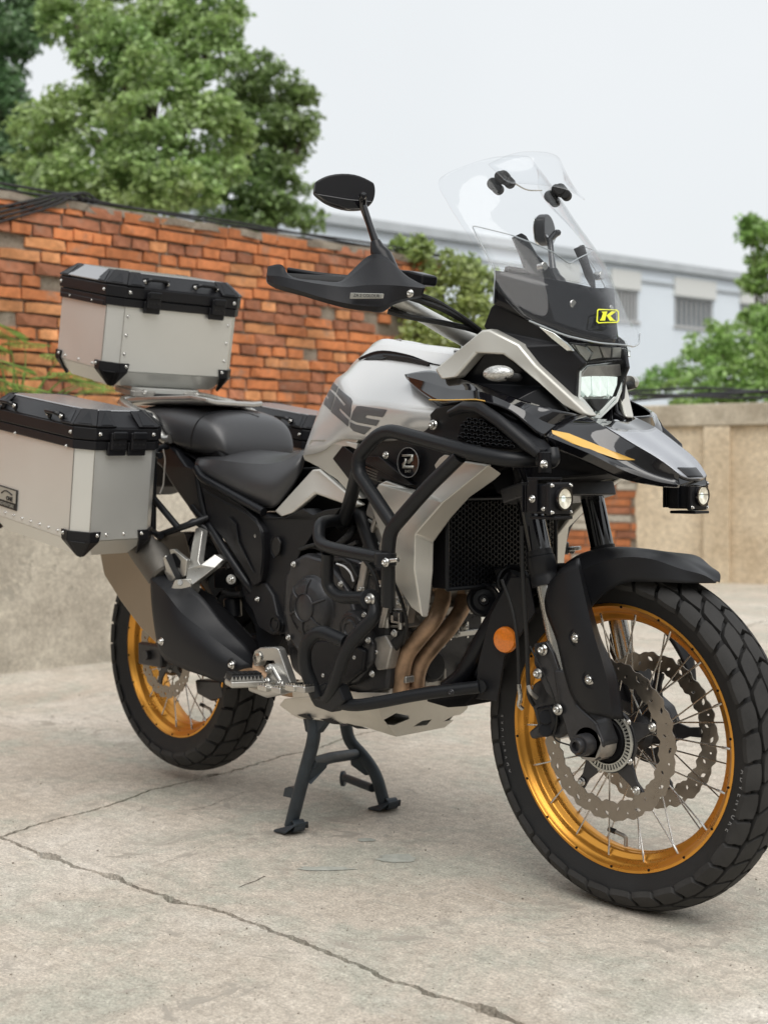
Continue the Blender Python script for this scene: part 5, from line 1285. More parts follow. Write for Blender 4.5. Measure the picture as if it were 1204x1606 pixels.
ow = [[P(q[0], q[1], q[2]-(.020, .013, .006, 0)[i]) for i, q in enumerate(r)] for r in OW]
for r in ow: r[-1].y = 0
owf = [r+[V((p.x, -p.y, p.z)) for p in reversed(r[:-1])] for r in ow]
outer = shell('outer_windscreen', list(reversed(owf)), 'clear', bike, thick=.003, sub=3)
edgepts = [owf[0][i] for i in range(7)]
tube('screen_edge', [insf[i][0] for i in range(4)]+insf[3][1:]+[insf[i][8] for i in (2, 1, 0)], .0013, 'edge', bike, rad=.01, seg=6)
tube('screen_edge', list(owf[0]), .0016, 'edge', bike, rad=.02, seg=6)
# sticker: rounded frame and slanted K on the screen
SX = lambda l: [(934+a, 484+b_) for a, b_ in l]
ring_o = [(1, 3), (3, 1), (32, 2), (35, 5), (35.5, 20), (33, 23), (3, 24), (0, 21)]; ring_i = [(2.8, 4.5), (4.2, 3), (31, 4), (33, 6.4), (33.4, 18.6), (31.5, 21), (4.2, 22), (2.2, 20)]
seg_ = [[ring_o[i], ring_o[(i+1) % 8], ring_i[(i+1) % 8], ring_i[i]] for i in range(8)]
decal('screen_sticker', [SX(s_) for s_ in seg_]+[SX([(5, 19.5), (8, 15), (10, 8), (8, 5.5), (17, 5), (13.5, 19.5)]), SX([(15.5, 11.5), (23, 5), (31, 5), (22, 12), (27, 18), (31, 20), (21, 20)])], outer, 'yellow', bike, cuts=1, lift=.0015)
# screen adjuster bracket, rubber mounts and clip-on deflector
for a in ((603, 600), (738, 778)):
    p = cB(*a, -.09 if a[0] < 650 else -.06); 
    cyl('screen_bolt', p+V((.022, 0, 0)), p+V((.006, .002, 0)), .0085, 'steel', bike, mirror=True)
slab('screen_bracket', [cB(485, 460, -.10), cB(530, 438, -.10), cB(548, 450, -.095), (cB(600, 540, -.085)), cB(670, 610, -.07), cB(720, 730, -.055), cB(690, 690, -.065), cB(590, 640, -.09), cB(540, 600, -.1), cB(520, 540, -.1)], .006, 'deep', bike, bevel=.001, mirror=True)
slab('instrument_display', [V((1.17, -.07, 1.16)), V((1.20, -.07, 1.25)), V((1.212, -.07, 1.25)), V((1.19, -.07, 1.15))], .14, 'satin', bike, bevel=.003)
for cx_, cy_, yy in ((432, 190, -.07), (700, 250, .075)):
    c = cB(cx_, cy_, yy); rt = empty('deflector_clamp', c, parent=bike)
    for dx, dz, dy, r in ((-.022, -.004, 0, .012), (-.012, -.014, .004, .011), (.016, .004, -.003, .013), (.026, -.006, .004, .011), (.0, .008, 0, .010)):
        q = c+V((dx*.8, dy, dz)); cyl('clamp_knob', q+V((.004, -.008, 0)), q+V((-.008, .014, 0)), r, 'rubber', rt, seg=14, bev=.003)
    box('clamp_arm', c, (.05, .010, .016), 'deep', rt, bevel=.003)
dfl = [[P(745, 262, -.12), P(790, 244, -.07), P(830, 243, -.02)], [P(776, 290, -.12), P(812, 292, -.07), P(848, 296, -.02)]]
dff = [[p for p in r]+[V((p.x, -p.y, p.z)) for p in reversed(r)] for r in dfl]
shell('wind_deflector', [[p+V((.035, 0, .0)) for p in r] for r in dff], 'clear', bike, thick=.003, sub=2)
tube('deflector_wire', [cB(505, 205, -.05), cB(560, 238, -.02), cB(630, 236, .01)], .0016, 'steel', bike, rad=.02, seg=6)

# ---- crash bars
R_ = .0145
up_ = [P(846, 720, -.20), P(800, 722, -.245), P(775, 719, -.26), P(740, 710, -.268), P(690, 692, -.27), P(645, 678, -.268), P(600, 672, -.262), P(575, 690, -.26), P(562, 716, -.262), P(562, 742, -.264), P(585, 773, -.268), P(617, 824, -.272)]
tube('crash_bar', [up_[i] for i in (0, 1, 3, 6, 8, 9, 11)], R_, 'bar', bike, rad=.05, mirror=True, seg=18, n=6)
tube('crash_bar', [P(720, 716, -.266), P(668, 767, -.270), P(612, 832, -.274), P(608.5, 862, -.27), P(608.5, 950, -.25)], R_, 'bar', bike, rad=.04, mirror=True, seg=18)
tube('crash_bar', [P(561, 738, -.255), P(552, 775, -.22), P(541, 812, -.17), P(535, 822, -.12)], R_, 'bar', bike, rad=.04, mirror=True, seg=18)
tube('crash_bar', [P(552, 818, -.12), P(516, 816, -.20), P(500, 822, -.245), P(500, 852, -.262), P(520, 860, -.268), P(560, 868, -.272), P(606, 876, -.270)], R_*.93, 'bar', bike, rad=.03, mirror=True, seg=18, n=6)
tube('crash_bar', [P(514, 868, -.262), P(513, 920, -.25), P(532, 937, -.245), P(585, 938, -.24)], R_*.93, 'bar', bike, rad=.04, mirror=True, seg=18, n=6)
tube('crash_bar', [P(584, 935, -.235), P(590, 965, -.25), P(545, 1010, -.272), P(524, 1075, -.262), P(512, 1094, -.25)], R_, 'bar', bike, rad=.045, mirror=True, seg=18)
tube('crash_bar', [P(541, 1006, -.27), P(500, 988, -.285), P(478, 1010, -.29), P(477, 1045, -.285), P(497, 1092, -.262)], R_, 'bar', bike, rad=.045, mirror=True, seg=18, n=6)
tube('crash_bar', [P(500, 1090, -.25), P(547, 1108, -.235), P(592, 1102, -.215), P(660, 1088, -.18), P(752, 1077, -.12)], R_*.9, 'bar', bike, rad=.05, mirror=True, seg=18, n=6)
tube('crash_bar', [P(752, 1077, -.12), P(760, 1072, -.06), V((P(760, 1072, -.06).x+.01, 0, P(760, 1072, -.06).z))], R_*.9, 'bar', bike, rad=.04, mirror=True, seg=18)
cyl('bar_clamp', P(604, 866, -.272), P(604, 888, -.272), .0225, 'bar', bike, mirror=True)
bolt(P(604, 882, -.292), (0, -1, 0), bike, .008, mirror=True)
cyl('clamp_bolt', P(600, 881, -.285), P(624, 878, -.285), .005, 'steel', bike, mirror=True, seg=10)
cyl('bar_lug', P(580, 940, -.215), P(580, 940, -.25), .022, 'bar', bike, mirror=True)
bolt(P(580, 940, -.255), (0, -1, 0), bike, .011, 'cast', mirror=True)
slab('bar_gusset', [P(488, 1078, -.268), P(512, 1070, -.268), P(530, 1076, -.262), P(540, 1100, -.255), P(520, 1118, -.25), P(492, 1108, -.255), P(484, 1094, -.262)], .03, 'bar', bike, bevel=.005, mirror=True)
bolt(P(707, 1086, -.172), (.3, -1, 0), bike, .006, 'darkmetal', mirror=True)
# ---- auxiliary spotlights under the bar ends
def foglight(sy):
    c = V((1.4500, -.2200*1, .787)); root = link('spotlight', None, bike, V((c.x, c.y*(-sy), c.z)))
    T = (lambda p: p) if sy < 0 else (lambda p: V((p.x, -p.y, p.z)))
    F = lambda vs: [T(v) for v in vs]
    def bx(name, cc, s, mat, bev=.003):
        vs, fs = boxgeo(cc, *s); o = mk(name, F(vs), fs, mat, root, bevel=bev); fixn2(o); return o
    bx('body', c+V((-.016, 0, 0)), (.05, .056, .054), 'satin', .004)
    for i in range(4): bx('cooling_fin', c+V((-.052+.0075*i, 0, 0)), (.003, .052, .050), 'satin', .001)
    bx('front_frame', c+V((.013, 0, 0)), (.012, .064, .060), 'grain', .004)
    for a in (-1, 1):
        for b_ in (-1, 1): bolt(T(c+V((.019, a*.026, b_*.024))), (1, 0, 0), root, .0038)
    o = lathe('reflector_bowl', [(.0, .0035), (.005, .004), (.0065, .0055), (.0175, .0072), (.0185, .0085)], T(c+V((.0185, 0, .0))), (1, 0, 0), 'warmled', root, 32)
    lathe('led_chip', [(0, .0062), (.0045, .0060), (.006, .005), (.006, .003)], T(c+V((.0185, 0, 0))), (1, 0, 0), 'led', root, 16); lathe('spotlight_lens', [(0, .0092), (.012, .0088), (.0182, .0085)], T(c+V((.0185, 0, 0))), (1, 0, 0), 'lens', root, 28)
    bx('bowl_divider', c+V((.0265, 0, .002)), (.001, .034, .0012), 'darkmetal', .0)
    lathe('lens_ring', [(.018, .009), (.022, .009), (.022, .002), (.018, .002), (.018, .009)], T(c+V((.0185, 0, 0))), (1, 0, 0), 'gloss', root, 32)
    bx('bracket', c+V((-.02, -.0325, .005)), (.020, .004, .058), 'satin', .001); bx('bracket', c+V((-.02, .0325, .005)), (.020, .004, .058), 'satin', .001)
    bx('bracket', c+V((-.02, 0, .0365)), (.026, .069, .005), 'satin', .001)
    bx('guard_foot', c+V((-.006, 0, -.034)), (.062, .050, .006), 'satin', .002)
    cyl('clamp', T(c+V((-.02, 0, .046))), T(c+V((-.02, 0, .085))), .012, 'satin', root)
    bolt(T(c+V((-.02, -.036, .0))), (0, sy*-1*-1 if sy < 0 else 1, 0), root, .006); bolt(T(c+V((-.0, -.029, -.018))), (0, sy, 0), root, .0035)
    bolt(T(c+V((-.008, -.016, .062))), (1, -.3, 0), root, .007)
foglight(-1); foglight(1)
tube('spotlight_bar', [P(838, 720, -.205), P(868, 724, -.205), V((1.43, -.20, .875))], .0135, 'bar', bike, rad=.01, mirror=True)

# ---- engine
def poly(name, l, y, dep, mat, bev=.006, mirror=False): return slab(name, [P(a, b_, y) for a, b_ in l], dep, mat, bike, bevel=bev, mirror=mirror)
# crankcase
cc = [(445, 900), (470, 870), (520, 862), (570, 880), (600, 925), (608, 985), (610, 1050), (606, 1082), (560, 1096), (500, 1092), (455, 1050), (440, 980)]
slab('crankcase', [P(a, b_, -.155) for a, b_ in cc], .30, 'darkmetal', bike, bevel=.012)
# clutch cover with its dished face and spokes
c1 = P(478, 953, -.200)
lathe('clutch_cover', [(0, -.004), (.030, -.003), (.033, -.001), (.048, -.0005), (.052, .002), (.064, .008), (.068, .014), (.070, .02), (.072, .022), (.076, .023), (.076, .05)], c1, (0, 1, 0), 'darkmetal', bike, 56)
for k in range(6):
    a = math.radians(20+60*k); d = V((math.cos(a), 0, math.sin(a)))
    tube('cover_rib', [c1+d*.031+V((0, -.003, 0)), c1+d*.05+V((0, -.0008, 0)), c1+d*.064+V((0, .008, 0))], .0026, 'darkmetal', bike, rad=0, seg=8)
lathe('cover_ring', [(.0295, -.003), (.031, -.0055), (.0325, -.003)], c1, (0, 1, 0), 'darkmetal', bike, 40)
slab('clutch_case', [P(a, b_, -.178) for a, b_ in [(455, 880), (478, 868), (510, 878), (528, 900), (545, 925), (556, 960), (570, 985), (584, 1010), (582, 1040), (560, 1070), (520, 1082), (488, 1078), (478, 1040), (452, 1005), (444, 960), (446, 915)]], .06, 'darkmetal', bike, bevel=.010, seg=3)
c2 = P(548, 987, -.196)
lathe('pump_cover', [(0, -.001), (.012, -.001), (.015, -.004), (.019, -.004), (.022, 0), (.027, .001), (.030, -.001), (.036, .001), (.040, .008), (.042, .03)], c2, (0, 1, 0), 'darkmetal', bike, 40)
for a, b_ in ((534, 916), (571, 965), (577, 1004), (557, 1031), (508, 1059), (484, 1046), (460, 885), (452, 1000), (583, 1057)): bolt(P(a, b_, -.185), (0, -1, 0), bike, .0062, 'cast')
slab('lower_engine_cover', [P(a, b_, -.188) for a, b_ in [(485, 1006), (540, 1003), (572, 1020), (568, 1052), (536, 1078), (497, 1076), (484, 1045)]], .03, 'matte', bike, bevel=.006)
# cylinder block and head, leaning forward
up2 = V((.42, 0, 1)).normalized(); fwd = V((1, 0, -.42)).normalized(); Mx = Matrix((fwd, V((0, 1, 0)), up2)).transposed()
cy0 = V((.90, 0, .60))
box('cylinder_block', cy0+up2*.03, (.17, .27, .17), 'greysteel', bike, rot=Mx, bevel=.008)
box('cylinder_head', cy0+up2*.17, (.19, .29, .11), 'greysteel', bike, rot=Mx, bevel=.01)
box('cam_cover', cy0+up2*.25, (.17, .27, .055), 'darkmetal', bike, rot=Mx, bevel=.015)
for i in range(5): box('block_rib', cy0+up2*(-.03+.035*i)+V((0, -.137, 0)), (.165, .008, .007), 'cast', bike, rot=Mx, bevel=.002)
for i in range(4): box('block_rib', cy0+fwd*(-.06+.04*i)+up2*.06+V((0, -.140, 0)), (.010, .010, .19), 'greysteel', bike, rot=Mx, bevel=.003)
for i in range(3): box('block_rib', cy0+fwd*.088+up2*(-.02+.05*i), (.012, .25, .012), 'greysteel', bike, rot=Mx, bevel=.003)
# grey coolant fitting, bolts, oil filter, front of the crankcase
box('front_engine_case', V((.905, -.01, .42)), (.06, .26, .16), 'greysteel', bike, bevel=.01)
for i in range(4): box('case_rib', V((.939, -.10+.06*i, .42)), (.012, .008, .15), 'greysteel', bike, bevel=.003)
box('case_flange', V((.91, -.01, .475)), (.09, .28, .014), 'cast', bike, bevel=.003)
for i in range(5): cyl('flange_bolt', V((.942, -.13+.055*i, .462)), V((.942, -.13+.055*i, .500)), .0062, 'steel', bike, seg=10)
of_ = PX(683, 1045, .965); cyl('oil_filter', of_-V((.09, 0, 0)), of_, .036, 'matte', bike, seg=32, bev=.008)
for (a, b_) in ((607, 973), (628, 975)): cyl('flange_bolt', P(a, b_+12, -.155), P(a, b_-14, -.155), .0055, 'cast', bike, seg=10)
slab('casting_arm', [P(a, b_, -.14) for a, b_ in [(598, 992), (630, 988), (634, 1000), (614, 1006), (600, 1004)]], .02, 'greysteel', bike, bevel=.003)
slab('cylinder_side_cover', [P(a, b_, -.150) for a, b_ in [(556, 868), (604, 862), (622, 900), (640, 950), (634, 985), (596, 985), (572, 930), (560, 900)]], .03, 'greysteel', bike, bevel=.006, seg=3)
for k in range(5): tube('cylinder_side_rib', [P(562+k*4, 884+k*18, -.151), P(618+k*5, 880+k*19, -.151)], .0028, 'cast', bike, rad=0, seg=8)
slab('starter_cover', [P(a, b_, -.165) for a, b_ in [(586, 1000), (604, 996), (614, 1016), (606, 1050), (590, 1052), (582, 1030)]], .03, 'greysteel', bike, bevel=.005, seg=3)
er = random.Random(12)
for k in range(16):
    z_ = er.uniform(.39, .60); y_ = er.uniform(-.13, .12); box('engine_boss', V((.938+er.uniform(0, .02), y_, z_)), (.03, er.uniform(.012, .04), er.uniform(.012, .05)), er.choice(['greysteel', 'greysteel', 'darkmetal', 'cast']), bike, bevel=.003)
for k in range(9): bolt(V((.957, er.uniform(-.12, .12), er.uniform(.38, .60))), (1, 0, 0), bike, .0085, 'cast')
for k in range(14):
    a_, b2 = er.uniform(548, 632), er.uniform(880, 1050)
    box('engine_boss', P(a_, b2, -.150), (er.uniform(.01, .035), .02, er.uniform(.01, .03)), er.choice(['greysteel', 'darkmetal', 'darkmetal', 'satin']), bike, bevel=.003)
for k in range(6): bolt(P(er.uniform(560, 628), er.uniform(890, 1040), -.163), (0, -1, 0), bike, .007, 'cast')
tube('engine_cable', [P(610, 900, -.16), P(630, 940, -.165), P(640, 985, -.16), P(632, 1010, -.14)], .0038, 'black', bike, rad=.03, seg=8)
tube('engine_cable', [P(566, 870, -.165), P(590, 905, -.17), P(596, 950, -.165)], .0045, 'black', bike, rad=.03, seg=8)
slab('casting_arm', [P(a, b_, -.15) for a, b_ in [(560, 885), (590, 875), (600, 930), (640, 985), (600, 985), (565, 930)]], .05, 'greysteel', bike, bevel=.006)
slab('cylinder_strut', [P(a, b_, -.165) for a, b_ in [(566, 880), (577, 880), (566, 935), (556, 935)]], .02, 'greysteel', bike, bevel=.003)
slab('cylinder_strut', [P(a, b_, -.165) for a, b_ in [(600, 948), (609, 948), (600, 985), (592, 985)]], .02, 'greysteel', bike, bevel=.003)
slab('sensor_connector', [P(a, b_, -.17) for a, b_ in [(530, 885), (548, 882), (560, 905), (552, 925), (536, 905)]], .02, 'black', bike, bevel=.002)
tube('white_wire', [P(528, 884, -.175), P(540, 888, -.178), P(550, 898, -.178), P(554, 912, -.175)], .0022, 'white', bike, rad=.01, seg=6)
tube('ribbed_hose', [P(555, 828, -.13), P(548, 840, -.15), P(530, 856, -.15), P(515, 862, -.13)], .009, 'rubber', bike, rad=.02, seg=12)
tube('coolant_hose', [P(640, 985, -.14), P(620, 1010, -.15), P(604, 1035, -.14), P(600, 1060, -.12)], .012, 'rubber', bike, rad=.03)
for k, l in enumerate([[(470, 862), (490, 856), (505, 862), (525, 880)], [(480, 858), (510, 850), (540, 860), (560, 850)], [(520, 880), (540, 876), (552, 890), (560, 930)]]):
    tube('wiring_loom', [P(a, b_, -.15-.006*k) for a, b_ in l], .005, 'black', bike, rad=.02, seg=8)
slab('engine_rear_filler', [V((.50, -.10, .74)), V((.86, -.11, .86)), V((1.02, -.11, .80)), V((.98, -.11, .64)), V((.70, -.10, .58)), V((.50, -.10, .50))], .2, 'deep', bike, bevel=.01)
# header pipes
def ppt(a, b_, y): return cM(a, b_, y)
tube('header_pipe', [P(690, 915, -.03), P(696, 938, -.05), P(682, 972, -.09), P(655, 1003, -.115), P(636, 1028, -.12), P(630, 1056, -.12), P(629, 1086, -.115)], .0180, 'header', bike, rad=.06, seg=18, n=7)
tube('header_pipe', [P(722, 925, .05), P(727, 950, .03), P(706, 984, -.02), P(678, 1014, -.06), P(660, 1038, -.075), P(653, 1062, -.08), P(652, 1086, -.08)], .0180, 'header', bike, rad=.06, seg=18, n=7)
slab('header_collector', [P(615, 1076, -.125), P(640, 1082, -.12), P(668, 1076, -.09), P(668, 1096, -.09), P(640, 1100, -.12), P(616, 1098, -.125)], .05, 'header', bike, bevel=.008)
for a, b_, y in ((690, 918, -.035), (722, 924, .045)):
    cyl('pipe_flange', P(a, b_-6, y), P(a+2, b_+8, y), .026, 'header', bike)
    bolt(P(a-12, b_+3, y-.02), (.6, -.6, .2), bike, .007, 'greysteel'); bolt(P(a+12, b_+3, y-.02), (.6, -.6, .2), bike, .007, 'greysteel')
# horns
for (a, b_, y) in ((758, 941, -.06), (804, 912, -.02)):
    c = P(a, b_, y); o = lathe('horn', [(0, .006), (.010, .006), (.012, .001), (.022, .0), (.028, .006), (.030, .008), (.034, .006), (.0355, -.001), (.034, -.014), (0, -.016)], c, V((.75, -.62, .1)), 'satin', bike, 36)
    bolt(c+V((.75, -.62, .1)).normalized()*.006, (.75, -.62, .1), bike, .0055, 'cast')
slab('horn_bracket', [P(738, 890, -.04), P(800, 888, -.02), P(806, 905, -.01), P(770, 915, -.03), P(746, 900, -.04)], .01, 'satin', bike, bevel=.002)
# frame down tubes
tube('frame_down_tube', [P(812, 900, -.05), P(790, 945, -.06), P(752, 1010, -.08), P(724, 1062, -.09), P(700, 1080, -.10)], .0185, 'satin', bike, rad=.05, mirror=True, seg=16)
tube('frame_cross_tube', [P(724, 1062, -.09), V((P(724, 1062, -.09).x, .09, P(724, 1062, -.09).z))], .014, 'satin', bike, rad=0)
tube('frame_strut', [P(560, 780, -.13), P(575, 835, -.14), P(592, 880, -.145), P(600, 900, -.14)], .018, 'matte', bike, rad=.05, mirror=True)
slab('lower_front_cover', [P(690, 1080, -.14), P(745, 1068, -.11), P(748, 1088, -.11), P(730, 1108, -.12), P(700, 1110, -.13), P(665, 1100, -.14)], .2, 'deep', bike, bevel=.005)

# ---- skid plate
A_ = [(438, 1106, -.165), (446, 1096, -.16), (498, 1094, -.17), (560, 1112, -.175), (600, 1108, -.172), (650, 1104, -.165), (700, 1100, -.15), (742, 1088, -.125)]
B_ = [(457, 1120, -.155), (470, 1124, -.15), (520, 1128, -.155), (575, 1140, -.155), (620, 1156, -.145), (655, 1150, -.14), (700, 1138, -.128), (738, 1104, -.115)]
top_ = [P(*q) for q in A_]; bot_ = [P(*q) for q in B_]
bot_ = [V((p.x, p.y, p.z)) for p in bot_]
T_, Bt = P(590, 1103, -.152), P(621, 1155, -.076)
nf = V((Bt.z-T_.z, 0, -(Bt.x-T_.x))).normalized()
def onf(px, py):
    d = ray(px, py); t = (T_-CAM).dot(nf)/d.dot(nf); return CAM+d*t
mt = V((T_.x, -T_.y, T_.z)); mb = V((Bt.x, -Bt.y, Bt.z))
fo = [(590, 1103), (600, 1129), (621, 1155), pj(mb), (731, 1112), pj(mt)]
h1 = [(598, 1131), (620, 1118), (640, 1122), (641, 1127), (617, 1137), (605, 1136)]
h2 = [(647, 1139), (661, 1130), (676, 1128), (668, 1137)]; h3 = [(694, 1131), (708, 1123), (722, 1120), (712, 1129)]
plate('skid_plate_front', fo, [h1, h2, h3], onf, 'skid', bike, thick=.0035, bevel=.0008)
sw = [P(438, 1106, -.160), P(446, 1096, -.160), P(498, 1092, -.165), P(550, 1100, -.162), T_, onf(600, 1129), Bt, P(574, 1140, -.120), P(520, 1131, -.140), P(470, 1126, -.150), P(457, 1120, -.155)]
slab('skid_plate_side', sw, .0035, 'skid', bike, bevel=.0008, mirror=True)
flr = [sw[10], sw[9], sw[8], sw[7], Bt]
vs = flr+mir(flr); n_ = len(flr); mk('skid_plate_floor', [p+V((0, 0, .001)) for p in vs], [(i, i+1, n_+i+1, n_+i) for i in range(n_-1)], 'skid', bike, thick=.0035, off=0)
K_ = lambda l: [P(a, b_, -.150+.05*max(0, (a-500)/100)) for a, b_ in l]
for l in ([(468, 1121), (480, 1119), (494, 1127), (486, 1128)], [(504, 1127), (520, 1126), (538, 1136), (524, 1135)], [(545, 1134), (562, 1137), (580, 1143), (562, 1142)]):
    slab('skid_plate_slot', [p-V((0, .006, 0)) for p in K_(l)], .004, 'black', bike, bevel=.0005)
slab('skid_plate_tab', [P(456, 1074, -.16), P(478, 1062, -.16), P(512, 1068, -.16), P(500, 1082, -.16), P(492, 1100, -.16), P(460, 1098, -.16)], .004, 'skid', bike, bevel=.001, mirror=True)
slab('skid_plate_tab', [P(526, 1092, -.17), P(534, 1080, -.17), P(560, 1086, -.168), P(612, 1087, -.165), P(616, 1094, -.165), P(600, 1108, -.168), P(550, 1110, -.17)], .004, 'skid', bike, bevel=.001, mirror=True)
bolt(P(586, 1097, -.172), (0, -1, 0), bike, .006)

# ---- centre stand
tube('stand_leg', [P(491, 1118, -.135), P(493, 1150, -.135), P(490, 1168, -.137), P(470, 1240, -.145), P(456, 1296, -.148)], .0155, 'stand', bike, rad=.05, seg=16)
tube('stand_leg', [P(542, 1135, .10), P(547, 1162, .11), P(572, 1188, .125), P(590, 1215, .135), P(604, 1266, .145)], .0155, 'stand', bike, rad=.05, seg=16)
slab('stand_bracket', [P(474, 1126, -.14), P(514, 1128, -.14), P(498, 1150, -.14), P(486, 1152, -.14), P(478, 1148, -.14)], .02, 'stand', bike, bevel=.004)
tube('stand_crossbar', [P(488, 1197, -.135), P(520, 1188, -.03), P(556, 1183, .10)], .0135, 'stand', bike, rad=.02, seg=14)
slab('stand_gusset', [P(490, 1196, -.135), P(512, 1196, -.10), P(510, 1204, -.10), P(486, 1230, -.14), P(482, 1226, -.14)], .005, 'stand', bike, bevel=.001, ddir=(.5, .5, 0))
slab('stand_gusset', [P(548, 1180, .10), P(565, 1178, .12), P(586, 1200, .13), P(588, 1214, .135), P(572, 1216, .13), P(550, 1200, .10)], .006, 'stand', bike, bevel=.002, ddir=(.7, .7, 0))
tube('stand_lever', [P(584, 1236, .135), P(545, 1221, .17), P(538, 1219, .18)], .0105, 'stand', bike, rad=.02, seg=12)
cyl('lever_pad', P(535, 1221, .180), P(541, 1221, .186), .02, 'stand', bike, seg=18)
slab('stand_stop', [P(446, 1236, -.15), P(452, 1234, -.15), P(468, 1239, -.15), P(464, 1254, -.15), P(443, 1249, -.15)], .02, 'stand', bike, bevel=.002)
for (px, py, y) in ((457, 1303, -.148), (603, 1270, .148)):
    c = P(px, py, y); c.z = .004
    ft_ = [V((c.x-.030, c.y-.03, .006)), V((c.x-.02, c.y+.03, .006)), V((c.x+.02, c.y+.035, .012)), V((c.x+.038, c.y+.02, .030)), V((c.x+.038, c.y-.02, .030)), V((c.x+.02, c.y-.035, .012))]
    slab('stand_foot', ft_, .006, 'stand', bike, bevel=.002, ddir=(0, 0, -1))
    g_ = lathe('stand_foot_roll', [(.011, -.014), (.014, -.014), (.014, .014), (.011, .014), (.011, -.014)], V((c.x+.022, c.y, .020)), (.25, 1, 0), 'stand', bike, 20)

# ---- swingarm, shock, rear frame
tube('swingarm', [V((.06, -.11, RR_)), V((.20, -.115, RR_+.015)), V((.50, -.09, .43))], [.022, .028, .034], 'satin', bike, rad=0, mirror=True, seg=14)
box('axle_block', V((.0, -.125, RR_)), (.11, .022, .06), 'darkmetal', bike, bevel=.006, mirror=True)
cyl('rear_axle', V((0, -.15, RR_)), V((0, .15, RR_)), .013, 'darkmetal', bike)
slab('rear_brake_caliper', [P(305, 1066, -.06), P(345, 1068, -.06), P(352, 1095, -.06), P(330, 1100, -.06), P(308, 1088, -.06)], .04, 'darkmetal', bike, bevel=.006)
cyl('shock_absorber', V((.42, 0, .44)), V((.50, 0, .80)), .032, 'satin', bike)
g = []
slab('rear_frame_casting', [P(360, 905, -.11), P(392, 912, -.13), P(420, 905, -.135), P(448, 930, -.14), P(446, 1000, -.14), P(428, 1030, -.14), P(405, 1020, -.135), P(398, 980, -.13), P(380, 950, -.12)], .18, 'matte', bike, bevel=.01, seg=3)
slab('reservoir_bracket', [cU(690, 545, -.14), cU(800, 540, -.145), cU(905, 560, -.15), cU(905, 700, -.15), cU(830, 740, -.145), cU(700, 735, -.14)], .012, 'satin', bike, bevel=.002)
cyl('bracket_bolt', cU(860, 655, -.15), cU(860, 655, -.168), .012, 'cast', bike); bolt(cU(862, 655, -.168), (0, -1, 0), bike, .007)
tube('reservoir_hose', [cU(960, 795, -.14), cU(880, 800, -.14), cU(815, 790, -.14), cU(790, 770, -.135)], .0075, 'rubber', bike, rad=.02, seg=10)
cyl('fluid_reservoir', cU(870, 830, -.12), cU(880, 1010, -.12), .022, 'satin', bike)
slab('pivot_cover', [cF(770, 335, -.155), cF(830, 345, -.158), cF(866, 400, -.16), cF(885, 490, -.165), cF(912, 540, -.165), cF(900, 585, -.165), cF(860, 590, -.165), cF(790, 545, -.16), cF(765, 470, -.158), cF(740, 440, -.155), cF(712, 350, -.15), cF(720, 322, -.15)], .03, 'matte', bike, bevel=.006, seg=3)
lathe('pivot_cap', [(0, -.002), (.010, -.002), (.011, 0), (.016, 0), (.017, -.003), (.020, -.003), (.021, .004)], cF(878, 540, -.168), (0, 1, 0), 'satin', bike, 28)
bolt(cF(793, 421, -.162), (0, -1, 0), bike, .0058); bolt(cF(790, 122, -.165), (0, -1, 0), bike, .0062)
slab('pivot_mesh_plate', [cF(712, 330, -.150), cF(760, 335, -.153), cF(772, 400, -.153), cF(738, 440, -.15), cF(718, 380, -.15)], .006, 'gloss', bike, bevel=.001)
# side panels: triangular cover, main frame cover, tail cover
slab('side_cover', [cI(352, 640, -.165), cI(500, 745, -.165), cI(640, 835, -.168), cI(765, 950, -.17), cI(808, 1040, -.172), cI(815, 1200, -.172), cI(806, 1330, -.17), cI(790, 1400, -.168), cI(740, 1430, -.166), cI(690, 1330, -.164), cI(560, 1130, -.16), cI(430, 975, -.158), cI(395, 800, -.16)], .03, 'grain', bike, bevel=.006, mirror=True)
slab('side_cover_recess', [cI(575, 935, -.171), cI(625, 990, -.172), cI(640, 1110, -.172), cI(750, 1335, -.1725), cI(690, 1250, -.171), cI(610, 1110, -.171)], .004, 'satin', bike, bevel=.001, mirror=True)
tube('side_cover_edge', [cI(395, 748, -.172), cI(520, 825, -.173), cI(700, 915, -.176), cI(775, 985, -.178), cI(805, 1060, -.179), cI(812, 1200, -.178), cI(795, 1350, -.176)], .0022, 'satin', bike, rad=.03, seg=8, mirror=True)
slab('frame_cover', [cI(800, 905, -.155), cI(870, 940, -.158), cI(960, 945, -.16), cI(1090, 880, -.162), cI(1160, 925, -.162), P(508, 800, -.162), P(535, 796, -.16), P(520, 815, -.155), P(490, 838, -.15), P(470, 868, -.15), P(455, 905, -.15), P(447, 950, -.15), P(440, 1000, -.15), P(425, 960, -.15), P(415, 925, -.15), P(408, 900, -.15), P(411, 870, -.152), P(411, 836, -.152), P(404, 815, -.155)], .05, 'matte', bike, bevel=.008, mirror=True, seg=3)
slab('frame_window', [cI(885, 1085, -.1625), cI(915, 1080, -.1625), cI(935, 1120, -.1625), cI(925, 1190, -.1625), cI(895, 1225, -.1625), cI(870, 1180, -.1625), cI(868, 1120, -.1625)], .006, 'black', bike, bevel=.002)
tube('frame_window_rim', [cI(885, 1080, -.163), cI(868, 1120, -.163), cI(869, 1180, -.163), cI(895, 1228, -.163)], .0018, 'satin', bike, rad=.01, seg=6)
tube('seat_rail', [cI(350, 600, -.158), cI(385, 665, -.165), cI(500, 730, -.168), cI(650, 812, -.17), cI(820, 905, -.165)], .0105, 'satin', bike, rad=.02, mirror=True)
tube('frame_tube', [cI(330, 870, -.15), cI(440, 1000, -.155), P(352, 862, -.16), P(388, 915, -.155), P(400, 932, -.14)], .0115, 'satin', bike, rad=.03, mirror=True)
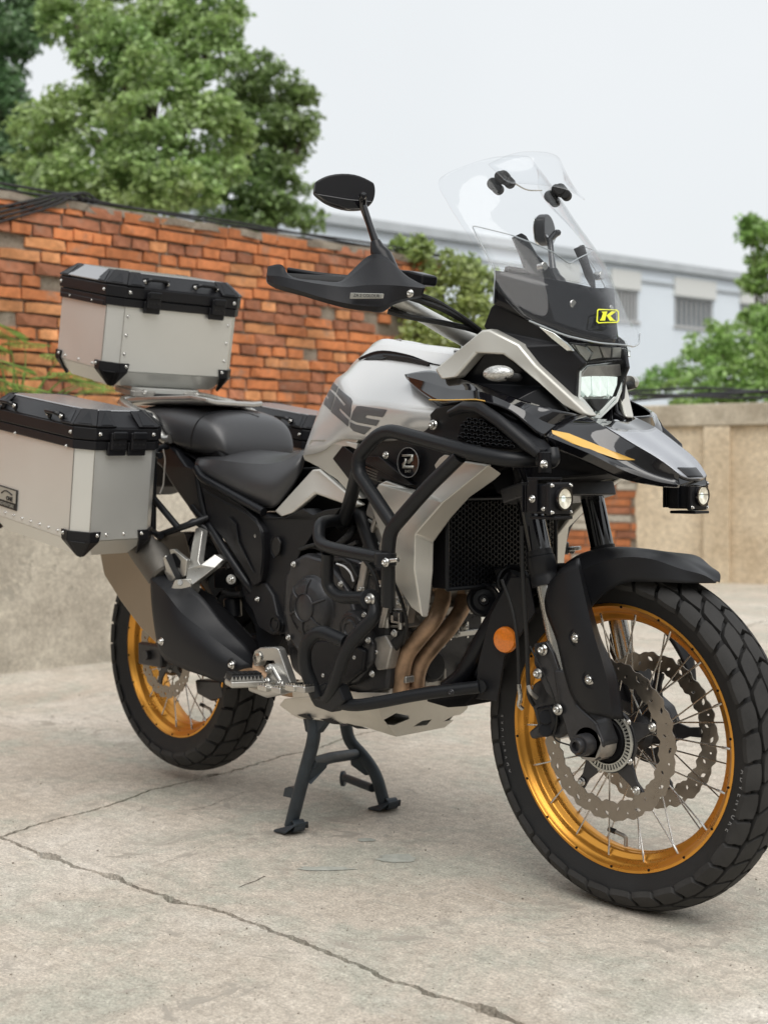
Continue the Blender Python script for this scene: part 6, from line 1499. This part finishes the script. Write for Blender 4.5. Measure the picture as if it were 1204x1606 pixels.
tube('rear_frame_strut', [P(337, 838, -.14), P(352, 866, -.15), P(362, 890, -.14)], .013, 'darkmetal', bike, rad=.02)
slab('tail_cover', [cI(55, 440, -.135), cI(150, 425, -.14), cI(205, 470, -.145), cI(290, 590, -.158), cI(345, 610, -.165), cI(370, 800, -.165), cI(415, 985, -.160), cI(365, 985, -.155), cI(320, 930, -.152), cI(260, 840, -.15), cI(160, 700, -.145), cI(100, 600, -.14), cI(55, 560, -.135)], .04, 'satin', bike, bevel=.01, mirror=True, seg=3)
slab('tail_core', [V((-.02, -.11, .93)), V((.25, -.12, .93)), V((.36, -.12, .84)), V((.42, -.12, .74)), V((.30, -.12, .76)), V((.10, -.10, .86))], .22, 'deep', bike, bevel=.01)
slab('rear_mudguard', [V((-.22, -.09, .80)), V((-.05, -.09, .90)), V((.12, -.09, .88)), V((.26, -.09, .80)), V((.24, -.08, .77)), V((.10, -.08, .80)), V((-.06, -.08, .80)), V((-.21, -.08, .775))], .16, 'deep', bike, bevel=.006)
# ---- seats
def loft(name, secs, mat, par, n=14, sub=1, pw=.62, flat=.0):
    """cushion lofted through stations (x, z_top, z_bottom, half_width, crown)"""
    vs, fs = [], []
    for (x, zt_, zb_, hw_, dx) in secs:
        for k in range(n):
            a = 2*PI*k/n; cx_, sz = math.cos(a), math.sin(a)
            yy = hw_*math.copysign(abs(cx_)**pw, cx_); zz = (zt_+zb_)/2+(zt_-zb_)/2*math.copysign(abs(sz)**pw, sz)
            vs.append(V((x+dx*(zz-zb_)/(zt_-zb_+1e-6), yy, zz)))
    S = len(secs)
    for i in range(S-1):
        for k in range(n): k2 = (k+1) % n; fs.append((i*n+k, i*n+k2, (i+1)*n+k2, (i+1)*n+k))
    fs.append(tuple(range(n-1, -1, -1))); fs.append(tuple((S-1)*n+k for k in range(n)))
    o = mk(name, vs, fs, mat, par, sub=sub); fixn2(o); return o
# rider seat traced as a patch surface: rows from the lower edge to the centre line
rs = [[(309, 740, -.150), (350, 766, -.152), (395, 789, -.152), (430, 796, -.145), (452, 774, -.130), (472, 742, -.112), (478, 724, -.095)],
      [(306, 728, -.155), (345, 752, -.165), (395, 768, -.165), (428, 762, -.155), (450, 742, -.138), (470, 722, -.115), (477, 712, -.095)],
      [(309, 720, -.140), (345, 722, -.155), (395, 727, -.150), (425, 727, -.135), (446, 722, -.118), (466, 712, -.10), (475, 706, -.085)],
      [(322, 712, -.02), (352, 706, 0), (392, 704.5, 0), (420, 707, 0), (440, 711, 0), (458, 713, 0), (468, 709, 0)]]
rs = [[P(*q) for q in r] for r in rs]; cl = [V((p.x, 0, p.z)) for p in rs[3]]
full_ = [[V((p.x, -p.y, p.z)) for p in r] for r in rs[:3]]+[cl]+list(reversed(rs[:3]))
seat = shell('rider_seat', full_, 'leather', bike, thick=.012, crease_rows=(2, 4))
PS = [(-.10, 1.018, .955, .09), (-.085, 1.022, .945, .115), (-.02, 1.024, .932, .138), (.08, 1.018, .912, .150), (.15, 1.012, .882, .152), (.21, 1.002, .874, .146), (.262, .985, .872, .136), (.292, .958, .872, .124), (.308, .925, .873, .112), (.313, .895, .874, .104)]
pill = loft('pillion_seat', [(x, zt_, zb_, hw_, 0) for x, zt_, zb_, hw_ in PS], 'leather', bike, n=20, sub=2, pw=.58)
pT = bvh(pill); pl_ = []
for q in [(300, 700), (300, 690), (304, 673), (312, 659), (325, 650), (342, 646), (365, 645), (388, 648), (406, 654)]:
    h_ = pT.ray_cast(CAM, ray(*q).normalized())
    if h_[0] is not None: pl_.append(h_[0]+h_[1]*.0004)
if len(pl_) > 3: tube('seat_piping', hermite(pl_, 4), .0019, 'satin', bike, rad=0, seg=6)
slab('seat_base', [V((.0, -.13, .93)), V((.18, -.14, .885)), V((.40, -.14, .80)), V((.52, -.11, .78)), V((.60, -.09, .82)), V((.60, -.07, .85)), V((.45, -.09, .84)), V((.25, -.11, .86)), V((.1, -.11, .91)), V((.0, -.11, .95))], .26, 'deep', bike, bevel=.01)
# ---- luggage rack and grab rails
tube('grab_rail', [cI(165, 395, -.150), cI(125, 400, -.155), cI(80, 345, -.158), cI(50, 240, -.155), P(205, 640, -.15), P(190, 628, -.13), P(215, 622, -.10)], .0115, 'cast', bike, rad=.05, mirror=True, n=6)
zr = P(265, 622, 0).z
slab('rack_plate', [P(182, 627, -.13), P(215, 621, -.14), P(300, 618, -.14), P(325, 623, -.13), P(340, 627, -.09), V((P(340, 627, -.09).x-.04, .06, P(340, 627, -.09).z)), V((P(325, 623, -.13).x-.06, .095, P(325, 623, -.13).z)), V((P(215, 621, -.14).x, .13, P(215, 621, -.14).z)), V((P(182, 627, -.13).x, .13, P(182, 627, -.13).z))], .014, 'cast', bike, bevel=.005, ddir=(0, 0, -1))
tube('grab_rail', [P(270, 617, .11), P(320, 621, .12), P(365, 632, .125), P(390, 642, .13), P(410, 656, .13)], .0095, 'cast', bike, rad=.04)
# pannier frames (black steel tubes)
for s in (-1, 1):
    T = (lambda p: p) if s < 0 else (lambda p: V((p.x, -p.y, p.z)))
    for nm, pts in (('pannier_frame', [P(241, 720, -.215), P(240, 836, -.215), P(234, 845, -.215), P(296, 823, -.205), P(326, 812, -.16)]),
                    ('pannier_frame', [P(240, 780, -.213), P(281, 829, -.208)]), ('pannier_frame', [P(262, 700, -.15), P(244, 705, -.2), P(241, 722, -.215)]),
                    ('pannier_frame', [P(296, 823, -.2), P(306, 816, -.18), P(338, 842, -.15)])):
        tube(nm, [T(p) for p in pts], .0085, 'bar', bike, rad=.02, seg=12)
    tube('pannier_frame', [T(V((.20, -.228, .88))), T(V((-.18, -.228, .94))), T(V((-.20, -.228, .74))), T(V((.20, -.228, .68)))], .0085, 'bar', bike, rad=.04, seg=12)
# ---- silencer
mu = [(156, 862), (206, 858), (238, 872), (262, 905), (252, 925), (246, 955), (250, 1000), (246, 1013), (226, 985), (190, 940), (161, 902)]
slab('silencer_core', [P(a, b_, -.240) for a, b_ in [(150, 835), (240, 835), (258, 900), (252, 925), (246, 955), (250, 1000), (246, 1013), (226, 985), (190, 940), (161, 902), (155, 870)]], .10, 'ti', bike, bevel=.016, seg=4)
slab('silencer', [cF(45, 150, -.266), cF(215, 130, -.272), cF(250, 230, -.275), cF(290, 330, -.278), cF(300, 450, -.278), cF(325, 560, -.275), cF(322, 640, -.275), cF(240, 560, -.272), cF(150, 440, -.270), cF(68, 310, -.268), cF(52, 220, -.266)], .05, 'ti', bike, bevel=.008, seg=3)
cyl('silencer_outlet_sleeve', P(205, 822, -.235), P(262, 908, -.235), .046, 'sleeve', bike, seg=32)
tube('exhaust_pipe', [P(380, 1040, -.17), P(430, 1075, -.12), P(500, 1085, -.08), P(620, 1085, -.08)], .022, 'header', bike, rad=.05)
hs = [[P(250, 897, -.255), P(270, 905, -.24), P(313, 932, -.235), P(350, 975, -.215), P(389, 1016, -.195), P(398, 1030, -.185)],
      [P(236, 908, -.285), P(256, 925, -.285), P(286, 962, -.275), P(315, 985, -.262), P(350, 1012, -.245), P(396, 1046, -.215)],
      [P(239, 960, -.290), P(256, 985, -.290), P(285, 1000, -.285), P(315, 1015, -.275), P(345, 1035, -.26), P(375, 1052, -.235)],
      [P(246, 1008, -.283), P(255, 1030, -.280), P(285, 1048, -.275), P(318, 1060, -.268), P(340, 1068, -.258), P(356, 1072, -.245)]]
shell('exhaust_heat_shield', hs, 'matte', bike, thick=.004, sub=2, crease_rows=(1,))
slab('exhaust_body', [P(250, 905, -.23), P(300, 935, -.225), P(380, 1020, -.185), P(375, 1050, -.19), P(340, 1062, -.22), P(260, 1025, -.24), P(245, 960, -.24)], .07, 'deep', bike, bevel=.015)
bolt(P(253, 1006, -.288), (-.1, -1, 0), bike, .0085); bolt(P(363, 1043, -.250), (0, -1, 0), bike, .0085)
lathe('bolt_recess', [(.011, 0), (.014, -.001), (.016, .002)], P(363, 1043, -.249), (0, 1, 0), 'satin', bike, 20)
# ---- pillion peg hanger (cast Y), folded peg
def bar3(name, l, r, mat='cast', rad=.01): return tube(name, l, r, mat, bike, rad=rad, seg=12)
slab('peg_hanger', [cU(520, 175, -.185), cU(545, 165, -.185), cU(585, 200, -.185), cU(545, 480, -.215), cU(565, 520, -.215), cU(700, 420, -.185), cU(765, 450, -.175), cU(780, 470, -.175), cU(700, 545, -.195), cU(500, 700, -.23), cU(455, 700, -.235), cU(430, 650, -.235), cU(445, 560, -.23), cU(465, 480, -.22), cU(490, 320, -.205)], .018, 'cast', bike, bevel=.004, seg=3)
slab('peg_guard_loop', [cU(270, 370, -.24), cU(315, 368, -.24), cU(440, 470, -.235), cU(425, 620, -.235), cU(400, 640, -.235), cU(300, 480, -.24)], .012, 'cast', bike, bevel=.003)
slab('peg_guard_hole', [cU(300, 410, -.2415), cU(318, 405, -.2415), cU(385, 480, -.237), cU(378, 550, -.237), cU(345, 540, -.24), cU(305, 460, -.2415)], .003, 'deep', bike, bevel=.0005)
slab('pillion_peg', [cU(205, 435, -.262), cU(235, 425, -.262), cU(330, 640, -.25), cU(310, 680, -.25), cU(270, 680, -.252), cU(215, 570, -.258), cU(232, 560, -.26)], .03, 'cast', bike, bevel=.004)
slab('pillion_peg_rubber', [cU(232, 440, -.264), cU(270, 410, -.25), cU(385, 620, -.235), cU(335, 660, -.25)], .03, 'rubber', bike, bevel=.004)
slab('pillion_peg_joint', [cU(320, 660, -.262), cU(430, 650, -.245), cU(480, 700, -.235), cU(470, 780, -.235), cU(440, 812, -.24), cU(330, 800, -.262), cU(285, 760, -.265), cU(288, 735, -.265)], .03, 'cast', bike, bevel=.006)
cyl('peg_pin', cU(378, 688, -.262), cU(378, 684, -.268), .007, 'steel', bike, seg=16)
# ---- rider peg and brake pedal
slab('footpeg_hanger', [cS(370, 350, -.215), cS(390, 270, -.215), cS(450, 238, -.215), cS(610, 232, -.212), cS(645, 255, -.21), cS(775, 620, -.20), cS(700, 660, -.205), cS(645, 500, -.208), cS(590, 375, -.212), cS(500, 375, -.214), cS(450, 385, -.215), cS(430, 435, -.217), cS(385, 435, -.217)], .022, 'cast', bike, bevel=.006, seg=3)
lathe('hanger_bolt', [(0, -.002), (.006, -.002), (.009, -.0005), (.013, -.0005), (.0135, .003)], cS(425, 340, -.218), (0, 1, 0), 'steel', bike, 20)
slab('pedal_pivot', [cS(500, 430, -.225), cS(545, 405, -.225), cS(590, 440, -.225), cS(680, 600, -.228), cS(690, 640, -.23), cS(520, 640, -.235), cS(490, 590, -.232), cS(500, 560, -.23), cS(520, 520, -.226)], .025, 'cast', bike, bevel=.005, seg=3)
bolt(cS(545, 470, -.227), (0, -1, 0), bike, .009, 'cast'); bolt(cS(520, 590, -.236), (.1, -1, .3), bike, .008, 'cast'); bolt(cS(665, 610, -.236), (.1, -1, .6), bike, .007, 'cast')
pg = [P(353, 1060, -.315), P(356, 1052, -.315), P(405, 1050, -.245), P(413, 1058, -.235), P(413, 1070, -.235), P(400, 1076, -.245), P(372, 1081, -.30), P(354, 1076, -.315)]
c0, c1_ = P(357, 1066, -.318), P(410, 1064, -.245); dv = (c1_-c0); L_peg = dv.length; du = dv.normalized(); side = V((0, 0, 1)).cross(du).normalized()
def pegbox(t0, t1, w0, w1, z0, z1, name, mat, bev=.003):
    vs = [c0+du*t+side*w_+V((0, 0, z)) for t in (t0*L_peg, t1*L_peg) for w_ in (w0, w1) for z in (z0, z1)]
    o = mk(name, vs, [(0, 1, 3, 2), (4, 6, 7, 5), (0, 4, 5, 1), (2, 3, 7, 6), (0, 2, 6, 4), (1, 5, 7, 3)], mat, bike, bevel=bev); fixn2(o); return o
pegbox(0, 1, -.028, .028, -.016, .0, 'footpeg', 'cast', .005)
pegbox(.02, .97, -.024, .024, .001, .012, 'footpeg_rubber', 'rubber', .004)
g = []
for i in range(6):
    for sgn in (-1, 0, 1): g.append(boxgeo(c0+du*L_peg*(.1+.155*i)+side*.015*sgn+V((0, 0, .0135)), .009, .009, .005))
joinmk('peg_rubber_stud', g, 'rubber', bike, bevel=.001)
g = []
for i in range(9):
    for sg in (-1, 1):
        c = c0+du*L_peg*(.05+.11*i)+side*(.0265*sg); a = du*.0045
        g.append(([c-a-side*.0015*sg, c+a-side*.0015*sg, c+a+side*.0015*sg, c-a+side*.0015*sg, c+V((0, 0, .011))], [(0, 1, 4), (1, 2, 4), (2, 3, 4), (3, 0, 4), (3, 2, 1, 0)]))
joinmk('peg_teeth', g, 'cast', bike, smooth=False)
tube('brake_pedal', [P(395, 1078, -.25), P(420, 1086, -.25), P(446, 1082, -.265), P(460, 1078, -.28)], [.010, .012, .010, .009], 'cast', bike, rad=0, seg=12)
vsb = []
for k, (px, py, y) in enumerate([(418, 1076, -.285), (440, 1080, -.30), (462, 1076, -.305), (478, 1078, -.300)]):
    box('pedal_tip', P(px, py+2, y+.01), (.032, .03, .014), 'steel' if k % 2 == 0 else 'cast', bike, bevel=.003)
    g = [boxgeo(P(px+q*4-6, py-3, y+.01), .005, .024, .006) for q in range(4)]; joinmk('pedal_teeth', g, 'steel', bike, smooth=False)

# ================================================================ LUGGAGE CASES
def case(name, label, cat, org, pitch, roll, yaw, hy, hyb, L, h, ch, mirror, front_latches, kind, group=None):
    Mr = Matrix.Rotation(yaw, 3, 'Z') @ Matrix.Rotation(pitch, 3, 'Y') @ Matrix.Rotation(roll, 3, 'X'); org = V(org)
    if mirror: org_ = V((org.x, -org.y, org.z))
    root = empty(name, V((org.x, -org.y if mirror else org.y, org.z)) + V((-.15, 0, -.25)), label, cat, group)
    def W(x, y, z):
        p = org+Mr @ V((x, y, z)); return V((p.x, -p.y, p.z)) if mirror else p
    def prism(nm, x0, x1, y0, y1, z0, z1, c0_, mat, bev=.003, in_b=0., c1=None):
        # chamfered box; in_b insets the lower ring
        c1 = c0_ if c1 is None else c1
        def ring(z, i, c): return [W(x1-i-c, y0+i, z), W(x1-i, y0+i+c, z), W(x1-i, y1-i-c, z), W(x1-i-c, y1-i, z), W(x0+i+c, y1-i, z), W(x0+i, y1-i-c, z), W(x0+i, y0+i+c, z), W(x0+i+c, y0+i, z)]
        vs = ring(z1, 0, c0_)+ring(z0, in_b, c1)
        fs = [tuple(range(8)), tuple(range(15, 7, -1))]+[(i, i+8, (i+1) % 8+8, (i+1) % 8) for i in range(8)]
        o = mk(nm, vs, fs, mat, root, bevel=bev); fixn2(o); return o
    bo = prism('body', -L, 0, -hy, hy, -h, 0, ch, 'alu', .0022)
    # bevelled underside
    prism('base_panel', -L+.002, -.002, -hy+.002, hy-.002, -h-.042, -h-.0005, ch*.9, 'alu', .002, in_b=.032)
    # seam strips at the folded corners
    for (x, y) in ((0, -hy+ch), (-ch, -hy)):
        a = W(x+.0008, y-.0008, -.002); b_ = W(x+.0008, y-.0008, -h+.002); tube('corner_seam', [a, b_], .0011, 'greysteel', root, rad=0, seg=6)
    # collar and lid
    prism('lower_rim', -L-.006, .006, -hy-.006, hy+.006, -.010, .012, ch+.002, 'grain', .003)
    prism('lid_skirt', -L-.009, .009, -hy-.009, hy+.009, .0135, .044, ch+.003, 'grain', .004)
    def ringp(z, i, c): 
        x1, x0, y0, y1 = .009-i, -L-.009+i, -hy-.009+i, hy+.009-i
        return [W(x1-c, y0, z), W(x1, y0+c, z), W(x1, y1-c, z), W(x1-c, y1, z), W(x0+c, y1, z), W(x0, y1-c, z), W(x0, y0+c, z), W(x0+c, y0, z)]
    vs = ringp(.078, .043, ch*.8)+ringp(.0442, .001, ch+.003); fs = [tuple(range(8)), tuple(range(15, 7, -1))]+[(i, i+8, (i+1) % 8+8, (i+1) % 8) for i in range(8)]
    o = mk('lid_shoulder', vs, fs, 'grain', root, bevel=.003); fixn2(o)
    vs = ringp(.082, .047, ch*.7)+ringp(.0785, .045, ch*.75); o = mk('lid_top_panel', vs, fs, 'lidtop', root, bevel=.0015); fixn2(o)
    if kind == 'top':
        for sy_ in (-1, 1):
            f = [W(-L+.075, sy_*(hy+.009), .048), W(-.075, sy_*(hy+.009), .048), W(-.085, sy_*(hy-.030), .079), W(-L+.085, sy_*(hy-.030), .079)]; n_ = (f[1]-f[0]).cross(f[3]-f[0]).normalized(); n_ = n_ if n_.dot(f[0]-W(-L/2, 0, 0)) > 0 else -n_
            slab('lid_side_panel', [p+n_*.003 for p in f], .004, 'lidtop', root, bevel=.001, ddir=-n_)
    # lid corner castings with their triangular facets
    def q(x, y, z): return W(x, y, z)
    for sx_, sy_ in ((0, -1), (0, 1), (1, -1), (1, 1)):
        X1 = .009 if sx_ == 0 else -L-.009; sgx = 1 if sx_ == 0 else -1; Y1 = (hy+.009)*sy_
        def e(u, v, up_): # u along x from the corner, v along y from the corner
            return W(X1-sgx*u, Y1-sy_*v, up_)
        c = ch+.003; s_ = .042
        # three facets: on x-face, chamfer, y-face shoulders
        f1 = [e(-.0015, c, .046), e(-.0015, c+.055, .046), e(s_-.004, c+.060, .0805), e(s_-.004, s_+c*.6, .0805)]
        f2 = [e(-.001, c, .047), e(c, -.001, .047), e(s_+c*.6, s_-.004, .0815), e(s_-.004, s_+c*.6, .0815)]
        f3 = [e(c, -.0015, .046), e(c+.055, -.0015, .046), e(c+.060, s_-.004, .0805), e(s_+c*.6, s_-.004, .0805)]
        for f in (f1, f2, f3):
            n_ = (f[1]-f[0]).cross(f[3]-f[0]).normalized(); cc_ = W(-L/2, 0, 0); n_ = n_ if n_.dot(f[0]-cc_) > 0 else -n_
            slab('lid_corner_guard', [p+n_*.003 for p in f], .005, 'grain', root, bevel=.0015, ddir=-n_)
            m = sum(f, V())/4; tri = [f[0].lerp(f[1], .16).lerp(m, .12), f[0].lerp(f[1], .86).lerp(m, .12), f[2].lerp(f[3], .5).lerp(m, .28)]
            slab('lid_corner_facet', [p+n_*.0045 for p in tri], .002, 'satin', root, bevel=.0012, ddir=-n_)
        bolt(e(-.0015 if True else 0, c+.012, .029), Mr @ V((sgx, 0, 0)) if not mirror else V(((Mr @ V((sgx, 0, 0))).x, -(Mr @ V((sgx, 0, 0))).y, (Mr @ V((sgx, 0, 0))).z)), root, .0042)
        dv_ = Mr @ V((0, sy_, 0)); dv_ = V((dv_.x, -dv_.y, dv_.z)) if mirror else dv_
        bolt(e(c+.010, -.0015, .029), dv_, root, .0042)
        # bottom corner protectors
        k1 = [e(.0-.004+.009, c+.035, -h+.028), e(.009-.004, c-.0, -h+.030), e(.009-.004, c, -h-.004), e(.030, c+.022, -h-.038), e(.034, c+.030, -h-.038), e(.009-.004, c+.040, -h-.002)]
        def pc(u0, v0): return None
        o_ = .009-.0035
        A1, A2 = e(o_, c+.034, -h+.022), e(o_, c+.030, -h-.001); B1_, B2_ = e(c+.034, o_, -h+.022), e(c+.030, o_, -h-.001)
        C1, C2 = e(o_, c+o_, -h+.022), e(o_, c+o_, -h-.001); D1, D2 = e(c+o_, o_, -h+.022), e(c+o_, o_, -h-.001)
        T1 = e(.040, .050, -h-.043); T2 = e(.050, .040, -h-.043)
        for f in ([A1, C1, C2, A2], [C1, D1, D2, C2], [D1, B1_, B2_, D2], [A2, C2, T1], [C2, D2, T2, T1], [D2, B2_, T2]):
            n_ = (f[1]-f[0]).cross(f[2]-f[0]).normalized(); cc_ = W(-L/2, 0, -h/2); n_ = n_ if n_.dot(f[0]-cc_) > 0 else -n_
            slab('bottom_corner_guard', [p+n_*.002 for p in f], .006, 'grain', root, bevel=.001, ddir=-n_)
        ff = [C2.lerp(D2, .15), C2.lerp(D2, .85), T2.lerp(T1, .35), T2.lerp(T1, .65)]
        n_ = (ff[1]-ff[0]).cross(ff[2]-ff[0]).normalized(); n_ = n_ if n_.dot(ff[0]-W(-L/2, 0, -h/2)) > 0 else -n_
        slab('bottom_guard_facet', [p+n_*.004 for p in ff], .003, 'satin', root, bevel=.001, ddir=-n_)
        dx_ = Mr @ V((sgx, 0, 0)); dx_ = V((dx_.x, -dx_.y, dx_.z)) if mirror else dx_
        bolt(A1.lerp(C1, .45).lerp(A2, .35)+dx_*.0025, dx_, root, .0042); bolt(B1_.lerp(D1, .45).lerp(B2_, .35)+dv_*.0025, dv_, root, .0042)
    # lid hoops
    def hoop(x0, x1, y0, y1):
        a, b_ = W(x0, y0, .058), W(x1, y1, .058); out_ = (W(0, 0, 0)-W(-1, 0, 0)) if abs(y0-y1) > abs(x0-x1) else (W(0, -1, 0)-W(0, 0, 0))*(-1 if y0 > 0 else 1)*1.
        upd = (W(0, 0, 1)-W(0, 0, 0)); n_ = (out_.normalized()+upd*.6).normalized(); d = (b_-a)
        tube('lid_hoop', [a, a+n_*.018+d*.12, b_+n_*.018-d*.12, b_], .0048, 'satin', root, rad=.008, seg=8)
        for s_, e_ in ((a, 1), (b_, -1)):
            slab('hoop_foot', [s_-d*.10*e_+n_*.004+upd*.010, s_+d*.18*e_+n_*.004+upd*.012, s_+d*.16*e_+n_*.004-upd*.004, s_+n_*.004-upd*.012, s_-d*.12*e_+n_*.004], .008, 'satin', root, bevel=.002, ddir=-n_)
            bolt(s_+n_*.006, n_, root, .0052)
    # latches
    def latch(x, y, facing):
        ux_ = V((0, 1, 0)) if facing == 'x' else V((1, 0, 0)); w_ = .022
        def lp(a, o_, z): 
            return W(x+o_, y+a, z) if facing == 'x' else W(x+a, y-o_, z)
        f = [lp(-w_, .0, -.030), lp(w_, .0, -.030), lp(w_, .0, .0), lp(-w_, .0, .0)]
        def bx2(nm, a0, a1, o0, o1, z0, z1, mat, bev):
            vs = [lp(a, o_, z) for a in (a0, a1) for o_ in (o0, o1) for z in (z0, z1)]
            o = mk(nm, vs, [(0, 1, 3, 2), (4, 6, 7, 5), (0, 4, 5, 1), (2, 3, 7, 6), (0, 2, 6, 4), (1, 5, 7, 3)], mat, root, bevel=bev); fixn2(o); return o
        bx2('latch_base', -w_*1.15, w_*1.15, .0045, .013, -.022, .010, 'grain', .003)
        bx2('latch', -w_, w_, .010, .021, -.008, .034, 'grain', .004)
        bx2('latch_pull', -w_*.9, w_*.9, .018, .026, .018, .037, 'satin', .004)
        for k in (-1, 0, 1):
            bx2('latch_slot', k*.012-.004, k*.012+.004, .0208, .0222, .004, .008, 'black', 0); 
    if kind == 'top':
        hoop(-.012, -.012, -.115, -.045); hoop(-.012, -.012, .045, .115)
        latch(.0, -.098, 'x'); latch(.0, .112, 'x')
        for y, in ((-hy+ch+.012,), (hy-ch-.012,)):
            for z in (-.035, -.085, -.135): bolt(W(.0012, y, z), Mr @ V((1, 0, 0)), root, .0038)
        for x in (-.22, -.10): bolt(W(x, -hy-.0068, -.006), Mr @ V((0, -1, 0)), root, .0038)
        for k in range(3): bolt(W(-.23+.075*k, -hy-.0005, -h+.010), Mr @ V((0, -1, 0)), root, .0038)
        prism('side_lid_strip', -L*.9, -L*.12, -hy-.008, -hy+.02, -.014, -.001, .004, 'grain', .002)
        prism('mounting_plate', -.26, -.012, -.11, .11, -h-.058, -h-.043, .02, 'alu', .002)
        prism('mounting_foot', -.10, -.004, -.125, -.045, -h-.066, -h-.050, .008, 'greysteel', .003); prism('mounting_foot', -.10, -.004, .045, .125, -h-.066, -h-.050, .008, 'greysteel', .003)
        for y in (-.085, .085): bolt(W(-.003, y, -h-.052), Mr @ V((1, 0, .6)), root, .006)
        prism('lock_bar', -.035, .0, -.055, .06, -h-.066, -h-.058, .004, 'black', .002)
    else:
        hoop(-.30, -.36, -hy-.0, -hy-.0) if False else None
        for (a, b_) in ((-.085, -.145), (-.305, -.365)): hoop(a, b_, -hy-.006, -hy-.006); hoop(a, b_, hy+.006, hy+.006)
        latch(.0, -.028, 'x'); latch(.0, .028, 'x')
        dn = Mr @ V((0, -1, 0)); dn = V((dn.x, -dn.y, dn.z)) if mirror else dn; dxx = Mr @ V((1, 0, 0)); dxx = V((dxx.x, -dxx.y, dxx.z)) if mirror else dxx
        for k in range(9): bolt(W(-.085-.042*k, -hy-.0006, -h+.013), dn, root, .0038)
        for k in range(2): bolt(W(.0006, -.035+.05*k, -h+.014), dxx, root, .0038)
        for x in (-.06, -.30): bolt(W(x, -hy-.0068, -.008), dn, root, .0038)
        tube('inner_carry_frame', [W(-.01, hy+.004, -.01), W(-.01, hy+.012, -.035), W(-.01, hy+.012, -.10), W(-.01, hy+.004, -.12)], .0022, 'greysteel', root, rad=.008, seg=6)
        # maker's plate
        if not mirror:
            
            prism('maker_plate', -.375, -.280, -hy-.0035, -hy-.0004, -.202, -.150, .001, 'black', .0004)
            prism('maker_plate_face', -.372, -.284, -hy-.0042, -hy-.0036, -.184, -.1525, .0005, 'label', .0)
            xd = Mr @ V((1, 0, 0)); zd = Mr @ V((0, 0, 1))
            text('maker_text', 'ADVENTURE', W(-.326, -hy-.0046, -.1935), xd, zd, .0125, 'label', root, .0003)
            text('maker_text', 'ONE', W(-.314, -hy-.0048, -.177), xd, zd, .015, 'black', root, .0003, bold=.0006)
            tube('maker_emblem', [W(-.355, -hy-.0046, -.168), W(-.337, -hy-.0046, -.158), W(-.320, -hy-.0046, -.160), W(-.302, -hy-.0046, -.165)], .0018, 'black', root, rad=.01, seg=6)
    return root
case('top_case', 'brushed aluminium top case with black lid corners mounted behind the seat', 'luggage case', (-.037, 0, 1.287), .202, -.002, -.014, .209, .194, .31, .182, .035, False, 2, 'top')
case('side_case', 'large aluminium side case nearest the camera, cut by the left edge of the photo', 'luggage case', (.244, -.359, .902), .152, .012, .028, .116, .112, .455, .229, .035, False, 2, 'side', 'side cases')
case('side_case', 'aluminium side case on the far side, seen beyond the seat, mostly hidden', 'luggage case', (.222, -.357, .906), .152, .012, .028, .116, .112, .455, .229, .035, True, 2, 'side', 'side cases')
